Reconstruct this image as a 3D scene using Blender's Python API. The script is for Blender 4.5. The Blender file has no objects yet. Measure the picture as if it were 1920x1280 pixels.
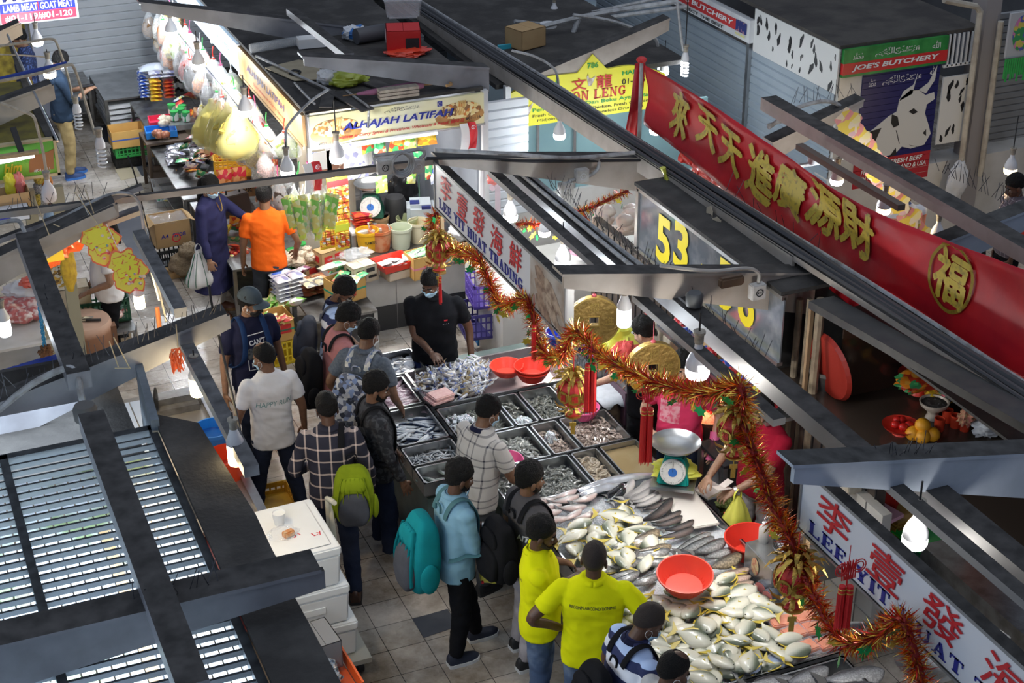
import bpy,bmesh,math,random
from mathutils import Vector,Matrix,noise
from mathutils.bvhtree import BVHTree
S=bpy.context.scene
COL=S.collection
V=Vector
R=math.radians
# ---------------------------------------------------------------- camera (market axes: X across the aisle, Y along it, Z up)
F_PX,PITCH,ROLL,CAM_H,YAW=3002.0,R(27.28),R(-0.251),7.54,R(22.706)
_f0=V((math.sin(YAW),math.cos(YAW),0)); _rt=V((math.cos(YAW),-math.sin(YAW),0)); _z=V((0,0,1))
FW=_f0*math.cos(PITCH)-_z*math.sin(PITCH); _up=_rt.cross(FW)
RT=_rt*math.cos(ROLL)+_up*math.sin(ROLL); UP=_up*math.cos(ROLL)-_rt*math.sin(ROLL)
CAM=V((0,0,CAM_H))
cd=bpy.data.cameras.new('camera'); cam=bpy.data.objects.new('camera',cd); COL.objects.link(cam)
cd.sensor_width=36; cd.lens=F_PX*36/1920; cd.clip_start=.1; cd.clip_end=200
mm=Matrix((RT,UP,-FW)).transposed().to_4x4(); mm.translation=CAM; cam.matrix_world=mm
S.camera=cam
# ---------------------------------------------------------------- world, exposure
w=bpy.data.worlds.new('market_hall_air'); S.world=w; w.use_nodes=True
bg=w.node_tree.nodes['Background']; bg.inputs[0].default_value=(.62,.74,1,1); bg.inputs[1].default_value=.25
S.view_settings.view_transform='Standard'; S.view_settings.look='None'; S.view_settings.gamma=1
S.view_settings.use_curve_mapping=False; S.view_settings.exposure=0.0
S.cycles.use_denoising=True; S.cycles.max_bounces=6; S.cycles.transparent_max_bounces=12
S.cycles.sample_clamp_indirect=4; S.cycles.caustics_reflective=False; S.cycles.caustics_refractive=False
def area_light(name,loc,rot,sx,sy,power,col=(1,1,1)):
 l=bpy.data.lights.new(name,'AREA'); l.shape='RECTANGLE'; l.size=sx; l.size_y=sy; l.energy=power; l.color=col
 o=bpy.data.objects.new(name,l); COL.objects.link(o); o.location=loc; o.rotation_euler=rot; return o
# daylight falling in from the hall's high open side and clerestory
area_light('daylight_high_openings',(-6,4,9.5),(0,R(-50),0),9,4,290,(.72,.85,1))
area_light('daylight_roof_vents',(8,12,11),(0,0,0),12,12,330,(.9,.95,1))
# ---------------------------------------------------------------- pixel helpers: a photo point on a known real plane
def _ray(px,py):return FW+RT*((px-960)/F_PX)-UP*((py-640)/F_PX)
def U(px,py,z=0.):d=_ray(px,py); return CAM+d*((z-CAM_H)/d.z)
def UX(px,py,x):d=_ray(px,py); return CAM+d*(x/d.x)
def UY(px,py,y):d=_ray(px,py); return CAM+d*(y/d.y)
rnd=random.Random(7)
def rr(a,b):return rnd.uniform(a,b)
# ---------------------------------------------------------------- materials
MATS={}
def M(name,col=(.8,.8,.8),rough=.5,metal=0.,nz=None,bump=None,em=None,trans=0.,alpha=1.,coat=0.,dust=None,coord='Object',sss=0.):
 """nz=(scale, colour2, lo, hi) noise mix; bump=(scale, strength); dust=(colour, amount) settles on upward faces"""
 if name in MATS:return MATS[name]
 m=bpy.data.materials.new(name); m.use_nodes=True; nt=m.node_tree; b=nt.nodes['Principled BSDF']
 b.inputs['Base Color'].default_value=(*col,1); b.inputs['Roughness'].default_value=rough; b.inputs['Metallic'].default_value=metal
 b.inputs['Transmission Weight'].default_value=trans; b.inputs['Alpha'].default_value=alpha; b.inputs['Coat Weight'].default_value=coat
 if sss:b.inputs['Subsurface Weight'].default_value=sss; b.inputs['Subsurface Radius'].default_value=(.02,.008,.004)
 L=nt.links.new; out=None
 tc=nt.nodes.new('ShaderNodeTexCoord')
 if nz:
  n=nt.nodes.new('ShaderNodeTexNoise'); n.inputs['Scale'].default_value=nz[0]; n.inputs['Detail'].default_value=5; L(tc.outputs[coord],n.inputs[0])
  r=nt.nodes.new('ShaderNodeMapRange'); r.inputs[1].default_value=nz[2]if len(nz)>2 else.4; r.inputs[2].default_value=nz[3]if len(nz)>3 else.65
  L(n.outputs[0],r.inputs[0]); x=nt.nodes.new('ShaderNodeMix'); x.data_type='RGBA'; L(r.outputs[0],x.inputs[0])
  x.inputs[6].default_value=(*col,1); x.inputs[7].default_value=(*nz[1],1); out=x.outputs[2]
 if dust:
  g=nt.nodes.new('ShaderNodeNewGeometry'); sp=nt.nodes.new('ShaderNodeSeparateXYZ'); L(g.outputs['Normal'],sp.inputs[0])
  r=nt.nodes.new('ShaderNodeMapRange'); r.inputs[1].default_value=.55; r.inputs[2].default_value=.85; r.inputs[4].default_value=dust[1]; L(sp.outputs[2],r.inputs[0])
  n=nt.nodes.new('ShaderNodeTexNoise'); n.inputs['Scale'].default_value=9; n.inputs['Detail'].default_value=8; L(tc.outputs[coord],n.inputs[0])
  cr=nt.nodes.new('ShaderNodeValToRGB'); e=cr.color_ramp.elements; d=dust[0]
  e[0].position=.3; e[0].color=(d[0]*.5,d[1]*.5,d[2]*.5,1); e[1].position=.75; e[1].color=(d[0]*1.7,d[1]*1.7,d[2]*1.7,1); L(n.outputs[0],cr.inputs[0])
  x=nt.nodes.new('ShaderNodeMix'); x.data_type='RGBA'; L(r.outputs[0],x.inputs[0])
  if out:L(out,x.inputs[6])
  else:x.inputs[6].default_value=(*col,1)
  L(cr.outputs[0],x.inputs[7]); out=x.outputs[2]
  r2=nt.nodes.new('ShaderNodeMapRange'); r2.inputs[3].default_value=rough; r2.inputs[4].default_value=.9; L(r.outputs[0],r2.inputs[0]); L(r2.outputs[0],b.inputs['Roughness'])
 if out:L(out,b.inputs['Base Color'])
 if em:b.inputs['Emission Color'].default_value=(*em[0],1); b.inputs['Emission Strength'].default_value=em[1]
 if bump:
  n=nt.nodes.new('ShaderNodeTexNoise'); n.inputs['Scale'].default_value=bump[0]; n.inputs['Detail'].default_value=4; L(tc.outputs[coord],n.inputs[0])
  bu=nt.nodes.new('ShaderNodeBump'); bu.inputs['Strength'].default_value=bump[1]; bu.inputs['Distance'].default_value=.02; L(n.outputs[0],bu.inputs['Height']); L(bu.outputs[0],b.inputs['Normal'])
 MATS[name]=m; return m
def bnd(name,stops,axis,lo,hi,rough=.5,coat=0.,nzs=None,metal=0.,scale_pat=None,coord='Object'):
 """colour that belongs to a place on the thing: ramp along one axis of its own space (markings, countershading)"""
 if name in MATS:return MATS[name]
 m=M(name,rough=rough,coat=coat,metal=metal); nt=m.node_tree; L=nt.links.new; b=nt.nodes['Principled BSDF']
 tc=nt.nodes.new('ShaderNodeTexCoord'); sp=nt.nodes.new('ShaderNodeSeparateXYZ'); L(tc.outputs[coord],sp.inputs[0])
 src=sp.outputs[axis]
 if nzs:
  n=nt.nodes.new('ShaderNodeTexNoise'); n.inputs['Scale'].default_value=nzs[0]; L(tc.outputs[coord],n.inputs[0])
  ad=nt.nodes.new('ShaderNodeMath'); ad.operation='MULTIPLY_ADD'; L(n.outputs[0],ad.inputs[0]); ad.inputs[1].default_value=nzs[1]; L(src,ad.inputs[2]); src=ad.outputs[0]
 r=nt.nodes.new('ShaderNodeMapRange'); r.inputs[1].default_value=lo; r.inputs[2].default_value=hi; L(src,r.inputs[0])
 cr=nt.nodes.new('ShaderNodeValToRGB'); L(r.outputs[0],cr.inputs[0]); e=cr.color_ramp.elements
 if nzs is None and len(stops)>2 and stops[0][0]=='const':cr.color_ramp.interpolation='CONSTANT'; stops=stops[1:]
 while len(e)>1:e.remove(e[-1])
 e[0].position=stops[0][0]; e[0].color=(*stops[0][1],1)
 for p,c in stops[1:]:q=e.new(p); q.color=(*c,1)
 out=cr.outputs[0]
 if scale_pat:
  vo=nt.nodes.new('ShaderNodeTexVoronoi'); vo.inputs['Scale'].default_value=scale_pat[0]; L(tc.outputs[coord],vo.inputs[0])
  mr=nt.nodes.new('ShaderNodeMapRange'); mr.inputs[1].default_value=.25; mr.inputs[2].default_value=.7; mr.inputs[3].default_value=1; mr.inputs[4].default_value=scale_pat[1]; L(vo.outputs[0],mr.inputs[0])
  x=nt.nodes.new('ShaderNodeMix'); x.data_type='RGBA'; x.blend_type='MULTIPLY'; x.inputs[0].default_value=1; L(out,x.inputs[6]); L(mr.outputs[0],x.inputs[7]); out=x.outputs[2]
 L(out,b.inputs['Base Color']); return m
def plaid(name,base,lines,sx,sz,wid=.12,rough=.85,double=False,coord='Object'):
 if name in MATS:return MATS[name]
 m=M(name,rough=rough); nt=m.node_tree; L=nt.links.new; b=nt.nodes['Principled BSDF']
 tc=nt.nodes.new('ShaderNodeTexCoord'); sp=nt.nodes.new('ShaderNodeSeparateXYZ'); L(tc.outputs[coord],sp.inputs[0])
 acc=None
 for ax,s in((0,sx),(2,sz)):
  f=nt.nodes.new('ShaderNodeMath'); f.operation='MULTIPLY'; L(sp.outputs[ax],f.inputs[0]); f.inputs[1].default_value=s*(3 if double else 1)
  fr=nt.nodes.new('ShaderNodeMath'); fr.operation='FRACT'; L(f.outputs[0],fr.inputs[0])
  lt=nt.nodes.new('ShaderNodeMath'); lt.operation='LESS_THAN'; L(fr.outputs[0],lt.inputs[0]); lt.inputs[1].default_value=wid
  o=lt.outputs[0]
  if double:
   g=nt.nodes.new('ShaderNodeMath'); g.operation='MULTIPLY'; L(sp.outputs[ax],g.inputs[0]); g.inputs[1].default_value=s
   gf=nt.nodes.new('ShaderNodeMath'); gf.operation='FRACT'; L(g.outputs[0],gf.inputs[0])
   gl=nt.nodes.new('ShaderNodeMath'); gl.operation='LESS_THAN'; L(gf.outputs[0],gl.inputs[0]); gl.inputs[1].default_value=.6
   mu=nt.nodes.new('ShaderNodeMath'); mu.operation='MULTIPLY'; L(o,mu.inputs[0]); L(gl.outputs[0],mu.inputs[1]); o=mu.outputs[0]
  if acc is None:acc=o
  else:
   a=nt.nodes.new('ShaderNodeMath'); a.operation='MULTIPLY_ADD'; L(o,a.inputs[0]); a.inputs[1].default_value=.55; ah=nt.nodes.new('ShaderNodeMath'); ah.operation='MULTIPLY'; ah.inputs[1].default_value=.55; L(acc,ah.inputs[0]); L(ah.outputs[0],a.inputs[2]); acc=a.outputs[0]
 x=nt.nodes.new('ShaderNodeMix'); x.data_type='RGBA'; L(acc,x.inputs[0]); x.inputs[6].default_value=(*base,1); x.inputs[7].default_value=(*lines,1)
 L(x.outputs[2],b.inputs['Base Color']); return m
def msc(name,cols,scale,rough=.35,stretch=(1,1,1),alpha=1.,coat=0.):
 """printed packaging: blocks of several inks"""
 if name in MATS:return MATS[name]
 m=M(name,rough=rough,alpha=alpha,coat=coat); nt=m.node_tree; L=nt.links.new; b=nt.nodes['Principled BSDF']
 tc=nt.nodes.new('ShaderNodeTexCoord'); mp=nt.nodes.new('ShaderNodeMapping'); mp.inputs['Scale'].default_value=stretch; L(tc.outputs['Object'],mp.inputs[0])
 vo=nt.nodes.new('ShaderNodeTexVoronoi'); vo.inputs['Scale'].default_value=scale; L(mp.outputs[0],vo.inputs[0])
 sp=nt.nodes.new('ShaderNodeSeparateColor'); L(vo.outputs['Color'],sp.inputs[0])
 cr=nt.nodes.new('ShaderNodeValToRGB'); cr.color_ramp.interpolation='CONSTANT'; L(sp.outputs[0],cr.inputs[0]); e=cr.color_ramp.elements
 e[0].color=(*cols[0],1); e[1].position=1/len(cols); e[1].color=(*cols[1],1)
 for i,c in enumerate(cols[2:]):q=e.new((i+2)/len(cols)); q.color=(*c,1)
 L(cr.outputs[0],b.inputs['Base Color']); return m
# ---------------------------------------------------------------- mesh builder
class MB:
 def __init__(s):s.v=[]; s.f=[]; s.mi=[]; s.k=0; s.T=None
 def add(s,vs,fs):
  o=len(s.v); s.v+=[tuple(s.T@V(p))if s.T else tuple(p)for p in vs]
  s.f+=[tuple(i+o for i in f)for f in fs]; s.mi+=[s.k]*len(fs); return s
 def box(s,c,d,rz=0.,rot=None):
  x,y,z=d[0]/2,d[1]/2,d[2]/2
  vs=[V((a*x,b*y,e*z))for e in(-1,1)for a,b in((-1,-1),(1,-1),(1,1),(-1,1))]
  m=rot if rot is not None else(Matrix.Rotation(rz,3,'Z')if rz else None)
  if m is not None:vs=[m@p for p in vs]
  c=V(c); return s.add([p+c for p in vs],[(3,2,1,0),(4,5,6,7),(0,1,5,4),(1,2,6,5),(2,3,7,6),(3,0,4,7)])
 def bx(s,a,b):return s.box([(a[i]+b[i])/2 for i in range(3)],[abs(b[i]-a[i])for i in range(3)])
 def beam(s,p,q,wd,h,upv=(0,0,1)):
  """straight bar of rectangular section, top edge mid-line p-q"""
  p,q=V(p),V(q); d=(q-p).normalized(); sd=d.cross(V(upv)).normalized(); u=sd.cross(d)
  vs=[]
  for e in(p,q):vs+=[e+sd*wd/2,e-sd*wd/2,e-sd*wd/2-u*h,e+sd*wd/2-u*h]
  return s.add(vs,[(0,1,2,3),(7,6,5,4),(0,4,5,1),(1,5,6,2),(2,6,7,3),(3,7,4,0)])
 def hexa(s,a):return s.add(a,[(3,2,1,0),(4,5,6,7),(0,1,5,4),(1,2,6,5),(2,3,7,6),(3,0,4,7)])
 def loft(s,rings,cap=True,closed=True):
  n=len(rings[0]); vs=[p for r in rings for p in r]; fs=[]
  for i in range(len(rings)-1):
   for j in range(n if closed else n-1):
    k=(j+1)%n; fs.append((i*n+j,i*n+k,(i+1)*n+k,(i+1)*n+j))
  if cap and closed:fs.append(tuple(range(n-1,-1,-1))); fs.append(tuple(range((len(rings)-1)*n,len(rings)*n)))
  return s.add(vs,fs)
 def tb(s,pts,r,n=8,flat=1.,wv=None):
  """swept round (or flattened) section; r number or list; wv = width direction"""
  pts=[V(p)for p in pts]; rs=r if isinstance(r,(list,tuple))else[r]*len(pts); rings=[]; pv=None
  for i,p in enumerate(pts):
   d=(pts[min(i+1,len(pts)-1)]-pts[max(i-1,0)]).normalized()
   if wv is not None:a=V(wv)-d*d.dot(V(wv))
   elif pv is None:a=d.cross(V((0,0,1))if abs(d.z)<.9 else V((1,0,0)))
   else:a=pv-d*pv.dot(d)
   a.normalize(); pv=a; b=d.cross(a)
   rings.append([p+a*(math.cos(t*2*math.pi/n)*rs[i])+b*(math.sin(t*2*math.pi/n)*rs[i]*flat)for t in range(n)])
  return s.loft(rings)
 def lth(s,prof,n=20,c=(0,0,0),sy=1.):
  c=V(c); rings=[[c+V((math.cos(t*2*math.pi/n)*r,math.sin(t*2*math.pi/n)*r*sy,z))for t in range(n)]for r,z in prof]
  return s.loft(rings,cap=True)
 def ell(s,c,rad,rot=None,nu=14,nv=9):
  c=V(c); rings=[]
  for i in range(nv+1):
   t=-math.pi/2+math.pi*i/nv; t=max(-1.5,min(1.5,t))
   rg=[V((math.cos(a*2*math.pi/nu)*math.cos(t)*rad[0],math.sin(a*2*math.pi/nu)*math.cos(t)*rad[1],math.sin(t)*rad[2]))for a in range(nu)]
   rings.append([c+(rot@p if rot is not None else p)for p in rg])
  return s.loft(rings)
 def prs(s,poly,d,mat):
  """2-D outline in mat's XY, thickness d along its Z"""
  n=len(poly); vs=[mat@V((x,y,0))for x,y in poly]+[mat@V((x,y,d))for x,y in poly]
  return s.add(vs,[tuple(range(n-1,-1,-1)),tuple(range(n,2*n))]+[(i,(i+1)%n,n+(i+1)%n,n+i)for i in range(n)])
 def sheet(s,nx,ny,fn):
  vs=[fn(i/nx,j/ny)for j in range(ny+1)for i in range(nx+1)]; w_=nx+1
  return s.add(vs,[(j*w_+i,j*w_+i+1,(j+1)*w_+i+1,(j+1)*w_+i)for j in range(ny)for i in range(nx)])
 def mesh(s,name):
  me=bpy.data.meshes.new(name); me.from_pydata(s.v,[],s.f); me.update(); return me
 def B(s,name,mats,parent=None,sm=False,loc=None,rz=0.,bev=0.,bseg=2,solid=0.,sub=0,fix=True):
  me=s.mesh(name)
  if fix or bev:
   bm=bmesh.new(); bm.from_mesh(me)
   if fix:bmesh.ops.recalc_face_normals(bm,faces=bm.faces)
   if bev:bmesh.ops.bevel(bm,geom=[e for e in bm.edges if len(e.link_faces)==2 and e.calc_face_angle(0)>.6],offset=bev,segments=bseg,affect='EDGES',clamp_overlap=True)
   bm.to_mesh(me); bm.free()
  ml=mats if isinstance(mats,(list,tuple))else[mats]
  for m in ml:me.materials.append(m)
  if len(ml)>1 and not bev:me.polygons.foreach_set('material_index',s.mi)
  o=bpy.data.objects.new(name,me); COL.objects.link(o)
  if loc is not None:o.location=loc
  if rz:o.rotation_euler=(0,0,rz)
  if parent:o.parent=parent
  if sm:shade(me,sm if not isinstance(sm,bool)else 40)
  if solid:md=o.modifiers.new('solid','SOLIDIFY'); md.thickness=solid; md.offset=0
  if sub:md=o.modifiers.new('sub','SUBSURF'); md.levels=sub; md.render_levels=sub
  return o
def shade(me,ang=40):
 me.polygons.foreach_set('use_smooth',[True]*len(me.polygons))
 if ang<180:
  try:me.set_sharp_from_angle(angle=R(ang))
  except Exception:pass
def tag(o,label=None,cat=None,group=None,kind=None):
 if label:o['label']=label
 if cat:o['category']=cat
 if group:o['group']=group
 if kind:o['kind']=kind
 return o
def E(name,label,cat,loc=(0,0,0),rz=0.,group=None):
 o=bpy.data.objects.new(name,None); o.empty_display_size=.1; COL.objects.link(o); o.location=loc; o.rotation_euler=(0,0,rz)
 return tag(o,label,cat,group)
def st(o):o['kind']='structure'; return o
def dup(root,loc=None,rot=None,sc=None,label=None,group=None,mats=None):
 kids=[c for c in root.children]
 r=root.copy(); COL.objects.link(r)
 if loc is not None:r.location=loc
 if rot is not None:r.rotation_euler=rot
 if sc is not None:r.scale=sc if isinstance(sc,(tuple,list))else(sc,sc,sc)
 if label:r['label']=label
 if group:r['group']=group
 for ch in kids:
  c=ch.copy(); COL.objects.link(c); c.parent=r
  for g in list(ch.children):
   d=g.copy(); COL.objects.link(d); d.parent=c
 return r
def fr_(o,xd,yd):
 """matrix with origin o, X along xd, Y along yd (made square), Z out"""
 x=V(xd).normalized(); z=x.cross(V(yd)).normalized(); y=z.cross(x)
 m=Matrix((x,y,z)).transposed().to_4x4(); m.translation=V(o); return m
TMP=bpy.data.scenes.new('workbench')
def baked(o):
 """mesh of an object with its modifiers, worked out away from the scene"""
 TMP.collection.objects.link(o); vl=TMP.view_layers[0]; vl.update(); dg=vl.depsgraph
 me=bpy.data.meshes.new_from_object(o.evaluated_get(dg)); d=o.data; bpy.data.objects.remove(o); return me
def txt_(s,name,mat,parent,mtx,height=None,width=None,depth=.004,bold=0.,center=True,shear=0.,spacing=1.,keep=False):
 """lettering as flat solid mesh: fitted to height (cap box) and width, centred on mtx's origin, in its XY plane"""
 c=bpy.data.curves.new(name,'FONT'); c.body=s; cj=any(ord(q)>0x2e80 for q in s); c.offset=0 if cj else bold; c.shear=shear; c.space_character=spacing; c.extrude=.0; c.resolution_u=3
 me=baked(bpy.data.objects.new(name,c)); bpy.data.curves.remove(c)
 if not len(me.vertices):return None
 xs=[v.co.x for v in me.vertices]; ys=[v.co.y for v in me.vertices]; x0,x1,y0,y1=min(xs),max(xs),min(ys),max(ys)
 ky=height/(y1-y0)if height else None; kx=width/(x1-x0)if width else ky
 if ky is None:ky=kx
 for v in me.vertices:
  v.co=mtx@V(((v.co.x-(x0+x1)/2 if center else v.co.x-x0)*kx,(v.co.y-(y0+y1)/2)*ky,depth))
 if cj and bold:
  bm=bmesh.new(); bm.from_mesh(me); g=bm.faces[:]; k_=bold*(height or.3)*.9; xd,yd,zd=mtx.col[0].xyz.normalized()*k_,mtx.col[1].xyz.normalized()*k_,mtx.col[2].xyz.normalized()*.0007
  for q in(xd+zd,-xd+zd*2,yd+zd*3,-yd+zd*4):bmesh.ops.translate(bm,vec=q,verts=[v for v in bmesh.ops.duplicate(bm,geom=g)['geom']if isinstance(v,bmesh.types.BMVert)])
  bm.to_mesh(me); bm.free()
 me.materials.clear(); me.materials.append(mat); me.name=name
 o=bpy.data.objects.new(name,me); COL.objects.link(o)
 if parent:o.parent=parent; o.matrix_parent_inverse=Matrix()if keep else PI(parent)
 return o
def PI(p):
 m=Matrix.LocRotScale(p.location,p.rotation_euler,p.scale); return m.inverted()
def cm(pts,n=6):
 """smooth curve through points"""
 pts=[V(p)for p in pts]; out=[]
 for i in range(len(pts)-1):
  p0,p1,p2,p3=pts[max(i-1,0)],pts[i],pts[i+1],pts[min(i+2,len(pts)-1)]
  for k in range(n):
   t=k/n; out.append(.5*((2*p1)+(p2-p0)*t+(2*p0-5*p1+4*p2-p3)*t*t+(3*p1-p0-3*p2+p3)*t**3))
 return out+[pts[-1]]
# ---------------------------------------------------------------- shared materials
QS=M('brushed_steel',(.55,.56,.57),.28,.9,nz=(6,(.42,.43,.44)))
QD=M('worn_steel',(.34,.34,.34),.38,.85,nz=(8,(.22,.21,.2)),bump=(40,.1))
BEAM=M('grey_painted_steel',(.24,.245,.27),.45,nz=(5,(.19,.19,.21)),dust=((.048,.045,.044),1.))
BEAMW=M('tan_painted_steel',(.46,.41,.36),.45,nz=(5,(.38,.33,.28)),dust=((.05,.047,.045),1.))
BEAMB=M('pale_blue_painted_steel',(.42,.48,.57),.4,nz=(5,(.36,.42,.5)),dust=((.05,.05,.05),1.))
ROOF=M('sooty_stall_roof',(.045,.042,.04),.95,nz=(3.5,(.085,.08,.075),.45,.7),bump=(30,.4))
CONDUIT=M('grey_conduit',(.4,.41,.42),.5,nz=(12,(.24,.23,.22)))
WHITE=M('white_paint',(.72,.73,.74),.45,nz=(4,(.62,.63,.64)))
BLACK=M('black_rubber',(.018,.018,.02),.6)
BLKMET=M('black_sheet_metal',(.03,.03,.032),.55,nz=(6,(.05,.048,.045)))
CARD=M('brown_cardboard',(.5,.33,.16),.85,nz=(4,(.44,.28,.13)))
CARDY=M('tan_printed_carton',(.66,.40,.12),.8,nz=(4,(.6,.35,.1)))
CARDP=M('pale_carton',(.62,.52,.38),.85,nz=(5,(.54,.45,.33)))
WOOD=M('raw_timber',(.5,.36,.2),.75,nz=(14,(.38,.26,.14)))
CLEAR=M('clear_plastic_film',(.92,.95,1),.12,alpha=.14,coat=.6)
CLEARB=M('cloudy_plastic_film',(.85,.88,.9),.15,alpha=.26,coat=.5)
GLASS=M('clear_glass',(.8,.9,.92),.05,alpha=.22)
FOAM=M('white_foam',(.86,.86,.85),.8,nz=(3,(.8,.8,.79)))
RED=M('red_plastic',(.75,.05,.03),.32); REDC=M('red_card',(.62,.03,.03),.5)
GREENP=M('green_plastic',(.04,.38,.08),.4); DGREEN=M('dark_green_plastic',(.02,.09,.05),.45)
YELLOWP=M('yellow_plastic',(.85,.62,.03),.4); BLUEP=M('blue_plastic',(.02,.2,.6),.4); PINKP=M('pink_plastic',(.88,.16,.38),.38)
PURPLE=M('purple_plastic',(.13,.08,.42),.45)
GOLD=M('gold_foil',(.56,.37,.08),.32,.85,bump=(60,.3))
def emis(name,col,s):return M(name,(.9,.9,.9),em=(col,s))
TUBE=emis('lit_tube_white',(1,.98,.95),1.6)
COOL=emis('lit_bulb_cool',(.86,.94,1),14); WARM=emis('lit_bulb_warm',(1,.78,.42),14); NEUT=emis('lit_bulb_neutral',(1,.96,.9),14)
# ================================================================ people
SKIN={k:M('skin_'+k,c,.5,nz=(30,tuple(x*.8 for x in c)),sss=.08)for k,c in dict(dark=(.115,.055,.032),brown=(.21,.105,.06),tan=(.33,.18,.11),fair=(.6,.36,.25)).items()}
HAIR=M('black_hair',(.006,.0055,.0055),.62,bump=(120,.8))
HAIR.node_tree.nodes['Principled BSDF'].inputs['Specular IOR Level'].default_value=.25
STUBBLE=M('short_stubble',(.03,.02,.016),.7,bump=(200,.6))
MASKB=M('pale_blue_mask',(.45,.68,.85),.8); MASKW=M('white_mask_band',(.85,.88,.9),.8); MASKK=M('black_mask',(.02,.02,.022),.8)
EYEW=M('eye_white',(.5,.47,.43),.35); IRIS=M('dark_iris',(.015,.01,.008),.15); LIP=M('lip_brown',(.2,.07,.055),.5)
def clt(name,c,n=.75):
 m=M('cloth_'+name,c,.9,nz=(7,tuple(x*n for x in c)),bump=(220,.15)); m.node_tree.nodes['Principled BSDF'].inputs['Specular IOR Level'].default_value=.12; return m
def fused(mb,name,vox,it=2,fac=.5):
 me=mb.mesh(name+'_t'); o=bpy.data.objects.new('t',me)
 a=o.modifiers.new('r','REMESH'); a.mode='VOXEL'; a.voxel_size=vox; a.use_smooth_shade=True
 b=o.modifiers.new('s','SMOOTH'); b.factor=fac; b.iterations=it
 r=baked(o); bpy.data.meshes.remove(me); r.name=name
 r.polygons.foreach_set('use_smooth',[True]*len(r.polygons)); return r
def link(me,name,mat,parent):
 me.materials.clear(); me.materials.append(mat); o=bpy.data.objects.new(name,me); COL.objects.link(o); o.parent=parent; return o
def sell(c,rx,ry,n=22,e=2.5):
 out=[]
 for i in range(n):
  t=2*math.pi*i/n; ct,s_=math.cos(t),math.sin(t)
  out.append(V((c[0]+rx*math.copysign(abs(ct)**(2/e),ct),c[1]+ry*math.copysign(abs(s_)**(2/e),s_),c[2])))
 return out
def ik(a,t,l1,l2,pole):
 d=t-a; L=min(d.length,(l1+l2)*.995); dn=d.normalized(); t=a+dn*L
 k=(l1*l1-l2*l2+L*L)/(2*L); hh=math.sqrt(max(l1*l1-k*k,0)); p=V(pole); p=(p-dn*p.dot(dn)).normalized()
 return a+dn*k+p*hh,t
def crinkle(me,amp,f,seed):
 """cloth folds: soft swells plus tighter slanting creases"""
 n_=len(me.vertices); co=[0.]*(3*n_); no=[0.]*(3*n_); me.vertices.foreach_get('co',co); me.vertices.foreach_get('normal',no)
 for i in range(n_):
  x,y,z=co[3*i:3*i+3]; n=noise.noise((x*f+seed,y*f,z*f*1.5))+.55*(1-2.2*abs(noise.noise((x*f*1.5+z*5,y*f*1.5+seed,z*f*1.9+x*4))))
  n*=amp
  for j in range(3):co[3*i+j]+=no[3*i+j]*n
 me.vertices.foreach_set('co',co); me.update()
class P:pass
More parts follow.
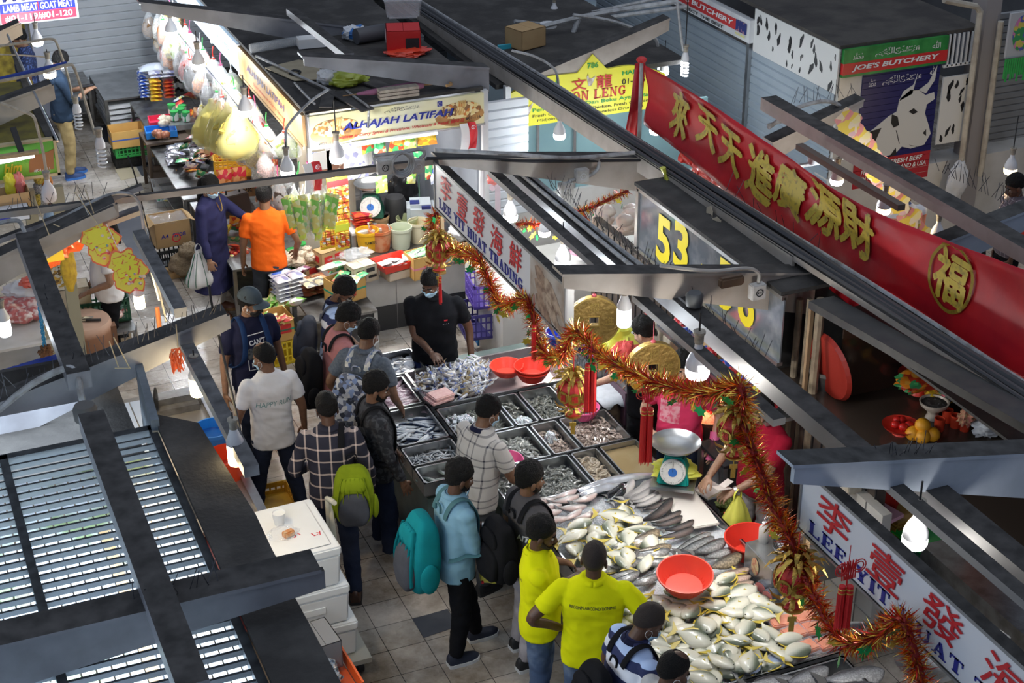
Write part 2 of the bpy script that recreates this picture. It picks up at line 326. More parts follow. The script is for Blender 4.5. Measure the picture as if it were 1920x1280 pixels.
def psn(label,x,y,face,h=1.68,head=(0,0,0),lean=0.,LH=None,RH=None,feet=((-.11,0),(.11,.04)),shirt=None,sleeve='short',collar=None,pants=None,hair='short',skin='brown',mask=None,beard=False,stache=False,glasses=False,cap=None,bw=1.,belly=0.,hem=.465,shoes=None,curl=.5,group=None,z0=0.,polL=None,polR=None,dress=None,hd=None,band=None,hairmat=None,seated=False,mouth=True):
 k=P(); s=h/1.7; k.s=s; k.h=h; head=tuple(head)+(0,)*(3-len(head))
 rz=math.atan2(-face[0],face[1]); root=E('person',label,'person',(x,y,z0),rz,group); k.root=root; sk=SKIN[skin]
 ln=R(lean)
 def bend(p):
  p=V(p); a=(p.z-.48*h)/(.25*h); a=max(0,min(1,a)); a=ln*a*a*(3-2*a); dz=p.z-.5*h
  return V((p.x,p.y*math.cos(a)+dz*math.sin(a),.5*h+dz*math.cos(a)-p.y*math.sin(a)))if p.z>.48*h else p
 k.bend=bend
 nt=bend((0,-.012*s,.85*h))
 HM=Matrix.Translation(nt)@Matrix.Rotation(R(head[0]),4,'Z')@Matrix.Rotation(-R(head[1])-ln*.5,4,'X')@Matrix.Rotation(R(head[2]),4,'Y')@Matrix.Scale(s*1.04,4)
 k.HM=HM
 b=MB(); b.T=HM
 b.ell((0,-.005,.145),(.074,.093,.098)); b.ell((0,.03,.085),(.060,.060,.084)); b.ell((0,.060,.036),(.034,.03,.027))
 b.tb([(0,.086,.118),(0,.098,.095),(0,.110,.076),(0,.096,.066)],[.008,.011,.0145,.011]); b.ell((0,.08,.126),(.048,.016,.011)); b.ell((0,.088,.05),(.023,.010,.011))
 for q in(-1,1):b.ell((q*.077,-.002,.095),(.010,.021,.033),Matrix.Rotation(q*.3,3,'Z')); b.ell((q*.034,.068,.08),(.024,.018,.022)); b.ell((q*.015,.094,.074),(.010,.010,.009))
 b.T=None
 b.tb([bend((0,-.02*s,.79*h)),bend((0,-.016*s,.845*h)),HM@V((0,-.004,.07))],[.062*s,.053*s,.054*s],14)
 tor=[(.50,.085,.062,0),(.58,.080,.062,.006),(.66,.086,.062,.006),(.73,.094,.062,0),(.79,.094,.05,-.004),(.825,.06,.036,-.006)]
 b.loft([[bend(p)for p in sell((0,yy*h,zz*h),ww*h*bw,dd*h)]for zz,ww,dd,yy in tor])
 arms={}
 for sd,T,pol in((-1,LH,polL),(1,RH,polR)):
  Sh=bend((sd*.106*h*bw,-.004*h,.792*h)); T=V(T)*1.if T is not None else V((sd*.17*s,.05,.44*h))
  el,wr=ik(Sh,T,.178*h,.158*h,pol or(sd*.55,-.7,-.35)); arms[sd]=(Sh,el,wr)
  path=cm([Sh+(Sh-el)*.05,Sh.lerp(el,.5),el,el.lerp(wr,.5),wr],4)
  n=len(path); rad=[(.046 if i<n*.3 else.046-.010*(i-n*.3)/(n*.2)if i<n*.5 else.037-.0125*(i-n*.5)/(n*.5))*s*(.6+.4*bw)for i in range(n)]
  b.tb(path,rad,12)
  d=(wr-el).normalized(); hn=V((-sd*.75,-.1,-.45))if abs(d.z)>.6 else V((-sd*.25,0,-1))
  if hd and hd.get(sd):hn=V(hd[sd])
  hn=(hn-d*hn.dot(d)).normalized(); ax=d.cross(hn)*sd; rot=Matrix((ax,d,hn)).transposed(); q=1.0*s
  b.ell(wr+d*.05*q,(.041*q,.056*q,.0165*q),rot); b.tb([wr-d*.01,wr+d*.04*q],[.027*q,.032*q],10,.7,wv=ax)
  for i in range(4):
   fl=(.070,.080,.076,.060)[i]*q; p0=wr+d*(.092,.098,.095,.086)[i]*q+ax*(.033-.0225*i)*q; dd=(d+ax*(.18-.12*i)).normalized(); pts=[p0-dd*.03]; pp=p0
   for j,a in enumerate((.25,.9,1.5)):
    pts.append(pp); an=a*curl*(1+.1*i); pp=pp+(dd*math.cos(an)+hn*math.sin(an))*fl*(.42,.33,.25)[j]
   pts.append(pp); b.tb(pts,[.0095*q,.0092*q,.0088*q,.008*q,.0062*q],8)
  t0=wr+d*.028*q+ax*.026*q
  b.tb([t0,t0+(ax*.7+d*.6+hn*.25)*.034*q,t0+(ax*.62+d*1.0+hn*.45)*.05*q+hn*.004,t0+(ax*.45+d*1.25+hn*.7)*.062*q],[.016*q,.0125*q,.0105*q,.0078*q],8)
 k.arms=arms
 bm_=fused(b,'body',.0056,2); body=link(bm_,'body',sk,root); k.body=body
 bv=BVHTree.FromPolygons([v.co for v in bm_.vertices],[p.vertices for p in bm_.polygons])
 HI=HM
 def skin_pt(a,z,off):
  a=R(a); o=HI@V((math.sin(a)*.3,math.cos(a)*.3,z)); t=HI@V((0,.012,z)); d=(t-o).normalized(); hit=bv.ray_cast(o,d,.5)
  p=hit[0]if hit[0]is not None else t-d*.07; return p-d*off
 def patch(name,mat,a0,a1,zt,zb,off,nx=14,ny=5,sol=.002):
  m=MB(); m.sheet(nx,ny,lambda u,v:skin_pt(a0+(a1-a0)*u,zb(u)+(zt(u)-zb(u))*v,off)); o=m.B(name,mat,root,sm=180,solid=sol); return o
 for q in(-1,1):
  m=MB(); m.T=HM; m.ell((q*.030,.0755,.1065),(.0125,.0105,.0062)); m.k=1; m.ell((q*.030,.0825,.1062),(.0058,.0042,.0056),nu=8,nv=6); m.B('eye',[EYEW,IRIS],root,sm=True)
  if mask is None or True:patch('eyebrow',HAIR,q*8,q*34,lambda u:.137-.004*u,lambda u:.129-.003*u,.003,6,2)
 if mouth and not mask:patch('mouth',LIP,-15,15,lambda u:.054+.002*math.sin(u*3.14),lambda u:.054-.012*math.sin(u*3.14),.0015,8,3)
 hm=hairmat or HAIR
 if beard:patch('beard',STUBBLE if beard!='full' else HAIR,-88,88,lambda u:.043+.06*max(0,abs(u-.5)*2-.35)**1.2*1.5,lambda u:.012+.03*abs(u-.5)*2,.004,24,5,.006)
 if stache or beard:patch('moustache',HAIR if stache else STUBBLE,-19,19,lambda u:.066-.006*abs(u-.5),lambda u:.058-.01*abs(u-.5),.004,8,2,.004)
 if mask:
  mo=patch('face_mask',mask,-66,66,lambda u:.092-.024*(abs(u-.5)*2)**1.6,lambda u:.016+.03*(abs(u-.5)*2)**2,.008,18,7,.003)
  for q in(-1,1):
   m=MB(); pt=[skin_pt(q*64,zz,.006)for zz in(.07,.04)]; ear=HM@V((q*.085,-.022,.105)); er2=HM@V((q*.083,-.02,.075))
   m.tb(cm([pt[0],HM@V((q*.083,.01,.108)),ear,er2,pt[1]],3),.0014*s,5); m.B('ear_loop',MASKW,mo)
 if glasses:
  m=MB(); m.T=HM
  for q in(-1,1):
   m.tb([(q*.032+.02*math.cos(t*.628),.103,.107+.016*math.sin(t*.628))for t in range(11)],.0019,5); m.tb([(q*.052,.102,.112),(q*.08,.03,.112),(q*.082,-.01,.104)],.002,5)
  m.tb([(-.012,.106,.11),(.012,.106,.11)],.0018,5); m.B('eyeglasses',BLACK,root,sm=True)
 if hair and hair!='none':
  m=MB(); m.T=None; q=dict(short=(.084,.102,.103,.006),thick=(.090,.107,.112,.010),buzz=(.0775,.097,.102,.002),ring=(.0785,.098,.103,.002),receding=(.079,.098,.104,.003),long=(.086,.108,.108,.006))[hair]
  m.ell((0,-.012,.148 if hair in('ring','buzz','receding')else.154),q[:3],nu=48,nv=32); me=m.mesh('hair')
  bm=bmesh.new(); bm.from_mesh(me)
  f0,n0={'ring':(.2,.055),'receding':(.215,.055),'long':(.175,.03)}.get(hair,(.168,.055))
  pl=V((0,-(n0-f0)/-.18,0)); a0=V((0,.09,f0)); a1=V((0,-.095,n0)); dr=(a1-a0).normalized(); no=V((1,0,0)).cross(dr); no=no if no.z>0 else-no
  bmesh.ops.bisect_plane(bm,geom=bm.verts[:]+bm.edges[:]+bm.faces[:],plane_co=a0,plane_no=no,clear_inner=True)
  if hair=='ring':bmesh.ops.bisect_plane(bm,geom=bm.verts[:]+bm.edges[:]+bm.faces[:],plane_co=(0,0,.234),plane_no=(0,.22,1),clear_outer=True)
  if hair=='receding':bmesh.ops.bisect_plane(bm,geom=bm.verts[:]+bm.edges[:]+bm.faces[:],plane_co=(0,.045,.2),plane_no=(0,1,.25),clear_outer=True)
  sd_=rr(0,50)
  for v in bm.verts:
   c=v.co; n=noise.noise(c*38+V((sd_,0,0)))+.6*noise.noise(c*90); c=c+(c-V((0,-.012,.15))).normalized()*n*q[3]; t=max(0,min(1,(.185-c.z)/.09)); ra=math.hypot(c.x/.0755,(c.y+.006)/.0955)
   if ra>1.0 and t>0:kk=1+(1.0/ra-1)*t*.92; c=V((c.x*kk,c.y*kk,c.z))
   v.co=c
  bm.to_mesh(me); bm.free(); me.transform(HM); me.polygons.foreach_set('use_smooth',[True]*len(me.polygons))
  ho=link(me,'hair',hm,root); md=ho.modifiers.new('s','SOLIDIFY'); md.thickness=.008; md.offset=-1
  if hair=='long':
   m=MB(); m.T=HM; m.tb(cm([(0,-.10,.14),(0,-.125,.09),(0,-.12,0),(.01,-.1,-.09),(.02,-.09,-.16)],4),[.03,.04,.045,.045,.046,.046,.045,.042,.04,.038,.036,.034,.03,.026,.02,.015,.008],10); m.B('ponytail',hm,ho,sm=True)
 if cap:
  m=MB(); m.T=HM; rings=[]
  for i in range(9):
   t=i/8*1.5; rings.append([V((.086*math.cos(a*.2618)*math.cos(t),-.008+.106*math.sin(a*.2618)*math.cos(t),.158+.105*math.sin(t)))for a in range(24)])
  m.loft(rings); c0=m.B('cap',cap,root,sm=60)
  m=MB(); m.T=HM; m.sheet(12,5,lambda u,v:V((math.sin((u-.5)*2.4)*(.084+v*.02),.02+math.cos((u-.5)*2.4)*(.078+v*.075),.160-v*.018-.02*(abs(u-.5)*2)**2))); m.B('brim',cap,c0,sm=180,solid=.004)
 if shirt:
  m=MB(); bl=belly
  stt=[(hem,.108,.080,.0),(.53,.106,.081+bl*.6,.004+bl*.5),(.60,.100,.078+bl,.008+bl*.7),(.68,.105,.078+bl*.4,.006+bl*.2),(.74,.111,.078,.0),(.782,.108,.066,-.004),(.812,.085,.054,-.006),(.836,.056,.044,-.006),(.852,.040,.040,-.004)]
  if dress:stt=[(dress,.135,.12,0),(.35,.122,.105,0)]+[(.47,.116,.09,0)]+stt[1:]
  m.loft([[bend(p)for p in sell((0,yy*h,zz*h),ww*h*bw,dd*h*(.7+.3*bw))]for zz,ww,dd,yy in stt])
  for sd in(-1,1):
   Sh,el,wr=arms[sd]; m.ell(Sh+V((0,0,-.008*s)),(.067*s,.066*s,.062*s))
   if sleeve=='short':pts=[Sh,Sh.lerp(el,.35),Sh.lerp(el,.68)]; rd=[.064*s,.067*s,.065*s]
   else:pts=cm([Sh,Sh.lerp(el,.5),el,el.lerp(wr,.5 if sleeve=='long' else.2),el.lerp(wr,.93 if sleeve=='long' else.35)],3); rd=[(.064-.026*i/(len(pts)-1))*s for i in range(len(pts))]
   m.tb(pts,rd,14)
  sm=fused(m,'shirt',.0115 if not dress else.013,5); crinkle(sm,.008,7.5,rr(0,90)); so=link(sm,'dress' if dress else 'shirt',shirt,root); k.shirt=so
  k.bv=BVHTree.FromPolygons([v.co for v in sm.vertices],[p.vertices for p in sm.polygons])
  if collar:
   m=MB(); m.sheet(24,2,lambda u,v:bend(V((math.sin(u*6.283+3.14)*(.040+.012*v)*h,-.006*h+math.cos(u*6.283+3.14)*(.040+.012*v)*h*(1.12),(.853-.018*v-.014*max(0,-math.cos(u*6.283))**2)*h)))); m.B('collar',collar,so,sm=180,solid=.007)
 if pants:
  m=MB(); m.loft([sell((0,0,zz*h),ww*h*bw,dd*h)for zz,ww,dd in((.445,.094,.07),(.49,.101,.075),(.53,.098,.07))])
  for i,sd in enumerate((-1,1)):
   fx,fy=feet[i]; hp=V((sd*.052*h*bw,0,.475*h)); an=V((fx,fy,.05*h)); kn=hp.lerp(an,.5)+V((0,.022*h,0))
   if seated:kn=hp+V((0,.22*h,0))
   m.tb(cm([hp,hp.lerp(kn,.5),kn,kn.lerp(an,.5),an],3),[(.056-.024*t/12)*h for t in range(13)],14)
  pm=fused(m,'trousers',.0125,4); crinkle(pm,.008,8,rr(0,90)); link(pm,'trousers',pants,root)
  if shoes:
   for i in range(2):
    fx,fy=feet[i]; m=MB(); L=.145*s; prf=((-.45,.034,.075),(-.3,.042,.10),(0,.044,.095),(.3,.05,.062),(.75,.052,.046),(1.1,.04,.036),(1.28,.012,.02))
    m.loft([[V((fx+wx*math.cos(t*.524),fy+yy*L,.025+max(0,zz*math.sin(t*.524))))for t in range(12)]for yy,wx,zz in prf]); so2=m.B('shoe',shoes[0],root,sm=60)
    m=MB(); m.loft([[V((fx+(wx+.005)*math.cos(t*.524),fy+yy*L,zz))for yy,wx,_ in[pf]for t in range(12)]if False else[V((fx+c*(pf[1]+.005),fy+pf[0]*L*1.03,zz))for c,zz in((-1,.0),(1,.0),(1,.028),(-1,.028))]for pf in prf]); m.B('sole',shoes[1],so2)
 if band:
  Sh,el,wr=arms[band[0]]; m=MB(); d=(wr-el).normalized(); m.tb([el.lerp(wr,.90),el.lerp(wr,.99)],.033*s,14); m.B('wristband',band[1],root,sm=True)
 return k
def print_on(k,s,mat,z,height,width,side=-1,x0=0.,bold=.01,rows=1,name='printed_lettering',sh=0.):
 """lettering lying on the shirt cloth; side -1 back, 1 chest"""
 q=k.s; mt=fr_((x0,0,z*k.h),(-side,0,0),(0,0,1)); o=txt_(s,name,mat,k.shirt,mt,height,width,0,bold,shear=sh,keep=True)
 for v in o.data.vertices:
  p=v.co.copy(); hit=k.bv.ray_cast(V((p.x,side*1.2,p.z)),V((0,-side,0)),3); v.co=V((p.x,hit[0].y+side*.003,p.z))if hit[0]is not None else p
 return o
def patch_on(k,mat,z0,z1,x0,x1,side=1,name='print',off=.002):
 m=MB()
 def f(u,v):
  px,pz=x0+(x1-x0)*u,(z0+(z1-z0)*v)*k.h; hit=k.bv.ray_cast(V((px,side*1.2,pz)),V((0,-side,0)),3); return V((px,(hit[0].y if hit[0]is not None else.1*side)+side*off,pz))
 m.sheet(10,8,f); return m.B(name,mat,k.shirt,sm=180,fix=False)
def bpk(k,label,main,second,strap,w=.32,hh=.46,d=.2,z=.62,off=0.,pocket=True,trim=None,yaw=0.,oneside=0,xo=0.,stripes=False):
 """rucksack on the wearer's back: body, pockets, straps over the shoulders"""
 root=E('backpack',label,'backpack',k.root.location,k.root.rotation_euler.z); B=k.bend
 yb=-.082*k.h-off; zc=z*k.h
 ry=Matrix.Rotation(R(yaw),3,'Z')
 def tr(p):p=ry@V(p); return B(V((p.x+xo,p.y+yb,p.z+zc)))
 def bag(name,mat,w,d,h0,h1,y0,par,e=3.6,n=11):
  m=MB(); rings=[]
  for i in range(n+1):
   t=i/n; f=min(1,(math.sin(math.pi*min(max(t,.015),.985)))**.22); zz=h0+(h1-h0)*t
   rings.append([tr(p+V((1,1,.6))*(.011*noise.noise(V((p.x*9+w*70,p.y*9+y0*30,p.z*11)))))for p in sell((0,y0-d*.5,zz),w*.5*f*(1-.10*t*t),d*.5*f*(1-.3*t*t),24,e)])
  m.loft(rings); me=m.mesh(name)
  o=link(me,name,mat,par); shade(me,60); md=o.modifiers.new('s','SUBSURF'); md.levels=1; md.render_levels=1; return o
 main_o=bag('main_pouch',main,w,d,-hh/2,hh/2,0,root)
 if pocket:
  bag('front_pocket',second,w*.78,d*.45,-hh*.42,hh*.12,-d*.72,root); bag('upper_pocket',second if trim is None else trim,w*.66,d*.3,hh*.1,hh*.36,-d*.72,root)
  for q in(-1,1):
   m=MB(); m.ell(tr((q*w*.5,-d*.5,-hh*.2)),(.03,d*.3,hh*.2)); m.B('side_pocket',trim or second,root,sm=True)
 m=MB(); m.tb(cm([tr((-.04,0,hh*.47)),tr((-.03,0,hh*.56)),tr((.03,0,hh*.56)),tr((.04,0,hh*.47))],4),.010,8,.5); m.B('carry_handle',strap,root,sm=True)
 if stripes:
  m=MB()
  for q in(-1,1):
   for t in range(3):m.tb(cm([tr((q*w*(.1+.13*t),-d*.99,-hh*.3)),tr((q*w*(.12+.13*t),-d*1.01,0)),tr((q*w*(.05+.1*t),-d*.9,hh*.35))],5),.014,6,.3)
  m.B('trim_tape',trim or strap,root,sm=True)
 h=k.h
 for q in((-1,1)if not oneside else(oneside,)):
  pth=[(q*.055*h,-.088*h,.76*h),(q*.058*h,-.052*h,.832*h),(q*.062*h,.0,.858*h),(q*.064*h,.052*h,.828*h),(q*.068*h,.088*h,.74*h),(q*.085*h,.088*h,.65*h),(q*.108*h,.03*h,.60*h),(q*.095*h,-.085*h,.57*h)]
  pts=[]
  for p in cm(pth,5):
   p=B(p); c=B(V((p.x*.55,0,min(p.z,.80*h)))); dv=(c-p); hit=k.bv.ray_cast(c-dv.normalized()*.45,dv.normalized(),1.0)
   if hit[0]is not None:p=hit[0]-dv.normalized()*.010
   pts.append(p)
  m=MB(); m.tb(pts,.026*k.s,8,.3,wv=(1,0,.05)); m.B('shoulder_strap',strap,root,sm=True)
 return root
# ================================================================ setting: floor, walls, roof frames
def floor_mat():
 m=M('market_floor_tiles',rough=.35); nt=m.node_tree; L=nt.links.new; b=nt.nodes['Principled BSDF']
 tc=nt.nodes.new('ShaderNodeTexCoord'); br=nt.nodes.new('ShaderNodeTexBrick'); L(tc.outputs['Object'],br.inputs[0]); br.offset=0; br.squash=1
 for k,v in dict(Scale=1,**{'Mortar Size':.0028,'Brick Width':.3,'Row Height':.3,'Mortar Smooth':.1,'Bias':0}).items():br.inputs[k].default_value=v
 br.inputs['Color1'].default_value=(.52,.47,.415,1); br.inputs['Color2'].default_value=(.44,.40,.35,1); br.inputs['Mortar'].default_value=(.03,.027,.025,1)
 n=nt.nodes.new('ShaderNodeTexNoise'); n.inputs['Scale'].default_value=1.6; n.inputs['Detail'].default_value=7; n.inputs['Roughness'].default_value=.7; L(tc.outputs['Object'],n.inputs[0])
 cr=nt.nodes.new('ShaderNodeValToRGB'); e=cr.color_ramp.elements; e[0].position=.36; e[0].color=(.40,.35,.30,1); e[1].position=.62; e[1].color=(1.05,1.05,1.06,1); L(n.outputs[0],cr.inputs[0])
 x=nt.nodes.new('ShaderNodeMix'); x.data_type='RGBA'; x.blend_type='MULTIPLY'; x.inputs[0].default_value=1; L(br.outputs[0],x.inputs[6]); L(cr.outputs[0],x.inputs[7]); L(x.outputs[2],b.inputs['Base Color'])
 n2=nt.nodes.new('ShaderNodeTexNoise'); n2.inputs['Scale'].default_value=2.2; n2.inputs['Detail'].default_value=4; L(tc.outputs['Object'],n2.inputs[0])
 r=nt.nodes.new('ShaderNodeMapRange'); r.inputs[1].default_value=.42; r.inputs[2].default_value=.6; r.inputs[3].default_value=.12; r.inputs[4].default_value=.42; L(n2.outputs[0],r.inputs[0]); L(r.outputs[0],b.inputs['Roughness'])
 n3=nt.nodes.new('ShaderNodeTexNoise'); n3.inputs['Scale'].default_value=35; L(tc.outputs['Object'],n3.inputs[0]); bu=nt.nodes.new('ShaderNodeBump'); bu.inputs['Strength'].default_value=.12; bu.inputs['Distance'].default_value=.02
 L(n3.outputs[0],bu.inputs['Height']); L(bu.outputs[0],b.inputs['Normal']); return m
fm=MB(); fm.add([(-12,-9,0),(24,-9,0),(24,26,0),(-12,26,0)],[(0,1,2,3)]); st(fm.B('floor',floor_mat(),loc=(2.835,9.803,0)))
SLATE=M('dark_slate_tile',(.05,.055,.07),.4,nz=(4,(.07,.075,.09))); TAN=M('tan_tile',(.42,.36,.25),.4)
trimn=[0]
def hatch(pts,mat,z=.004):
 trimn[0]+=1; m=MB(); q=[U(*p,z)for p in pts]; m.prs([(p.x,p.y)for p in q],.003,Matrix.Translation((0,0,z-.003))); st(m.B('trim_%d'%trimn[0],mat))
for pts in([(203,407),(262,400),(307,503),(267,510)],[(177,237),(215,233),(222,262),(193,267)],[(250,302),(285,298),(297,325),(266,330)],[(773,1160),(839,1141),(860,1173),(795,1195)]):hatch(pts,SLATE)
hatch([(213,312),(248,305),(263,330),(227,338)],TAN)
def shutter(name,a,b,z0,z1,mat,pitch=.09,dep=.018):
 """roller shutter: ribbed sheet from a to b"""
 a,b=V((*a,0)),V((*b,0)); d=(b-a).normalized(); n=V((d.y,-d.x,0)); m=MB(); k=int((z1-z0)/pitch); vs=[]
 for i in range(k):
  z=z0+i*pitch
  for dz,o in((0,0),(pitch*.12,dep),(pitch*.85,dep),(pitch,0)):vs.append((z+dz,o))
 m.sheet(1,len(vs)-1,lambda u,v:(lambda q:a.lerp(b,u)+n*q[1]+V((0,0,q[0])))(vs[min(len(vs)-1,int(round(v*(len(vs)-1))))])); o=m.B(name,mat,fix=False); return st(o)
SHUT=M('grey_roller_shutter',(.62,.65,.68),.45,nz=(1.2,(.54,.57,.6))); SHUTD=M('dull_roller_shutter',(.3,.31,.32),.5,nz=(1.5,(.22,.22,.22))); SHUTB=M('blue_grey_roller_shutter',(.36,.42,.47),.45,nz=(1.2,(.29,.35,.41)))
shutter('wall_back',(2.35,22.6),(6.2,22.6),.35,3.6,SHUT,.11)
m=MB(); m.bx((2.35,22.5,0),(6.2,22.66,.35)); st(m.B('baseboard_back',M('dark_plinth',(.12,.11,.1),.6)))
m=MB(); m.bx((2.22,22.45,0),(2.36,22.7,3.6)); st(m.B('trim_20',M('shutter_post',(.5,.52,.6),.45)))
YBOARD=M('yellow_poster_wall',(.6,.45,.06),.6,nz=(9,(.25,.18,.03)))
m=MB(); m.bx((-1,22.9,0),(2.2,23,3.4)); st(m.B('wall_far_left',YBOARD))
m=MB(); m.bx((6.2,22.5,0),(15,22.7,3.6)); st(m.B('wall_far_right',M('dim_far_wall',(.16,.17,.18),.7,nz=(1,(.1,.1,.11)))))
m=MB(); m.bx((15,3,0),(15.2,23,3.6)); st(m.B('wall_right',M('dim_far_wall')))
# --- roof frame steel
def bkt(a,b,Y,h0,h1,mat=BEAM,wd=.17,flange=True):
 p,q=UY(*a,Y),UY(*b,Y); m=MB(); y0,y1=Y-wd/2,Y+wd/2
 f=.022
 m.hexa([V((p.x,y0,p.z-f)),V((q.x,y0,q.z-f)),V((q.x,y1,q.z-f)),V((p.x,y1,p.z-f)),V((p.x,y0,p.z)),V((q.x,y0,q.z)),V((q.x,y1,q.z)),V((p.x,y1,p.z))])
 w0,w1=Y-wd*.42,Y-wd*.22
 m.hexa([V((p.x+.02,w0,p.z-h0)),V((q.x,w0,q.z-h1)),V((q.x,w1,q.z-h1)),V((p.x+.02,w1,p.z-h0)),V((p.x+.02,w0,p.z-f)),V((q.x,w0,q.z-f)),V((q.x,w1,q.z-f)),V((p.x+.02,w1,p.z-f))])
 return st(m.B('beam',mat))
def rafter(pts,X,wd=.13,h=.11,mat=BEAM):
 q=[UX(*p,X)for p in pts]; zz=sum(p.z for p in q)/len(q); m=MB(); m.beam((X,q[0].y,zz),(X,q[-1].y,zz),wd,h); st(m.B('beam',mat)); return zz,q[0].y,q[-1].y
# main valley gutter: one long channel with its pale side
def zv(y):return 2.66-.0335*(y-6.8)
def gut(x,y0,y1,wd,h,dz=0):m.beam((x,y0,zv(y0)+dz),(x,y1,zv(y1)+dz),wd,h)
m=MB(); gut(6.32,24,3,.2,.05); gut(6.22,24,9.35,.025,.15,-.01); gut(6.44,24,3,.025,.13,-.01); st(m.B('beam_gutter',BEAMW))
def cdt(name,pts,r=.016,mat=CONDUIT,n=6,sm=5,label='grey service conduit clipped along the roof frame',parent=None):
 m=MB(); m.tb(cm(pts,sm),r,n); o=m.B(name,mat,parent,sm=True)
 if parent is None:st(o)
 return o
for dx,dz,r in((-.05,.03,.022),(.01,.035,.028),(.06,.03,.018),(-.1,.03,.014)):
 cdt('trim_conduit',[(6.32+dx+.015*math.sin(y*1.3+dx*40),y,zv(y)+dz+.01*math.sin(y*2+dx*90))for y in(23,20,17,14,12,10,8,6,3)],r,M('dark_cable',(.06,.06,.065),.6)if dx<.05 else CONDUIT)
bkt((562,101),(912,122),14.36,.10,.27,BEAM); bkt((815,290),(1212,290),12.0,.07,.34,BEAMW); bkt((1045,505),(1522,503),9.3,.12,.36,BEAMW); bkt((1472,858),(2010,832),6.25,.13,.36,BEAMB)
bkt((258,0),(790,62),16.6,.1,.34,BEAM)
# far wing of the butterfly roof
def bracket2(a,b,Y,h0,h1,mat=BEAM):return bkt(b,a,Y,h1,h0,mat)
bracket2((1250,30),(995,138),15.05,.14,.3,BEAMW); bracket2((1612,180),(1440,262),12.0,.08,.2,BEAMW); bracket2((1960,370),(1700,470),9.3,.16,.3,BEAMB)
bkt((1440,2),(1842,62),17.6,.16,.34,BEAM)
RFM=M('dark_rafter_steel',(.10,.10,.108),.5,dust=((.048,.045,.044),1.)); RAF=5.2
for pq in([(929,303),(1195,493)],[(1213,518),(1640,842)],[(1654,862),(1990,1068)]):zr,y_,yb=rafter(pq,RAF,.15,.12,RFM)
ya=12.8
for off in(.03,-.04):cdt('trim_conduit',[(5.22+off,12.6,2.38),(5.22+off,11,2.39),(5.22+off,9.95,2.41),(5.22+off,9.3,2.46),(5.22+off,8,2.43),(5.22+off,6.8,2.44),(5.22+off,5.4,2.52)],.018)
TRK=4.92
trk=[]
for i,(a,b)in enumerate((((924,331),(1141,494)),((1195,553),(1462,782)),((1631,890),(1990,1142)))):
 p,q=UX(*a,TRK),UX(*b,TRK); z_=(p.z+q.z)/2; trk.append((z_,p.y,q.y))
 r_=E('tube_light',['bare fluorescent batten slung behind the first white seafood signboard','long dark light batten above the prawn trays and gold coins','fluorescent batten with a white tube beside the nearest signboard'][i],'light',(TRK,(p.y+q.y)/2,z_),0,'light battens under the fish stall roof')
 L_=abs(p.y-q.y); m=MB(); m.box((0,0,-.025),(.09,L_,.05)); m.B('batten',M('dusty_batten',(.3,.29,.28),.5,dust=((.05,.047,.045),1.)),r_)
 m=MB(); m.tb([(0,-L_/2+.05,-.07),(0,L_/2-.05,-.07)],.014,8); m.B('lit_tube',TUBE,r_,sm=True)
 tl_=area_light('tube_glow',(TRK,(p.y+q.y)/2,z_-.1),(0,0,0),.08,L_*.9,8,(1,.98,.95)); tl_.data.spread=R(80)
# left side of the aisle
EDGE=M('grey_edge_channel',(.30,.31,.33),.5,nz=(6,(.22,.22,.23)),dust=((.10,.10,.105),1.))
bkt((592,1048),(-60,1200),6.65,.13,.30,BEAM,.2); bkt((420,578),(-60,765),9.67,.12,.34,BEAM,.17); bkt((212,372),(-40,490),12.1,.13,.26,BEAMW,.17); bkt((94,152),(-40,200),15.2,.16,.24,BEAMW,.17); bkt((34,38),(-40,72),17.6,.14,.2,BEAMW,.17)
zl=2.72
for a,b,X in(((252,372),(345,640),1.72),((352,655),(470,862),1.66),((470,890),(560,1100),1.66)):
 p,q=UX(*a,X),UX(*b,X); m=MB(); z_=(p.z+q.z)/2
 if b[0]>500:continue
 m.beam((X,p.y,z_),(X,q.y,z_),.09,.07); st(m.B('beam',EDGE))
m=MB(); p,q=UX(45,420,.92),UX(140,690,.92); m.beam((.92,p.y,(p.z+q.z)/2),(.92,q.y-.2,(p.z+q.z)/2),.15,.12); st(m.B('beam',BEAM))
m=MB(); p,q=UX(160,700,.87),UX(345,1290,.87); m.beam((.87,p.y,(p.z+q.z)/2),(.87,q.y-.3,(p.z+q.z)/2),.15,.12); st(m.B('beam',BEAM))
m=MB(); q0,q1=UY(-20,399,12.3),UY(912,285,12.3); m.beam(q0,q1,.05,.05); st(m.B('beam_crossrod',BEAMW))
m=MB(); q0,q1=UY(-20,452,12.25),UY(265,345,12.25); m.beam(q0,q1,.06,.04); st(m.B('beam_crossrod',BEAM))
m=MB(); q0,q1=UY(60,452,12.0),UY(212,384,12.0); m.beam(q0,q1,.05,.09); st(m.B('beam',BEAMW))
p0=UX(210,372,1.9)
cdt('trim_conduit',[UY(60,442,12.2),UY(180,375,12.2),UY(235,362,12.2),UY(262,385,12.2),UY(275,470,12.2),UY(299,562,12.2)],.014)
cdt('trim_conduit',[UY(-10,775,9.6),UY(60,720,9.55),UY(125,690,9.5),UY(145,705,9.4),UY(152,740,9.3),UY(160,770,9.25)],.022)
cdt('trim_conduit',[UY(60,447,11.9),UY(55,475,11.8),UY(58,490,11.8),UY(75,490,11.8),UY(86,478,11.8)],.02)
cdt('trim_conduit',[UY(-10,420,12.1),UY(30,413,12.1),UY(42,425,12.1),UY(52,455,12.0)],.018)
cdt('trim_conduit',[UY(392,535,9.7),UY(398,575,9.7),UY(415,650,9.6),UY(440,760,9.2),UY(452,815,9.0)],.009,BLACK)
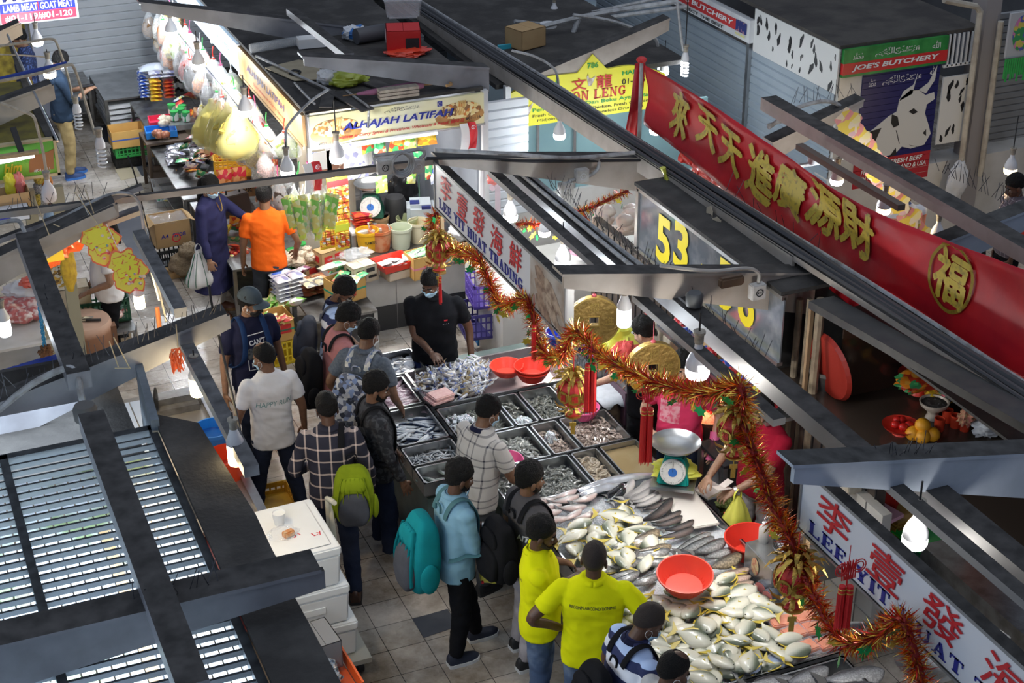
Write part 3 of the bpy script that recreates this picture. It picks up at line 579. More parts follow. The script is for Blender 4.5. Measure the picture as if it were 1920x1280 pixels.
cdt('trim_conduit',[UY(240,292,12.3),UY(250,320,12.3),UY(258,345,12.3)],.007,BLACK); cdt('trim_conduit',[UY(261,355,12.3),UY(270,400,12.3),UY(292,480,12.2)],.006,BLACK)
# pigeon spikes along the beam tops
SPK=M('wire_spike',(.10,.10,.11),.5,.6)
def spikes(a,b,n,seed,L=.16):
 r=random.Random(seed); m=MB()
 for i in range(n):
  p=V(a).lerp(V(b),(i+r.random()*.5)/n); d=V((r.uniform(-.6,.6),r.uniform(-.6,.6),1)).normalized(); m.tb([p,p+d*L*r.uniform(.7,1.1)],.0028,3)
 st(m.B('trim_spikes',SPK))
spikes(UY(0,748,9.6),UY(420,580,9.6),40,1); spikes(UY(0,405,12.3),UY(200,374,12.3),14,2); spikes((5.3,11.8,2.38),(5.3,9.5,2.40),60,3); spikes((5.3,9.2,2.40),(5.3,8.2,2.40),22,4); spikes((6.5,9.4,2.5),(6.5,11,2.5),10,5)
spikes(UY(1480,195,12),UY(1612,178,12),16,6); spikes(UX(1760,320,7.6),UX(1900,390,7.6),24,7); spikes(UY(1650,872,6.25),UY(1740,860,6.25),14,8); spikes(UX(170,840,.9),UX(250,1080,.9),16,9); spikes(UX(90,560,.92),UX(130,680,.92),12,10); spikes(UY(250,1140,6.65),UY(420,1095,6.65),12,11)
# --- left stall roof: open metal grille between a dark board and a shade plate, lit white slats seen below it
GR=M('grimy_grille_bar',(.16,.18,.2),.5,.3,dust=((.05,.055,.06),1.)); ZG=2.45
g=[U(10,868,ZG),U(288,800,ZG),U(415,1130,ZG)]
gx0,gx1,gy1,gy0=-.45,U(285,805,ZG).x,U(285,805,ZG).y,5.2
rt=E('roof_grille','long dusty metal grille laid over the stall roof near the white foam boxes','grille',(0,0,0))
m=MB(); nb=42
for i in range(nb):
 y=gy1-(gy1-gy0)*i/nb
 m.bx((gx0,y-.009,ZG-.032),(gx1,y+.009,ZG))
m.B('louvre_bars',GR,rt)
m=MB()
for x in(gx0,gx0+.45,.36,gx1):m.bx((x-.025,gy0,ZG-.05),(x+.025,gy1+.03,ZG+.012))
m.bx((gx0,gy1-.02,ZG-.05),(gx1,gy1+.04,ZG+.012)); m.B('grille_frame',GR,rt)
def slat_mat():
 m_=M('translucent_slats',(.72,.8,.9),.4,nz=(2.6,(.26,.36,.2),.52,.62)); return m_
m=MB()
for i in range(26):
 x=gx0-.3+i*.085; m.bx((x,4.6,1.72),(x+.074,10.6,1.735))
tag(m.B('slatted_ceiling',slat_mat()),'pale slatted ceiling panel showing through the dusty roof grille','panel')
area_light('stall_tube_under_grille',(.2,7.9,2.36),(0,0,0),1.5,4.6,125,(.75,.87,1)); area_light('stall_tube_under_grille',(1.05,7.2,2.38),(0,0,0),.25,3.,30,(.8,.9,1))
m=MB(); m.bx((1.0,4.6,1.2),(1.24,8.6,1.22)); tag(m.B('white_counter_board',M('pale_board',(.75,.8,.88),.5)),'plain pale board under the roof grille beside the dark roof boards','board')
m=MB(); zb=2.5; x0=gx1+.03; m.prs([(x0,9.0),(U(372,792,zb).x,U(372,792,zb).y),(U(480,965,zb).x,U(480,965,zb).y),(U(548,1110,zb).x,U(548,1110,zb).y),(1.62,5.2),(x0,5.2)],.03,Matrix.Translation((0,0,zb-.03))); st(m.B('roof_left',ROOF))
m=MB(); m.bx((-1,9.0,2.2),(1.22,9.98,2.23)); m.bx((-1,9.94,2.2),(1.2,9.98,2.5)); st(m.B('roof_dark_bay',ROOF))  # dark plate added where the stall interior lies in black shade
m=MB(); a_,b_=U(262,695,2.5),U(292,800,2.5); m.beam((a_.x,a_.y,2.55),(b_.x,b_.y,2.55),.05,.5); tag(m.B('partition_board',M('blue_grey_board',(.16,.2,.24),.6,nz=(5,(.1,.12,.14)))),'upright scratched blue board edging the dark left roof bay','board')
m=MB(); m.bx((-1.5,9.7,0),(-1.4,16,2.4)); m.bx((-1.5,4.5,0),(.9,4.6,2.3)); st(m.B('wall_left',M('stall_side_wall',(.5,.5,.48),.6)))
# lower roof board of the yellow-topped stall further up the aisle
zy=2.4
m=MB(); m.prs([(U(p[0],p[1],zy).x,U(p[0],p[1],zy).y)for p in((-40,278),(108,262),(60,150),(-40,160))],.03,Matrix.Translation((0,0,zy-.03))); st(m.B('roof_olive',M('olive_board',(.2,.17,.03),.8,nz=(7,(.12,.1,.03)))))
m=MB(); m.prs([(U(p[0],p[1],zy+.01).x,U(p[0],p[1],zy+.01).y)for p in((112,262),(88,262),(48,180),(10,65),(14,62),(62,165))],.02,Matrix.Translation((0,0,zy))); st(m.B('roof_felt',ROOF))
cdt('trim_conduit',[UX(14,65,1.45),UX(58,160,1.45),UX(108,265,1.45)],.012,QS)
# ================================================================ the people
NAVY=clt('navy',(.018,.02,.05)); DENIM=clt('dark_denim',(.022,.03,.06)); JEANS=M('cloth_blue_jeans',(.06,.10,.19),.85,nz=(9,(.16,.22,.32),.5,.75)); BLKC=clt('black',(.009,.0095,.012)); WHT=clt('white',(.74,.73,.74),.92)
KHAKI=clt('khaki',(.25,.2,.13)); YEL=clt('lemon_yellow',(.78,.80,.005),.93); GREYC=clt('charcoal',(.09,.085,.09)); LILAC=clt('pale_grey',(.42,.39,.41)); BEIGE=clt('beige',(.48,.36,.17))
STRIPE=bnd('cloth_navy_white_stripes',[('const',),(0,(.5,.62,.85)),(.08,(.02,.03,.1)),(.2,(.72,.76,.85)),(.34,(.35,.5,.8)),(.44,(.02,.03,.1)),(.62,(.75,.78,.86)),(.72,(.02,.03,.1)),(.80,(.45,.58,.85)),(.88,(.015,.02,.08))],2,.75,1.5,.85)
DPLAID=plaid('cloth_dark_plaid',(.018,.018,.035),(.72,.58,.52),10.5,9.5,.13); LPLAID=plaid('cloth_pale_check',(.52,.49,.46),(.04,.04,.06),6.5,6.0,.22,double=True)
CAMO=M('cloth_dark_camouflage',(.012,.013,.018),.8,nz=(26,(.05,.052,.06),.5,.56)); SKY=clt('pale_blue',(.23,.42,.55),.88); DUSKP=clt('dusty_pink',(.48,.20,.20),.85); POLO=M('cloth_blue_grey',(.085,.105,.135),.85,nz=(60,(.13,.15,.18)))
HOTP=clt('hot_pink',(.74,.05,.14),.85); MAROON=clt('maroon',(.36,.012,.035),.8); ORANGE=clt('orange',(.82,.13,.012),.88); DRESS=clt('midnight_blue',(.03,.032,.095),.8); PATN=M('cloth_navy_floral',(.012,.02,.07),.8,nz=(38,(.06,.10,.26),.52,.58))
INKW=M('white_ink',(.8,.8,.8),.7); INKK=M('black_ink',(.02,.02,.02),.6); INKR=M('red_ink',(.7,.03,.05),.6); INKB=M('blue_ink',(.02,.03,.3),.55)
TEAL=clt('teal_nylon',(.008,.24,.27),.85); GREYN=clt('grey_nylon',(.085,.09,.11)); BLKN=clt('black_nylon',(.012,.012,.014)); LIME=clt('lime_nylon',(.26,.34,.015)); MOSAICN=msc('patterned_nylon',[(.08,.09,.14),(.5,.5,.52),(.25,.32,.5),(.03,.035,.05),(.62,.6,.57),(.14,.15,.19)],30,.8)
k=psn('man in grey cap and black mask wearing navy tee with white boxed print',2.67,12.25,(.22,-1),head=(42,14),shirt=NAVY,pants=DENIM,skin='tan',mask=MASKK,cap=clt('slate_cap',(.075,.10,.12)),LH=(-.30,.02,.78),RH=(.30,.04,.76),h=1.7,bw=1.05)
print_on(k,"CAN'T",INKW,.735,.05,.15,1,bold=.03); print_on(k,"NOW",INKW,.615,.045,.14,1,bold=.03)
patch_on(k,M('scuffed_print',(.10,.11,.11),.8,nz=(60,(.02,.02,.03))),.645,.705,-.095,.095)
m=MB()
for x0,x1,z0,z1 in((-.1,.1,.772,.776),(-.1,-.094,.705,.776),(.094,.1,.705,.776),(-.1,-.094,.585,.645),(.094,.1,.585,.645),(-.1,.1,.585,.589)):
 m.sheet(4,4,lambda u,v:(lambda px,pz:V((px,k.bv.ray_cast(V((px,1.2,pz)),V((0,-1,0)),3)[0].y+.003,pz)))(x0+(x1-x0)*u,(z0+(z1-z0)*v)*k.h))
m.B('print_border',INKW,k.shirt,fix=False)
for q in(-1,1):
 m=MB(); m.tb([k.HM@V((q*.082,.012,.10)),k.HM@V((q*.085,.016,.082))],.006,6); m.B('earbud',MASKW,k.root)
capbag=bpk(k,'navy backpack worn by the man in the grey cap',NAVY,NAVY,clt('blue_webbing',(.02,.05,.14)),w=.3,hh=.42)
k=psn('balding man seen from behind in white tee and dark jeans',2.58,11.28,(-.05,1),head=(38,14),shirt=WHT,pants=DENIM,skin='brown',mask=MASKB,hair='ring',LH=(-.30,.12,.80),RH=(.29,.06,.78),feet=((-.2,0),(.2,.02)),h=1.66,hem=.44)
print_on(k,'HAPPY RUN',M('faint_green_ink',(.15,.3,.3),.8),.70,.045,.30,-1,x0=0,bold=0,sh=.2)
k=psn('bearded man in glasses and striped polo looking down',3.42,12.3,(1,-.35),head=(-22,34),lean=6,shirt=STRIPE,collar=NAVY,pants=DENIM,skin='brown',beard=True,glasses=True,hair='thick',LH=(-.2,.18,.9),RH=(.2,.2,.9))
bpk(k,'grey backpack worn by the man in glasses',GREYN,GREYN,GREYN,w=.28,hh=.4)
k=psn('man in dusty pink shirt and pale mask looking down',3.27,11.72,(1,.02),head=(-8,32),lean=6,shirt=DUSKP,pants=KHAKI,skin='brown',mask=MASKB,hair='thick',LH=(-.18,.24,.95),RH=(.18,.24,.92))
bpk(k,'plain black backpack worn over the dusty pink shirt',BLKN,BLKN,BLKN,w=.32,hh=.52,z=.60,d=.22)
k=psn('man in blue-grey polo bending over the squid tray',3.36,11.27,(.75,.65),head=(-12,22),lean=8,shirt=POLO,collar=POLO,pants=DENIM,skin='brown',mask=MASKW,LH=(-.3,.14,.85),RH=(.25,.2,.85),feet=((-.12,-.05),(.12,.1)))
bpk(k,'grey and white patterned backpack with chequered straps',MOSAICN,MOSAICN,msc('chequered_strap',[(.55,.55,.5),(.15,.2,.32),(.7,.68,.62),(.4,.42,.5)],26,.8),w=.31,hh=.46,d=.2)
k=psn('bearded man in black camouflage long sleeves beside the sardines',3.2,10.43,(1,-.12),head=(-8,14),shirt=CAMO,sleeve='long',pants=DENIM,skin='brown',beard='full',stache=True,hair='thick',LH=(-.22,.14,.85),RH=(.22,.16,.78),bw=1.1)
bpk(k,'black quilted backpack worn by the man in black camouflage',CAMO,CAMO,BLKN,w=.33,hh=.5,z=.60)
k=psn('man from behind in dark plaid shirt with pale lines',2.76,10.2,(.3,1),head=(10,14),lean=4,shirt=DPLAID,collar=DPLAID,sleeve='long',pants=DENIM,skin='dark',mask=MASKW,LH=(-.17,.22,.95),RH=(.3,.08,.8),feet=((-.14,.06),(.13,-.28)),hem=.45,shoes=(M('brown_leather',(.06,.025,.015),.4),BLACK))
bpk(k,'lime green and grey backpack hung on one shoulder',LIME,GREYN,BLKN,w=.32,hh=.5,z=.56,xo=.16,oneside=1,trim=LIME,stripes=True,d=.2)
k=psn('man in black polo and pale blue mask standing behind the crabs',4.30,12.08,(-.4,-1),head=(-24,22),shirt=BLKC,collar=BLKC,pants=clt('royal_denim',(.02,.035,.12)),skin='dark',mask=MASKB,LH=(-.33,.05,.80),RH=(.02,.30,.98),bw=1.16,h=1.68,band=(-1,M('green_rubber',(.05,.6,.12),.5)),curl=.9)
print_on(k,'hamilton'[:0]or '· · · ·',INKW,.705,.008,.05,1,x0=-.11); patch_on(k,INKR,.722,.731,-.125,-.095)
k=psn('man in pale black-checked polo leaning on the prawn trays',3.745,9.72,(.95,.32),head=(-8,20),lean=10,shirt=LPLAID,collar=NAVY,pants=clt('grey_denim',(.07,.075,.085)),skin='brown',mask=MASKB,LH=(-.12,.36,.93),RH=(.2,.38,.9),bw=1.12,feet=((-.12,-.1),(.12,-.02)),shoes=(BLACK,BLACK),band=(1,M('brass_bangle',(.5,.36,.12),.3,.9)))
k=psn('man in pale blue shirt with mask under his chin holding carrier bags',3.28,8.96,(1,.08),head=(-4,14),lean=4,shirt=SKY,collar=SKY,sleeve='roll',pants=BLKC,skin='dark',beard='full',hair='thick',LH=(-.10,.31,.99),RH=(.05,.30,.96),feet=((-.10,.22),(.10,-.04)),shoes=(M('navy_knit_shoe',(.015,.02,.04),.7),WHITE),curl=1.,hd={1:(0,0,-1),-1:(0,0,-1)},hem=.45,band=(-1,QS))
m=MB(); m.T=k.HM; m.sheet(10,4,lambda u,v:V((math.sin((u-.5)*2.2)*.06,.035+math.cos((u-.5)*2.2)*.062,.0+.035*v))); m.B('face_mask',MASKB,k.root,sm=180,solid=.003)
bpk(k,'large teal and grey backpack worn over a pale blue shirt',TEAL,GREYN,M('cloth_grey_teal_strap',(.06,.16,.18),.8),w=.36,hh=.62,d=.25,z=.60,trim=TEAL,stripes=True)
k=psn('bearded man in charcoal tee beside the milkfish',3.78,8.74,(1,.12),head=(-6,8),shirt=GREYC,pants=LILAC,skin='brown',beard='full',hair='thick',LH=(-.2,.2,.9),RH=(.2,.18,.9),shoes=(BLACK,WHITE),feet=((-.12,-.02),(.12,-.1)))
print_on(k,'AIT',INKW,.68,.05,.11,-1,x0=.10,bold=.04,sh=.2)
bpk(k,'black backpack with a crumpled blue wrapper in its side pocket',BLKN,BLKN,BLKN,w=.34,hh=.52,z=.62,d=.21)
k=psn('man in yellow polo with arms folded and moustache',3.58,8.10,(.95,-.4),head=(-2,12),shirt=YEL,collar=YEL,pants=JEANS,skin='dark',stache=True,beard=True,hair='short',LH=(.13,.24,1.13),RH=(-.14,.26,1.10),bw=1.1,feet=((-.12,0),(.12,-.05)),shoes=(BLACK,BLACK))
print_on(k,'RECONN AIRCONDITIONING',INKK,.745,.018,.26,-1)
k=psn('man in yellow polo from behind with hands on hips',3.78,7.68,(.45,.9),head=(-12,8),shirt=YEL,collar=YEL,pants=JEANS,skin='dark',hair='buzz',hairmat=STUBBLE,LH=(-.21,.03,.97),RH=(.21,.03,.97),polL=(-1,-.55,.1),polR=(1,-.55,.1),bw=1.14,hem=.45)
print_on(k,'RECONN AIRCONDITIONING',INKK,.748,.022,.30,-1,bold=.012)
k=psn('balding man in pale blue mask and striped polo',3.66,7.0,(1,.02),head=(-12,30),lean=10,shirt=STRIPE,collar=NAVY,pants=DENIM,skin='dark',mask=MASKB,hair='receding',hairmat=STUBBLE,LH=(-.2,.25,.9),RH=(.2,.25,.9),bw=1.1)
bpk(k,'black backpack worn by the balding man in striped polo',BLKN,BLKN,BLKN,w=.34,hh=.5,d=.2,z=.6)
k=psn('man with thinning crown at the bottom edge of the fish stall',3.70,6.50,(1,.05),head=(-8,20),shirt=clt('grey_white',(.5,.5,.5)),pants=DENIM,skin='dark',hair='ring',mask=MASKW)
k=psn('woman in long navy dress and pale blue mask holding bags',3.02,15.36,(.8,-.6),head=(-22,20),lean=4,shirt=DRESS,sleeve='long',dress=.19,pants=WHT,skin='tan',mask=MASKB,hair='long',LH=(-.1,.50,1.03),RH=(.27,.10,.70),h=1.58,bw=1.12,belly=.012,shoes=(M('brown_sandal',(.13,.05,.03),.5),M('cork_sole',(.25,.14,.06),.7)),curl=1.1)
m=MB(); m.tb(cm([k.bend((-.06,.08,1.33)),k.bend((-.02,.13,1.22)),k.bend((.02,.13,1.20)),k.bend((.05,.1,1.3))],4),.005,5); m.B('gold_chain',GOLD,k.root)
k=psn('man in bright orange tee seen from behind at the spice stall',3.45,14.62,(.2,1),head=(-6,10),shirt=ORANGE,pants=clt('dark_trousers',(.04,.045,.06)),skin='brown',LH=(-.26,.1,.78),RH=(.28,.12,.85),h=1.66)
k=psn('person with tied black hair in white tee by the butcher block',1.84,14.6,(-1,.12),head=(6,24),shirt=WHT,pants=BLKC,skin='tan',hair='long',LH=(-.18,.2,.9),RH=(.2,.1,.9),h=1.63,bw=1.1,belly=.01)
k=psn('person in dark navy floral shirt near the yellow poster wall',1.98,21.1,(-1,.1),head=(0,24),shirt=PATN,pants=NAVY,skin='brown',h=1.7,bw=1.15)
k=psn('man in navy shirt and beige trousers reading his phone',2.22,20.0,(1,.08),head=(0,36),shirt=clt('slate_navy',(.03,.05,.085)),sleeve='roll',pants=BEIGE,skin='tan',mask=MASKW,LH=(-.06,.33,1.12),RH=(.08,.33,1.12),shoes=(M('blue_trainer',(.02,.05,.16),.6),M('bright_blue_sole',(.05,.2,.6),.6)),feet=((-.1,.05),(.1,-.02)))
ph=MB(); ph.box((0,0,0),(.08,.15,.01)); q=k.root.matrix_basis@V((0,.36,1.16)); tag(ph.B('phone',BLACK,loc=q,rz=k.root.rotation_euler.z,bev=.003),'black phone held by the man in beige trousers','phone')
k=psn('seller in hot pink tee behind the weighing scale',5.66,9.96,(-.62,-.78),head=(10,18),shirt=HOTP,pants=DENIM,skin='fair',hair='thick',LH=(-.30,.10,.80),RH=(.2,.24,.95),h=1.6,bw=1.12,belly=.02)
patch_on(k,M('pink_print',(.75,.35,.4),.7,nz=(30,(.7,.06,.14))),.63,.74,-.02,.15); SELL=k
m=MB(); sh_,el_,wr_=k.arms[-1]; m.tb([el_.lerp(wr_,.55),wr_,wr_+(wr_-el_).normalized()*.12],[.047,.04,.05],12); m.B('rubber_glove',PINKP,k.root,sm=True)
k=psn('seller in maroon polo counting banknotes beside the garland',5.86,9.0,(-1,-.22),head=(0,26),shirt=MAROON,collar=MAROON,pants=LILAC,skin='tan',LH=(-.12,.40,.98),RH=(.10,.48,1.0),bw=1.15,h=1.66,curl=1.,band=(-1,QS)); MAR=k
k=psn('dark-haired seller in black tee half hidden behind the gold coins',5.62,10.5,(-.5,.85),head=(0,25),shirt=BLKC,pants=BLKC,skin='fair',hair='thick',LH=(-.22,.46,.93),RH=(.2,.2,.9),h=1.64)
k=psn('woman in candy pink tee and black mask at a far counter',9.1,10.8,(.85,-.5),head=(-6,22),shirt=clt('candy_pink',(.72,.2,.38),.9),pants=BLKC,skin='fair',mask=MASKK,hair='long',LH=(-.1,.35,1.),RH=(.2,.3,1.0),h=1.58)
k=psn('dark-haired person reaching into a steel bowl beside the candy pink tee',9.0,10.3,(.9,.45),head=(0,14),shirt=BLKC,pants=BLKC,skin='fair',hair='thick',LH=(-.05,.5,1.25),RH=(.2,.2,1.),h=1.6)
k=psn('person in white, orange and blue striped top by the cow mural',9.42,12.3,(-.25,-1),head=(0,20),shirt=bnd('cloth_orange_white_stripes',[('const',),(0,(.7,.7,.72)),(.2,(.72,.26,.16)),(.38,(.7,.7,.72)),(.5,(.72,.26,.16)),(.66,(.7,.7,.72)),(.82,(.06,.12,.35))],2,.75,1.5,.85),pants=BLKC,skin='brown',h=1.62,bw=1.2,belly=.02)
k=psn('person in dark checked shirt at the far edge by the white tiled wall',10.55,11.95,(-.9,.2),head=(0,20),shirt=plaid('cloth_small_check',(.10,.08,.10),(.35,.32,.36),22,22,.15),pants=BLKC,skin='dark',h=1.64)
k=psn('person in crimson shirt bending over the raw meat',.62,15.25,(-.9,-.45),lean=52,head=(0,10),shirt=clt('crimson',(.62,.015,.05),.85),pants=BLKC,skin='fair',h=1.68,bw=1.15,LH=(-.1,.6,.8),RH=(.2,.6,.8))
k=psn('person in pale blue checked shirt half hidden behind the orange bags',1.5,15.55,(-1,.3),head=(0,10),shirt=plaid('cloth_blue_check',(.36,.48,.6),(.2,.3,.42),16,16,.2),pants=BLKC,skin='brown',h=1.62)
# ================================================================ the seafood stall
ZR=.80
PANEL=M('green_tinted_steel',(.22,.28,.27),.3,.6,nz=(4,(.14,.19,.18)))
cb=E('fish_counter','long stainless steel counter carrying all the seafood trays','counter',(4.4,10,0))
m=MB(); m.bx((3.50-4.4,.10,0),(5.28-4.4,2.28,.64)); m.B('front_cabinet',PANEL,cb); m=MB(); m.bx((4.12-4.4,-4.2,0),(5.3-4.4,.08,.64)); m.B('side_cabinet',QD,cb)
m=MB()
for y in(-4.1,-2.5,-1,.2,2.2):m.bx((.84,y-.02,0),(.9,y+.02,.7))
m.B('leg_frame',QS,cb)
def tray(label,x0,x1,y0,y1,zb=.69,zt=ZR,base=None):
 t=E('steel_tray',label,'tray',((x0+x1)/2,(y0+y1)/2,zb),0,'steel display trays'); a,b=(x1-x0)/2,(y1-y0)/2; h=zt-zb
 m=MB(); m.bx((-a,-b,-.012),(a,b,0)); m.B('base',base or QD,t)
 m=MB(); e=.011
 for q in(-1,1):m.bx((q*a-e/2,-b,0),(q*a+e/2,b,h)); m.bx((-a,q*b-e/2,0),(a,q*b+e/2,h)); m.bx((q*(a-.006)-.012,-b,h-.004),(q*(a-.006)+.012,b,h)); m.bx((-a,q*(b-.006)-.012,h-.004),(a,q*(b-.006)+.012,h))
 m.B('rim',QS,t); return t
T1=(3.50,3.825,11.87,12.29); T2=(3.84,4.15,11.87,12.31)
tray('steel tray of small silver fish at the far corner',*T1); tray('steel tray of broad silver pomfret in front of the man in black polo',*T2); tray('steel tray heaped with pale squid',3.49,3.905,11.31,11.84); tray('steel tray of blue-backed sardines',3.47,3.92,10.69,11.28)
tray('steel tray of tiny anchovies',3.47,3.92,10.36,10.67); tray('narrow steel tray with a few silver fish at the counter corner',3.47,3.92,10.08,10.34); tray('wide shallow steel tray under the heap of crabs',3.94,5.28,11.21,11.90,.70,.80,M('pinkish_steel',(.4,.3,.31),.3,.7))
PR=[('prawn tray half filled with ice behind the man in checked polo',3.96,4.475,10.62,11.16),('narrow prawn tray with ice at one end',4.49,4.70,10.62,11.16),('prawn tray of dark tiger prawns under the pineapple lantern',4.715,5.03,10.62,11.16),('steel tray holding the pink basket',5.045,5.28,10.62,11.16),('broad prawn tray with a pink basket on it',3.96,4.57,10.08,10.60),('narrow tray of brown prawns',4.585,4.83,10.08,10.60),('prawn tray of striped brown prawns by the red tassel',4.845,5.29,10.08,10.60),('broad tray of grey prawns beside the man in charcoal tee',3.96,4.69,9.52,10.06),('narrow tray of pale prawns beside the murky water tray',4.705,4.95,9.52,10.06),('steel tray of murky brown water',4.965,5.31,9.50,10.06)]
for a in PR:tray(*a)
m=MB(); m.bx((4.975,9.51,.70),(5.30,10.05,.745)); tag(m.B('murky_water',M('murky_water',(.33,.24,.12),.06,nz=(5,(.38,.29,.16)))),'murky brown water standing in a steel tray','water',kind='stuff')
tray('large steel trough filled with ice for the whole fish',4.05,5.37,7.03,9.49,.66,.80); tray('steel tray of big silver sea bass at the bottom edge',4.05,5.30,6.2,6.99,.66,.80)
ICE=M('crushed_ice',(.78,.8,.83),.35,nz=(40,(.62,.66,.7)),bump=(90,.8),sss=.1)
m=MB(); m.sheet(60,90,lambda u,v:V((4.06+1.3*u,7.04+2.44*v,.735+.03*noise.noise((u*14,v*22,3))+.05*math.sin(math.pi*u)*math.sin(math.pi*v)))); tag(m.B('crushed_ice',ICE,sm=180),'bed of crushed ice under the whole fish','ice',kind='stuff')
def icepile(x,y,sx,sy,h,lab):
 m=MB()
 for i in range(90):
  a,r=rr(0,6.28),math.sqrt(rnd.random()); px,py=r*math.cos(a),r*math.sin(a); m.box((x+px*sx,y+py*sy,.70+(1-r*r)*h+rr(0,.02)),(rr(.015,.035),rr(.015,.035),rr(.012,.03)),rot=Matrix.Rotation(rr(0,3),3,V((rr(-1,1),rr(-1,1),1))))
 tag(m.B('ice_cubes',ICE),lab,'ice',kind='stuff')
icepile(4.12,10.95,.15,.17,.05,'loose ice in the prawn tray behind the man in checked polo'); icepile(4.6,10.75,.08,.10,.06,'loose ice at the end of the narrow prawn tray'); icepile(4.7,10.42,.04,.05,.08,'small lump of ice on the brown prawns')
# --- fish
OVAL=[(0,.05),(.03,.22),(.09,.48),(.2,.78),(.34,.97),(.46,1),(.6,.88),(.74,.6),(.86,.28),(.94,.13),(1,.11)]
LONG=[(0,.1),(.03,.3),(.08,.52),(.16,.76),(.3,.97),(.44,1),(.6,.9),(.75,.66),(.88,.38),(.95,.26),(1,.24)]
SLIM=[(0,.18),(.03,.45),(.08,.7),(.18,.95),(.35,1),(.55,.92),(.75,.7),(.9,.42),(1,.25)]
FOGROUND=None
def fish(name,label,group,L,H,T,prof,mat,fin,tail=.16,spread=.5,fork=.6,bend=0.,dorsal=.12,pect=True,eye=True):
 """a whole fish lying on its side: snout +X, back +Y"""
 m=MB(); B=L*(1-tail); rings=[]
 def ctr(t):return V((L*.5-t*B,bend*L*(t-.4)**2*1.6,bend*.3*L*(t-.4)**2))
 for t,h in prof:
  c=ctr(t); th=max(.004,T*(h**.75)*(1-.35*t)*.5*1.15)
  rings.append([c+V((0,math.cos(a*.5236)*H*.5*h,math.sin(a*.5236)*th))for a in range(12)])
 m.loft(rings); o=m.B(name,mat,sm=70); tag(o,label,'fish',group)
 e=ctr(1); tl=L*tail; hs=H*spread; m=MB()
 poly=[(e.x+.01,H*.055),(e.x-tl*.35,hs*.55),(e.x-tl,hs),(e.x-tl*(1-fork*.75),0),(e.x-tl,-hs),(e.x-tl*.35,-hs*.55),(e.x+.01,-H*.055)]
 m.prs([(x,y+e.y)for x,y in poly],.003,Matrix.Translation((0,0,e.z-.0015))); m.B('tail_fin',fin,o)
 if dorsal:
  m=MB(); up=[]; dn=[]
  for t,k in((.3,0),(.38,1),(.5,.7),(.66,.5),(.8,.35),(.88,0)):
   hh=H*.5*[p[1]for p in prof if p[0]<=t][-1]; c=ctr(t); up.append((c.x-.02*L*k,c.y+hh*.9+H*dorsal*k)); dn.append((c.x,c.y-hh*.9-H*dorsal*k*.8*(t>.5)))
  base=[(ctr(t).x,ctr(t).y)for t in(.86,.6,.3)]
  m.prs(up+base,.003,Matrix.Translation((0,0,-.0015))); m.prs(dn[2:]+[(ctr(t).x,ctr(t).y)for t in(.86,.5)],.003,Matrix.Translation((0,0,-.001))); m.B('dorsal_fin',fin,o)
 if pect:
  c=ctr(.3); m=MB(); m.prs([(c.x,-.02*H),(c.x-.10*L,.06*H),(c.x-.15*L,-.03*H),(c.x-.1*L,-.10*H)],.003,Matrix.Translation((0,0,T*.52))@Matrix.Rotation(.12,4,'Y')); m.B('pectoral_fin',fin,o)
 if eye:
  c=ctr(.075); m=MB(); r=max(.004,H*.035)
  for q in(-1,1):m.ell((c.x,.10*H+c.y,q*T*.26),(r,r,r*.8),nu=8,nv=6)
  m.B('eye',M('fish_eye',(.02,.018,.015),.1),o)
 return o
def fmat(name,belly,mid,back,H,rough=.22,scale=None):return bnd(name,[(0,belly),(.35,tuple(.8*a+.2*b for a,b in zip(belly,mid))),(.62,mid),(.85,back),(1,tuple(x*.8 for x in back))],1,-H*.5,H*.5,rough+.06,.35,(14,H*.12),.0,scale)
YFIN=M('yellow_fin',(.55,.42,.05),.4); DFIN=M('dark_fin',(.10,.095,.09),.5); GFIN=M('grey_fin',(.34,.33,.32),.4); PFIN=M('pink_fin',(.6,.36,.28),.4)
POMP=[fish('pompano','plump silver pompano with yellow fins in the heap on the ice','golden pompano heaped on the ice',.29,.15,.055,OVAL,fmat('pompano_skin%d'%i,(.76,.72,.58),(.60,.59,.48),(.15,.175,.12),.15),YFIN,bend=b,dorsal=.13)for i,b in enumerate((.15,-.12,.0))]
CATF=fish('pink_bellied_catfish','pink-bellied grey fish laid beside the man in charcoal tee','pink-bellied fish at the corner of the ice',.40,.105,.07,LONG,fmat('catfish_skin',(.72,.52,.48),(.55,.48,.45),(.12,.11,.10),.105),DFIN,.14,.5,.5,.12,.08)
SLIMF=fish('slim_grey_fish','slim silver-grey fish laid slantwise near the weighing scale','slim grey fish by the scale',.46,.085,.06,SLIM,fmat('slim_skin',(.62,.58,.55),(.46,.44,.43),(.24,.23,.23),.085),GFIN,.13,.5,.5,.15,.07)
BLKF=fish('black_catfish','glossy black catfish lying on the slim grey fish','black catfish',.27,.065,.06,SLIM,M('black_fish_skin',(.02,.02,.024),.15,coat=.5),DFIN,.14,.5,.3,.1,.08)
DARKF=fish('dark_snakehead','long dark brown fish in the slanting row','dark snakeheads',.46,.085,.07,SLIM,fmat('dark_skin',(.22,.17,.155),(.06,.052,.05),(.015,.014,.015),.085,.2),DFIN,.12,.5,.3,.16,.06)
CARP=fish('scaly_carp','fat brown-scaled carp in the slanting row','scaly carp',.43,.135,.085,LONG,fmat('carp_skin',(.54,.43,.28),(.26,.2,.13),(.05,.043,.035),.135,.25,(55,.45)),DFIN,.15,.5,.5,.12,.08)
MILK=fish('grey_milkfish','silver grey fish with dark back in the slanting row','silver grey fish',.44,.12,.08,LONG,fmat('milk_skin',(.5,.49,.47),(.22,.225,.225),(.035,.037,.04),.12,.2,(60,.6)),DFIN,.15,.5,.6,.12,.08)
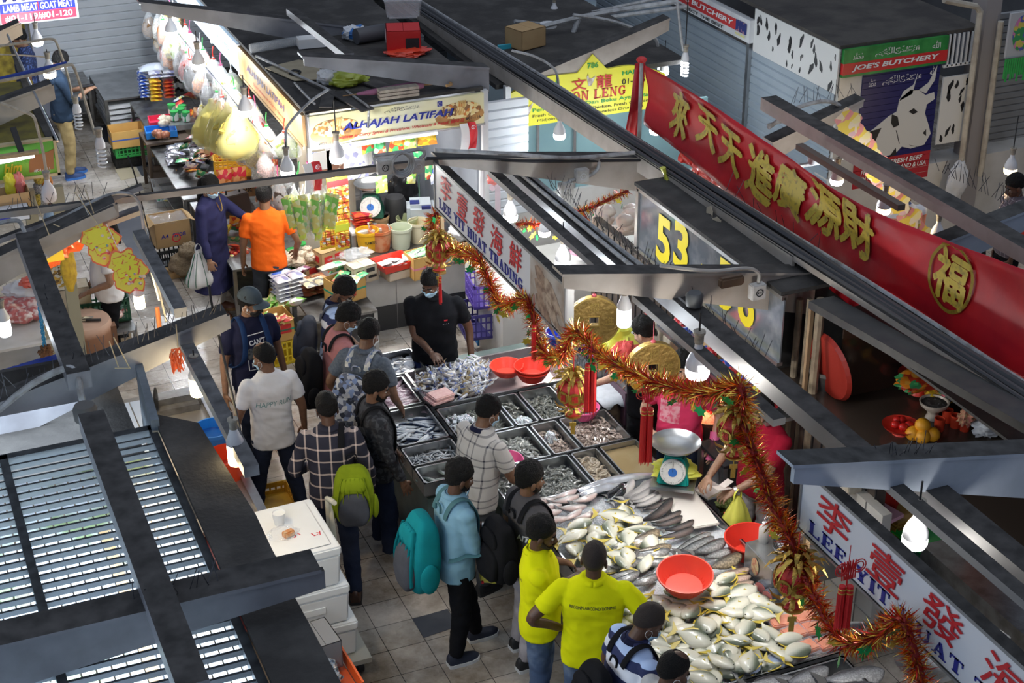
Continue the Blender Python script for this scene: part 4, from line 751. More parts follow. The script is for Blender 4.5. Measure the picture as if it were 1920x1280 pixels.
SNAP=fish('pinkish_grouper','pinkish tan fish beside the red basket','pinkish tan fish',.40,.10,.07,LONG,fmat('snapper_skin',(.7,.5,.42),(.5,.36,.28),(.24,.17,.13),.10,.25,(60,.7)),PFIN,.15,.5,.3,.12,.1)
BPOM=fish('blue_pomfret','blue-grey pomfret at the near rim of the trough','blue-grey pomfret',.30,.15,.045,OVAL,fmat('blue_pomfret_skin',(.42,.50,.66),(.24,.32,.48),(.09,.12,.2),.15),GFIN,.2,.55,.8,.1,.12)
BASS=fish('sea_bass','big scaly silver fish in the tray at the bottom edge','big silver fish',.62,.21,.12,LONG,fmat('bass_skin',(.62,.60,.58),(.34,.34,.35),(.09,.09,.1),.21,.25,(60,.6)),DFIN,.15,.5,.3,.12,.1)
used={}
def put(proto,loc,rz=0.,tilt=(0,0),sc=1.,flip=False,label=None):
 rot=(Matrix.Rotation(rz,4,'Z')@Matrix.Rotation(math.pi if flip else 0,4,'X')@Matrix.Rotation(tilt[0],4,'X')@Matrix.Rotation(tilt[1],4,'Y')).to_euler()
 if proto.name not in used:used[proto.name]=1; proto.location=loc; proto.rotation_euler=rot; proto.scale=(sc,)*3; o=proto
 else:o=dup(proto,loc,rot,sc)
 if label:o['label']=label
 return o
def lay(proto,tail,head,z=.82,o=(1000,880),k=5.817,tilt=.25,L=None):
 a,b=U(o[0]+tail[0]/k,o[1]+tail[1]/k,z),U(o[0]+head[0]/k,o[1]+head[1]/k,z); d=b-a; c=(a+b)/2; Lp=L or proto_len[proto.name]
 return put(proto,(c.x,c.y,z),math.atan2(d.y,d.x),(rr(-tilt,tilt)+.25,rr(-.08,.08)),max(.65,min(1.45,d.length/Lp)))
proto_len={p.name:l for p,l in((CATF,.40),(SLIMF,.46),(BLKF,.27),(DARKF,.46),(CARP,.43),(MILK,.44),(SNAP,.40),(BPOM,.30),(BASS,.62))}
for a,b in(((-60,360),(200,330)),((180,340),(480,230)),((170,385),(505,290)),((440,365),(655,290)),((-20,430),(290,395)),((230,450),(585,400)),((20,500),(250,470)),((60,565),(345,540)),((330,560),(475,480)),((480,540),(655,480))):lay(CATF,a,b,.815)
for a,b in(((900,390),(1110,110)),((960,395),(1330,120)),((1000,405),(1345,190)),((1060,390),(1250,130)),((1080,395),(1365,260)),((1100,435),(1390,300)),((920,385),(1070,270))):lay(SLIMF,a,b,.83)
for a,b in(((790,310),(985,165)),((830,375),(1005,215))):lay(BLKF,a,b,.85)
for a,b in(((1190,625),(1520,350)),((1200,470),(1480,345)),((1260,610),(1620,480)),((1290,650),(1625,530)),((1420,710),(1760,570)),((1330,800),(1760,650))):lay(DARKF,a,b,.84)
for a,b in(((930,905),(1380,690)),((1100,930),(1515,830))):lay(CARP,a,b,.85)
for a,b in(((930,980),(1495,905)),((820,1095),(1150,1010)),((740,1225),(1150,1110)),((810,1275),(1165,1130)),((1080,1275),(1295,1190)),((1280,1200),(1485,1000)),((1120,1030),(1400,1010)),((700,1300),(900,1240))):lay(MILK,a,b,.835)
q7=dict(o=(1200,980),k=6.4)
for a,b in(((380,400),(860,140)),((440,405),(900,185)),((600,420),(1045,205)),((730,475),(1125,305))):lay(MILK,a,b,.84,**q7)
lay(CARP,(800,595),(1225,390),.85,**q7)
for a,b in(((820,730),(1320,570)),((890,765),(1345,640)),((920,835),(1375,715)),((1090,885),(1400,765)),((1020,870),(1300,800))):lay(SNAP,a,b,.82,**q7)
q8=dict(o=(1180,1080),k=6.4)
for a,b in(((1230,1210),(1570,1000)),((1540,1090),(1905,970)),((760,1300),(960,1260))):lay(BPOM,a,b,.81,**q8)
qr=dict(o=(1400,1060),k=5.33)
for a,b in(((700,1220),(1390,1060)),((430,1210),(760,1060)),((100,1220),(340,1170)),((760,1290),(1280,1240))):lay(BASS,a,b,.77,**qr)
for a,b in(((1280,660),(950,720)),((1240,580),(900,640))):lay(BASS,a,b,.86,**qr)['label']='big silver fish whose tail sticks out past the red tassel'
def hp_(protos,n,x0,x1,y0,y1,z0,dz,seed,top,tilt=.3,scr=(.85,1.1),dirs=None,hole=None):
 r=random.Random(seed); pts=[]; tries=0
 while len(pts)<n and tries<8000:
  tries+=1; x,y=r.uniform(x0,x1),r.uniform(y0,y1)
  md=top*(.95-.3*tries/8000)
  if hole and hole(x,y):continue
  if all(math.hypot(x-a,y-b)>md for a,b in pts):pts.append((x,y))
  elif tries>3500 and len(pts)<n and r.random()<.02:pts.append((x,y))
 for i,(x,y)in enumerate(pts):
  put(protos[i%len(protos)],(x,y,z0+(i%3)*dz),r.choice(dirs)+r.uniform(-.5,.5)if dirs else r.uniform(0,6.28),(r.uniform(-tilt,tilt),r.uniform(-tilt,tilt)*.5),r.uniform(*scr),r.random()<.45)
hp_(POMP,78,4.12,5.02,7.10,8.02,.80,.022,3,.125,.35,dirs=(.3,-.6,-1.6,-2.4,2.6))
hp_(POMP,30,4.16,4.72,8.42,9.05,.82,.022,4,.135,.35,dirs=(.2,1.2,-.8,-2.0))
for a,b in(((1250,1000),(1500,770)),((1480,1120),(1720,960)),((1200,990),(1540,1180)),((1100,900),(1160,1100))):
 p=U(1200+(a[0]+b[0])/2/6.4,980+(a[1]+b[1])/2/6.4,.83); put(POMP[1],p,rr(0,6),(rr(-.2,.2),0),1.05)
# ribbon fish, steaks, salmon packs
RIB=M('ribbonfish_skin',(.62,.63,.66),.12,.5,coat=.5,nz=(12,(.45,.46,.5)))
for i,(a,b)in enumerate((((490,250),(1300,60)),((520,300),(1010,180)))):
 p,q=U(1000+a[0]/5.817,880+a[1]/5.817,.80),U(1000+b[0]/5.817,880+b[1]/5.817,.80); m=MB(); c=cm([p,p.lerp(q,.35)+V((0,.02,.02)),p.lerp(q,.7)+V((0,.01,.02)),q],5); m.tb([x-c[0]for x in c],[.035,.045,.047,.048,.05,.05,.05,.05,.05,.05,.048,.046,.045,.04,.036,.03],10,.5,wv=(0,1,0)); tag(m.B('ribbonfish',RIB,loc=c[0],sm=True),['long bright ribbonfish along the far edge of the ice','shorter bright ribbonfish below the long one'][i],'fish')
STK=M('tuna_skin',(.10,.11,.13),.3,.3,nz=(20,(.2,.21,.24))); FLESH=M('pink_fish_flesh',(.6,.2,.2),.4)
for i,(x,y,an)in enumerate(((1530,725,.3),(1620,830,.25),(1640,640,1.2))):
 p=U(1200+x/6.4,980+y/6.4,.83); r_=E('fish_steak',['chunk of dark-skinned fish beyond the others','thick dark-skinned fish chunk next to the pineapple lantern','upturned dark-skinned fish chunk against the steel till'][i],'fish',p,an,'dark fish chunks')
 m=MB(); m.tb([(-.075,0,0),(.075,0,0)],.052,14,.8); m.B('skin',STK,r_,sm=50); m=MB(); m.tb([(-.078,0,0),(-.0755,0,0)],.046,12,.8); m.tb([(.0755,0,0),(.078,0,0)],.046,12,.8); m.B('cut_flesh',FLESH,r_)
SALM=M('salmon_flesh',(.85,.22,.07),.3,nz=(18,(.9,.34,.16)),coat=.4)
for i,(x,y)in enumerate(((1464,1169),(1508,1160),(1488,1190),(1527,1181),(1511,1217),(1552,1209))):
 p=U(x,y,.80); r_=E('salmon_pack','orange salmon fillet wrapped in film among the packs on the ice','salmon',p,rr(-.25,.1)+.05,'film-wrapped salmon fillets')
 m=MB(); m.box((0,0,.018),(.155,.115,.036)); m.B('fillet',SALM,r_,bev=.008,sm=True); m=MB(); m.box((0,0,.019),(.175,.135,.044)); m.B('film',CLEAR,r_,bev=.01)
for i,(x,y)in enumerate(((760,760),(800,800))):pass
m=MB(); m.box((0,0,.03),(.16,.22,.03)); m.box((.0,.02,.06),(.155,.2,.03)); o=tag(m.B('fillet_pack',M('pale_pink_fillet',(.72,.42,.40),.35,nz=(30,(.8,.55,.5))),loc=U(823,752,.80),rz=-1.35,bev=.008),'flat pack of pale pink fillets in front of the crabs','fillet')
# --- small fish
SARD=fish('sardine','slender blue-backed sardine in the steel tray','blue-backed sardines',.19,.042,.03,SLIM,fmat('sardine_skin',(.72,.74,.76),(.5,.54,.58),(.015,.03,.07),.042,.15),DFIN,.14,.5,.7,.1,0,False)
hp_([SARD],84,3.50,3.89,10.73,11.16,.712,.016,5,.045,.2,(.85,1.15),(.5,-.3,2.6,2.9,-.5,0.1))
ANCH=fish('anchovy','tiny silver anchovy in the steel tray','tiny anchovies',.085,.016,.012,SLIM,fmat('anchovy_skin',(.75,.76,.77),(.55,.57,.58),(.10,.12,.14),.016,.15),GFIN,.14,.5,.7,.1,0,False,False)
hp_([ANCH],200,3.49,3.9,10.38,10.65,.70,.009,6,.019,.3,(.8,1.2))
SMALL=fish('small_silver_fish','small bright silver fish in the far corner tray','small silver fish',.14,.045,.02,LONG,fmat('small_silver',(.72,.74,.70),(.58,.62,.58),(.2,.24,.2),.045,.12),GFIN,.15,.5,.6,.1,0,False)
hp_([SMALL],44,3.53,3.80,11.9,12.2,.71,.012,8,.04,.3); hp_([SMALL],12,3.52,3.88,10.11,10.3,.70,.012,9,.05,.3,(1.1,1.5))
WPOM=fish('white_pomfret','broad white pomfret in the tray before the man in black polo','white pomfret',.19,.105,.03,OVAL,fmat('pomfret_skin',(.74,.76,.8),(.6,.64,.7),(.26,.3,.36),.105,.15),GFIN,.2,.6,.8,.1,.1)
hp_([WPOM],26,3.88,4.12,11.92,12.25,.72,.015,10,.065,.35,(.75,1.1))
# --- squid
SQ=M('squid_skin',(.72,.6,.62),.25,nz=(60,(.42,.24,.3),.5,.62),coat=.4); SQT=M('squid_tentacle',(.58,.42,.47),.3)
sq=E('squid','pale mottled squid in the heap on the steel tray','squid',(0,0,0),0,'mottled squid'); m=MB(); m.tb([(-.09,0,0),(-.07,0,0),(0,0,0),(.06,0,0),(.075,0,0)],[.004,.014,.022,.02,.012],10,.7); m.B('mantle',SQ,sq,sm=True); m=MB(); m.prs([(-.09,0),(-.05,.035),(-.01,.012),(-.01,-.012),(-.05,-.035)],.003,Matrix.Translation((0,0,.004))); m.B('fin',SQ,sq)
m=MB(); m.ell((.085,0,0),(.016,.014,.012),nu=8,nv=6)
for i in range(7):m.tb(cm([(.095,(i-3)*.004,0),(.12,(i-3)*.007,.004*math.sin(i)),(.15,(i-3)*.010+.006*math.sin(i*2.1),-.002),(.168,(i-3)*.011,.004)],2),[.0035,.0033,.003,.0028,.0025,.002,.0012],5)
m.B('head_and_arms',SQT,sq,sm=True); hp_([sq],62,3.53,3.87,11.35,11.78,.71,.017,11,.052,.25,(.85,1.25),(0,.2,3.1,-.3))
# --- prawns: every large tray's prawns one by one
def prawn(label,group,col,col2,L=.10):
 mt=M('prawn_shell_'+group.replace(' ','_'),col,.22,nz=(90,col2,.42,.58),coat=.4); r_=E('prawn',label,'prawn',(0,0,0),0,group); m=MB(); pts=[]
 for i in range(9):a=-.4+i*.30; pts.append((math.sin(a)*L*.42,math.cos(a)*L*.42-L*.3,0))
 m.tb(pts,[.003,.008,.0115,.0125,.012,.011,.0095,.0075,.005],7,.85)
 m.B('body',mt,r_,sm=True); m=MB(); e=V(pts[-1]); d=(V(pts[-1])-V(pts[-2])).normalized(); s_=V((-d.y,d.x,0))
 m.add([e,e+d*.02+s_*.011,e+d*.024,e+d*.02-s_*.011],[(0,1,2),(0,2,3)]); h=V(pts[0])
 for q in(-1,1):m.tb([h,h+V((-.02,.01+q*.006,.004)),h+V((-.055,.0+q*.02,.002))],.0008,3)
 for i in range(3,7):p=V(pts[i]); m.tb([p*.8,p*.35+V((0,-.012,0))],.0016,3)
 m.B('tail_and_feelers',mt,r_,fix=False); return r_
PW=[prawn('grey prawn with dark bands in the broad front tray','grey prawns',(.30,.30,.27),(.13,.14,.13)),prawn('curled brown-striped prawn in the tray by the red tassel','brown-striped prawns',(.42,.33,.27),(.20,.15,.13)),prawn('pale cream prawn in the narrow tray','pale prawns',(.58,.5,.38),(.36,.28,.2),.085),prawn('glassy grey prawn around the pink basket','glassy grey prawns',(.40,.40,.36),(.2,.21,.2)),prawn('dark tiger prawn in the trays nearest the crabs','dark tiger prawns',(.17,.17,.14),(.07,.075,.07),.12)]
def prawns(i,n,t,seed,sp):x0,x1,y0,y1=t; hp_([PW[i]],n,x0+.05,x1-.05,y0+.05,y1-.06,.712,.012,seed,sp,.5,(.85,1.15))
prawns(0,80,(3.96,4.69,9.52,10.06),21,.052); prawns(1,58,(4.845,5.29,10.08,10.60),22,.043); prawns(2,34,(4.705,4.95,9.52,10.06),23,.042); prawns(1,26,(4.585,4.83,10.08,10.60),24,.045)
prawns(3,52,(3.96,4.57,10.08,10.60),25,.052); prawns(4,26,(4.715,5.03,10.62,11.16),26,.054); prawns(4,14,(4.49,4.70,10.75,11.16),27,.05); prawns(4,10,(4.2,4.475,10.62,11.16),28,.06)
# under-layer of prawns too many to count
def under(x0,x1,y0,y1,mat,seed,lab):
 m=MB(); r=random.Random(seed)
 for i in range(int((x1-x0)*(y1-y0)*1500)):
  c=V((r.uniform(x0+.03,x1-.03),r.uniform(y0+.03,y1-.03),.70+r.uniform(0,.012))); a=r.uniform(0,6.28); pts=[c+V((math.cos(a+t)*.035,math.sin(a+t)*.035,0))for t in(0,.5,1,1.5,2)]; m.tb(pts,[.004,.009,.011,.009,.004],5)
 tag(m.B('prawn_layer',mat,sm=True),lab,'prawns',kind='stuff')
for i,t in((0,PR[7]),(1,PR[6]),(2,PR[8]),(1,PR[5]),(3,PR[4]),(4,PR[2]),(4,PR[1]),(4,PR[0])):under(*t[1:],PW[i].children[0].data.materials[0],i+40,'lower layer of prawns filling the '+t[0].replace('tray ','tray, '))
# --- flower crabs
CRW=M('crab_white_shell',(.68,.64,.58),.4,nz=(26,(.22,.28,.48),.55,.68)); CRB=M('crab_brown_shell',(.27,.2,.1),.45,nz=(30,(.5,.42,.28),.5,.65)); CRL=M('crab_leg',(.62,.62,.62),.4,nz=(20,(.10,.16,.42),.5,.6))
CRP=[]
for j,(mt,lb,gp)in enumerate(((CRW,'white and blue crab in the heap on the steel counter','white-bellied crabs'),(CRB,'brown-backed crab in the heap on the steel counter','brown-backed crabs'))):
 c=E('crab',lb,'crab',(0,0,0),0,gp); m=MB(); rg=[]
 for k_,(z,s_)in enumerate(((-.018,.3),(-.012,.85),(0,1),(.01,.85),(.017,.35))):rg.append([V((math.cos(a*.3927)*.058*s_*(1.25 if a in(0,8)else 1),math.sin(a*.3927)*.036*s_,z))for a in range(16)])
 m.loft(rg); m.B('carapace',mt,c,sm=50)
 for q in(-1,1):
  m=MB(); m.tb([(q*.045,.02,0),(q*.075,.045,.004),(q*.06,.08,.006)],[.009,.011,.012],6); m.tb([(q*.06,.08,.006),(q*.045,.105,.006),(q*.03,.125,.006)],[.013,.011,.002],6); m.B('claw',CRL,c,sm=True)
  for i in range(4):m=MB(); m.tb([(q*.045,-.005-.008*i,0),(q*(.085+.004*i),.005-.022*i,.008),(q*(.105-.002*i),-.02-.024*i,-.008)],[.006,.0055,.002],5); m.B('leg',CRL if i<3 else mt,c,sm=True)
 CRP.append(c)
rc=random.Random(12); cen=U(835,708,.8); ccount=0
for i in range(118):
 u=rc.gauss(0,.26); v_=rc.gauss(0,.12)
 if abs(u)>.56 or abs(v_)>.25:continue
 x=4.36+u; y=11.56+v_-u*.03; z=.75+max(0,.14*(1-(u/.55)**2-(v_/.26)**2))*rc.uniform(.3,1)
 if not(3.98<x<5.0 and 11.24<y<11.86)or math.hypot(x-4.74,y-11.42)<.2:continue
 c=put(CRP[i%3==0],(x,y,z),rc.uniform(0,6.28),(rc.uniform(-.9,.9),rc.uniform(-.9,.9)),rc.uniform(.75,1.05),rc.random()<.4)
# --- baskets, bowls
def lathe_thing(name,label,cat,loc,prof,mat,group=None,n=32,rz=0.,parent=None,rim=None):
 m=MB(); m.lth(prof,n); o=m.B(name,mat,parent,sm=35,loc=loc);
 if label:tag(o,label,cat,group)
 return o
def colander(label,loc,r,h,mat,group=None,tilt=(0,0),name='plastic_basket',cat='basket',slots=26):
 o=E(name,label,cat,loc,0,group); o.rotation_euler=(tilt[0],tilt[1],0)
 m=MB(); rb=r*.68; m.lth([(0,.004),(rb,.004),(rb+(r-rb)*.5,h*.45),(r*.985,h*.94),(r*1.0,h),(r*1.05,h),(r*1.05,h-.012),(r*1.0,h-.016),(rb+(r-rb)*.5+.003,h*.42),(rb,0),(0,0)],36); m.B('bowl',mat,o,sm=50)
 m=MB()
 for i in range(slots):
  a=6.283*i/slots; ca,sa=math.cos(a),math.sin(a); m.tb([(ca*rb,sa*rb,.006),(ca*(rb+(r-rb)*.5+.004),sa*(rb+(r-rb)*.5+.004),h*.44),(ca*r*.995,sa*r*.995,h*.92)],.0028,4)
 m.B('rib_lines',mat,o); return o
REDT=M('translucent_red_plastic',(.85,.075,.045),.3,alpha=.93)
colander('shallow red basket beside the crabs',U(950,694,.84)-V((0,0,.03)),.145,.085,REDT); colander('lower red bowl of the nested pair on the steel counter',(4.93,11.33,.802),.15,.10,RED,slots=8); colander('upper red bowl of the nested pair under the thin tassel',(4.93,11.33,.835),.155,.10,RED,slots=8)
colander('red basket resting on the fish',U(1283,1092,.93)-V((0,0,.03)),.19,.12,REDT,tilt=(.12,-.05)); colander('deep red basin behind the steel till',(5.36,8.30,.76),.19,.15,RED,slots=6)
colander('pink basket at the end of the prawn trays',U(1093,775,.76)-V((0,0,.03)),.135,.10,PINKP); colander('pink basket half tipped on the glassy prawns',U(952,868,.78)-V((0,0,.03)),.12,.075,PINKP,tilt=(.1,.05))
# --- weighing scale at the counter
TEALP=M('teal_enamel',(.0,.33,.30),.35); DIAL=M('dial_face',(.8,.79,.76),.4,nz=(40,(.72,.72,.7)))
def dial_scale(label,loc,rz,body,s=1.,col2=INKB,bowlr=.2):
 o=E('dial_scale',label,'scale',loc,rz); o.scale=(s,)*3
 m=MB(); m.loft([[V((x*w_,y*d_-.02*(z/.22),z))for x,y in((-1,-1),(1,-1),(1,1),(-1,1))]for z,w_,d_ in((0,.13,.12),(.05,.125,.11),(.2,.085,.06),(.23,.075,.05))]); m.B('housing',body,o,bev=.012,sm=40)
 m=MB(); m.T=Matrix.Translation((0,-.10,.125))@Matrix.Rotation(R(75),4,'X'); m.lth([(0,.035),(.098,.035),(.105,.028),(.105,0),(0,0)],32); d=m.B('dial',DIAL,o,sm=40)
 m=MB(); m.T=Matrix.Translation((0,-.10,.125))@Matrix.Rotation(R(75),4,'X'); m.lth([(0,.039),(.036,.039),(.036,.036),(0,.036)],20); m.B('dial_centre',M('dial_blue',(.03,.16,.55),.4),d)
 m=MB(); m.T=Matrix.Translation((0,-.10,.125))@Matrix.Rotation(R(75),4,'X')
 for i in range(40):a=i*.157; m.box((math.cos(a)*.085,math.sin(a)*.085,.037),(.008 if i%5 else.016,.0016,.003),rz=a)
 m.box((.0,.04,.041),(.004,.07,.002)); m.B('dial_marks',INKK,d)
 m=MB(); m.lth([(0,.24),(.02,.24),(.02,.28),(0,.28)],12); m.box((0,0,.275),(.16,.16,.012)); m.B('pan_support',QD,o)
 m=MB(); R_=bowlr; m.lth([(0,.285),(R_*.55,.292),(R_*.85,.315),(R_,.345),(R_*1.02,.348),(R_*1.02,.342),(R_*.85,.308),(R_*.55,.285),(0,.279)],40); m.B('weighing_pan',QS,o,sm=60); return o
p=U(1264,896,.93); dial_scale('teal dial scale with a steel pan wrapped in a yellow bag',p,-.62,TEALP,.95)
m=MB(); m.bx((-.17,-.15,-.03),(.17,.15,-.005)); m.bx((-.02,-.02,-.26),(.02,.02,-.03)); tag(m.B('scale_stand',QS,loc=p,rz=-.62),'steel stand carrying the teal dial scale','stand')
BAGY=M('yellow_carrier_film',(.72,.74,.06),.3,alpha=.9,nz=(3,(.85,.82,.15)),coat=.3); BAGW=M('white_carrier_film',(.75,.76,.78),.35,alpha=.85,coat=.3); BAGR=M('red_carrier_film',(.85,.07,.03),.3,alpha=.93,coat=.3); BAGC=M('smoky_clear_film',(.6,.62,.66),.2,alpha=.6,coat=.4)
def crm(name,label,cat,loc,rad,mat,seed,amp=.25,f=3.,group=None,rz=0.,flat=0.,nu=30,nv=20,parent=None):
 m=MB(); m.ell((0,0,0),(1,1,1),nu=nu,nv=nv); r=random.Random(seed); ox=r.uniform(0,99); vs=[]
 for p in m.v:
  p=V(p); n=.7*noise.noise(p*f*.7+V((ox,0,0)))+.55*abs(noise.noise(V((p.x*2.2,p.y*2.2,p.z*4))*f*.8+V((0,ox,0))))+.3*noise.noise(p*f*3.2+V((ox,ox,0))); q=p*(1+amp*(n*1.5-.35))
  vs.append((q.x*rad[0],q.y*rad[1],max(q.z,-.92+flat)*rad[2]))
 m.v=vs; o=m.B(name,mat,parent,sm=45,loc=loc,rz=rz)
 return tag(o,label,cat,group)if label else o
crm('plastic_bag','yellow printed bag wrapped round the teal scale','bag',(p[0]+.02,p[1]+.03,.985),(.19,.14,.065),BAGY,31,.3,2.4,rz=-.6)
def crr(label,loc,w_,h,d,mat,seed,rz=0.,stripes=None,fill=True,name='carrier_bag',cat='bag',prints=None):
 """thin plastic carrier hanging by its handles: gathered neck, slumped bulging base"""
 o=E(name,label,cat,loc,rz); r=random.Random(seed); ox=r.uniform(0,99); m=MB(); rings=[]
 for i in range(15):
  t=i/14; z=-h*t; k_=.12+.88*min(1,t*1.35)**.8 if t<.85 else 1-.55*((t-.85)/.15)**2; ring=[]
  for a in range(28):
   an=a*6.283/28; fold=1+.16*(1-.55*t)*noise.noise((math.cos(an)*3+ox,math.sin(an)*3,t*1.2))*2+.05*math.sin(an*7+ox)*(1-t); ring.append(V((math.cos(an)*w_*.5*k_*fold,math.sin(an)*d*.5*k_*fold,z+.015*noise.noise((an,t*5,ox)))))
  rings.append(ring)
 m.loft(rings,cap=True); m.B('bag_film',mat,o,sm=50); m=MB()
 for q in(-1,1):m.tb(cm([(q*.03,0,-.08),(q*.035,0,.02),(q*.012,0,.06),(-q*.004,0,.065)],4),.012,6,.4)
 m.B('handles',mat,o,sm=True)
 if stripes:
  m=MB()
  for k_ in range(9):
   a0=k_*6.283/9; m.tb([(rg[int(a0/6.283*28)%28]*1.02)for rg in rings[1:13]],.008,5,.35)
  m.B('printed_stripes',stripes,o)
 if prints:
  m=MB()
  for k_ in range(12):rg=rings[r.randint(4,12)]; p=rg[r.randint(0,27)]; m.ell(p*1.005,(.012,.012,.014),nu=6,nv=4)
  m.B('printed_motif',prints,o)
 return o
crr('yellow carrier bag with small red prints in the blue-shirted man\'s hands',(3.62,8.99,.97),.26,.40,.20,BAGY,3,.3,prints=INKR); crr('white carrier bag behind the yellow one in the blue-shirted man\'s hands',(3.70,9.06,.95),.22,.38,.16,BAGW,4,.8)
hp=MAR.root.matrix_basis@MAR.arms[-1][2]; crr('yellow printed carrier hanging from the seller in maroon',(hp.x+.02,hp.y-.02,hp.z-.04),.34,.42,.22,BAGY,5,.2,prints=INKR)
m=MB(); m.box((0,0,0),(.16,.07,.004),rot=Matrix.Rotation(.3,3,'Y')); m.box((.05,.02,.004),(.12,.06,.003),rot=Matrix.Rotation(-.2,3,'Y')); tag(m.B('banknotes',M('banknote',(.62,.55,.5),.7),loc=hp+V((-.09,.02,.04)),rz=.3),'folded banknotes in the hands of the seller in maroon','banknote')
# --- steel till with calculator and bottle
t=E('steel_till','boxy steel till standing at the edge of the fish trough','till',(5.48,7.95,.80),0); m=MB(); m.bx((-.28,-.2,0),(.34,.18,.22)); m.B('body',QS,t,bev=.008); m=MB(); m.ell((-.285,.02,.11),(.005,.05,.07)); m.B('sticker',M('cream_sticker',(.65,.55,.3),.5,nz=(40,(.5,.1,.08))),t)
m=MB(); m.lth([(0,0),(.075,0),(.085,.04),(.09,.042),(.09,.036),(0,.005)],24); tag(m.B('steel_dish',QS,loc=(5.40,7.92,1.025),sm=40),'small steel dish on the till under the calculator','dish')
c=E('calculator','black desk calculator tilted on the steel dish','calculator',(5.40,7.93,1.075),-.15); m=MB(); m.box((0,0,0),(.14,.19,.022),rot=Matrix.Rotation(.25,3,'X')); m.B('case',BLACK,c,bev=.006)
m=MB(); rt_=Matrix.Rotation(.25,3,'X')
for i in range(5):
 for j in range(5):m.box(rt_@V((-.048+.024*i,-.075+.022*j,.014)),(.016,.014,.006),rot=rt_)
m.B('keys',M('calc_keys',(.35,.36,.38),.5),c); m=MB(); m.box(rt_@V((0,.07,.013)),(.11,.03,.004),rot=rt_); m.B('display',M('lcd',(.35,.4,.36),.3),c)
b=E('pump_bottle','clear pump bottle of sanitiser behind the calculator','bottle',(5.32,8.08,1.02)); m=MB(); m.lth([(0,0),(.036,0),(.038,.02),(.038,.12),(.02,.145),(0,.146)],20); m.B('bottle',M('frosted_clear',(.62,.62,.58),.2,alpha=.75),b,sm=40); m=MB(); m.lth([(0,.145),(.018,.145),(.018,.165),(.006,.167),(.006,.2),(0,.2)],14); m.tb([(0,0,.2),(.045,0,.205),(.055,0,.195)],.007,6); m.B('pump',WHITE,b,sm=40)
m=MB(); m.bx((-.1,-.08,0),(.1,.08,.02)); tag(m.B('cutting_board',M('white_board',(.72,.68,.62),.5),loc=U(1330,850+70,.80),rz=.3),'small pale board by the teal scale','board')
m=MB(); m.bx((-.14,-.30,0),(.14,.30,.022)); tag(m.B('cutting_board',M('white_board',(.72,.68,.62),.5),loc=(5.2,8.98,.80),rz=-.1,bev=.006),'white plastic board under the slim grey fish','board')
# ================================================================ signs, banner, festive hangings, bulbs
SIGNW=M('sign_face_white',(.78,.80,.84),.35); ALU=M('sign_frame',(.42,.43,.44),.4,.5); SIGNRED=M('sign_red',(.62,.02,.03),.5); SIGNBLUE=M('sign_blue',(.02,.03,.28),.5); SIGNGREEN=M('sign_green',(.01,.33,.08),.5); SIGNYEL=M('sign_yellow',(.84,.78,.06),.45)
def rgp(m,T,cx,cy,rx,ry,wx,wy,a0,a1,n=18,d=.004):
 a0,a1=R(a0),R(a1); o=[(cx+rx*math.cos(a0+(a1-a0)*i/n),cy+ry*math.sin(a0+(a1-a0)*i/n))for i in range(n+1)]; q=[(cx+(rx-wx)*math.cos(a0+(a1-a0)*i/n),cy+(ry-wy)*math.sin(a0+(a1-a0)*i/n))for i in range(n+1)]
 for i in range(n):m.prs([o[i],o[i+1],q[i+1],q[i]],d,T)
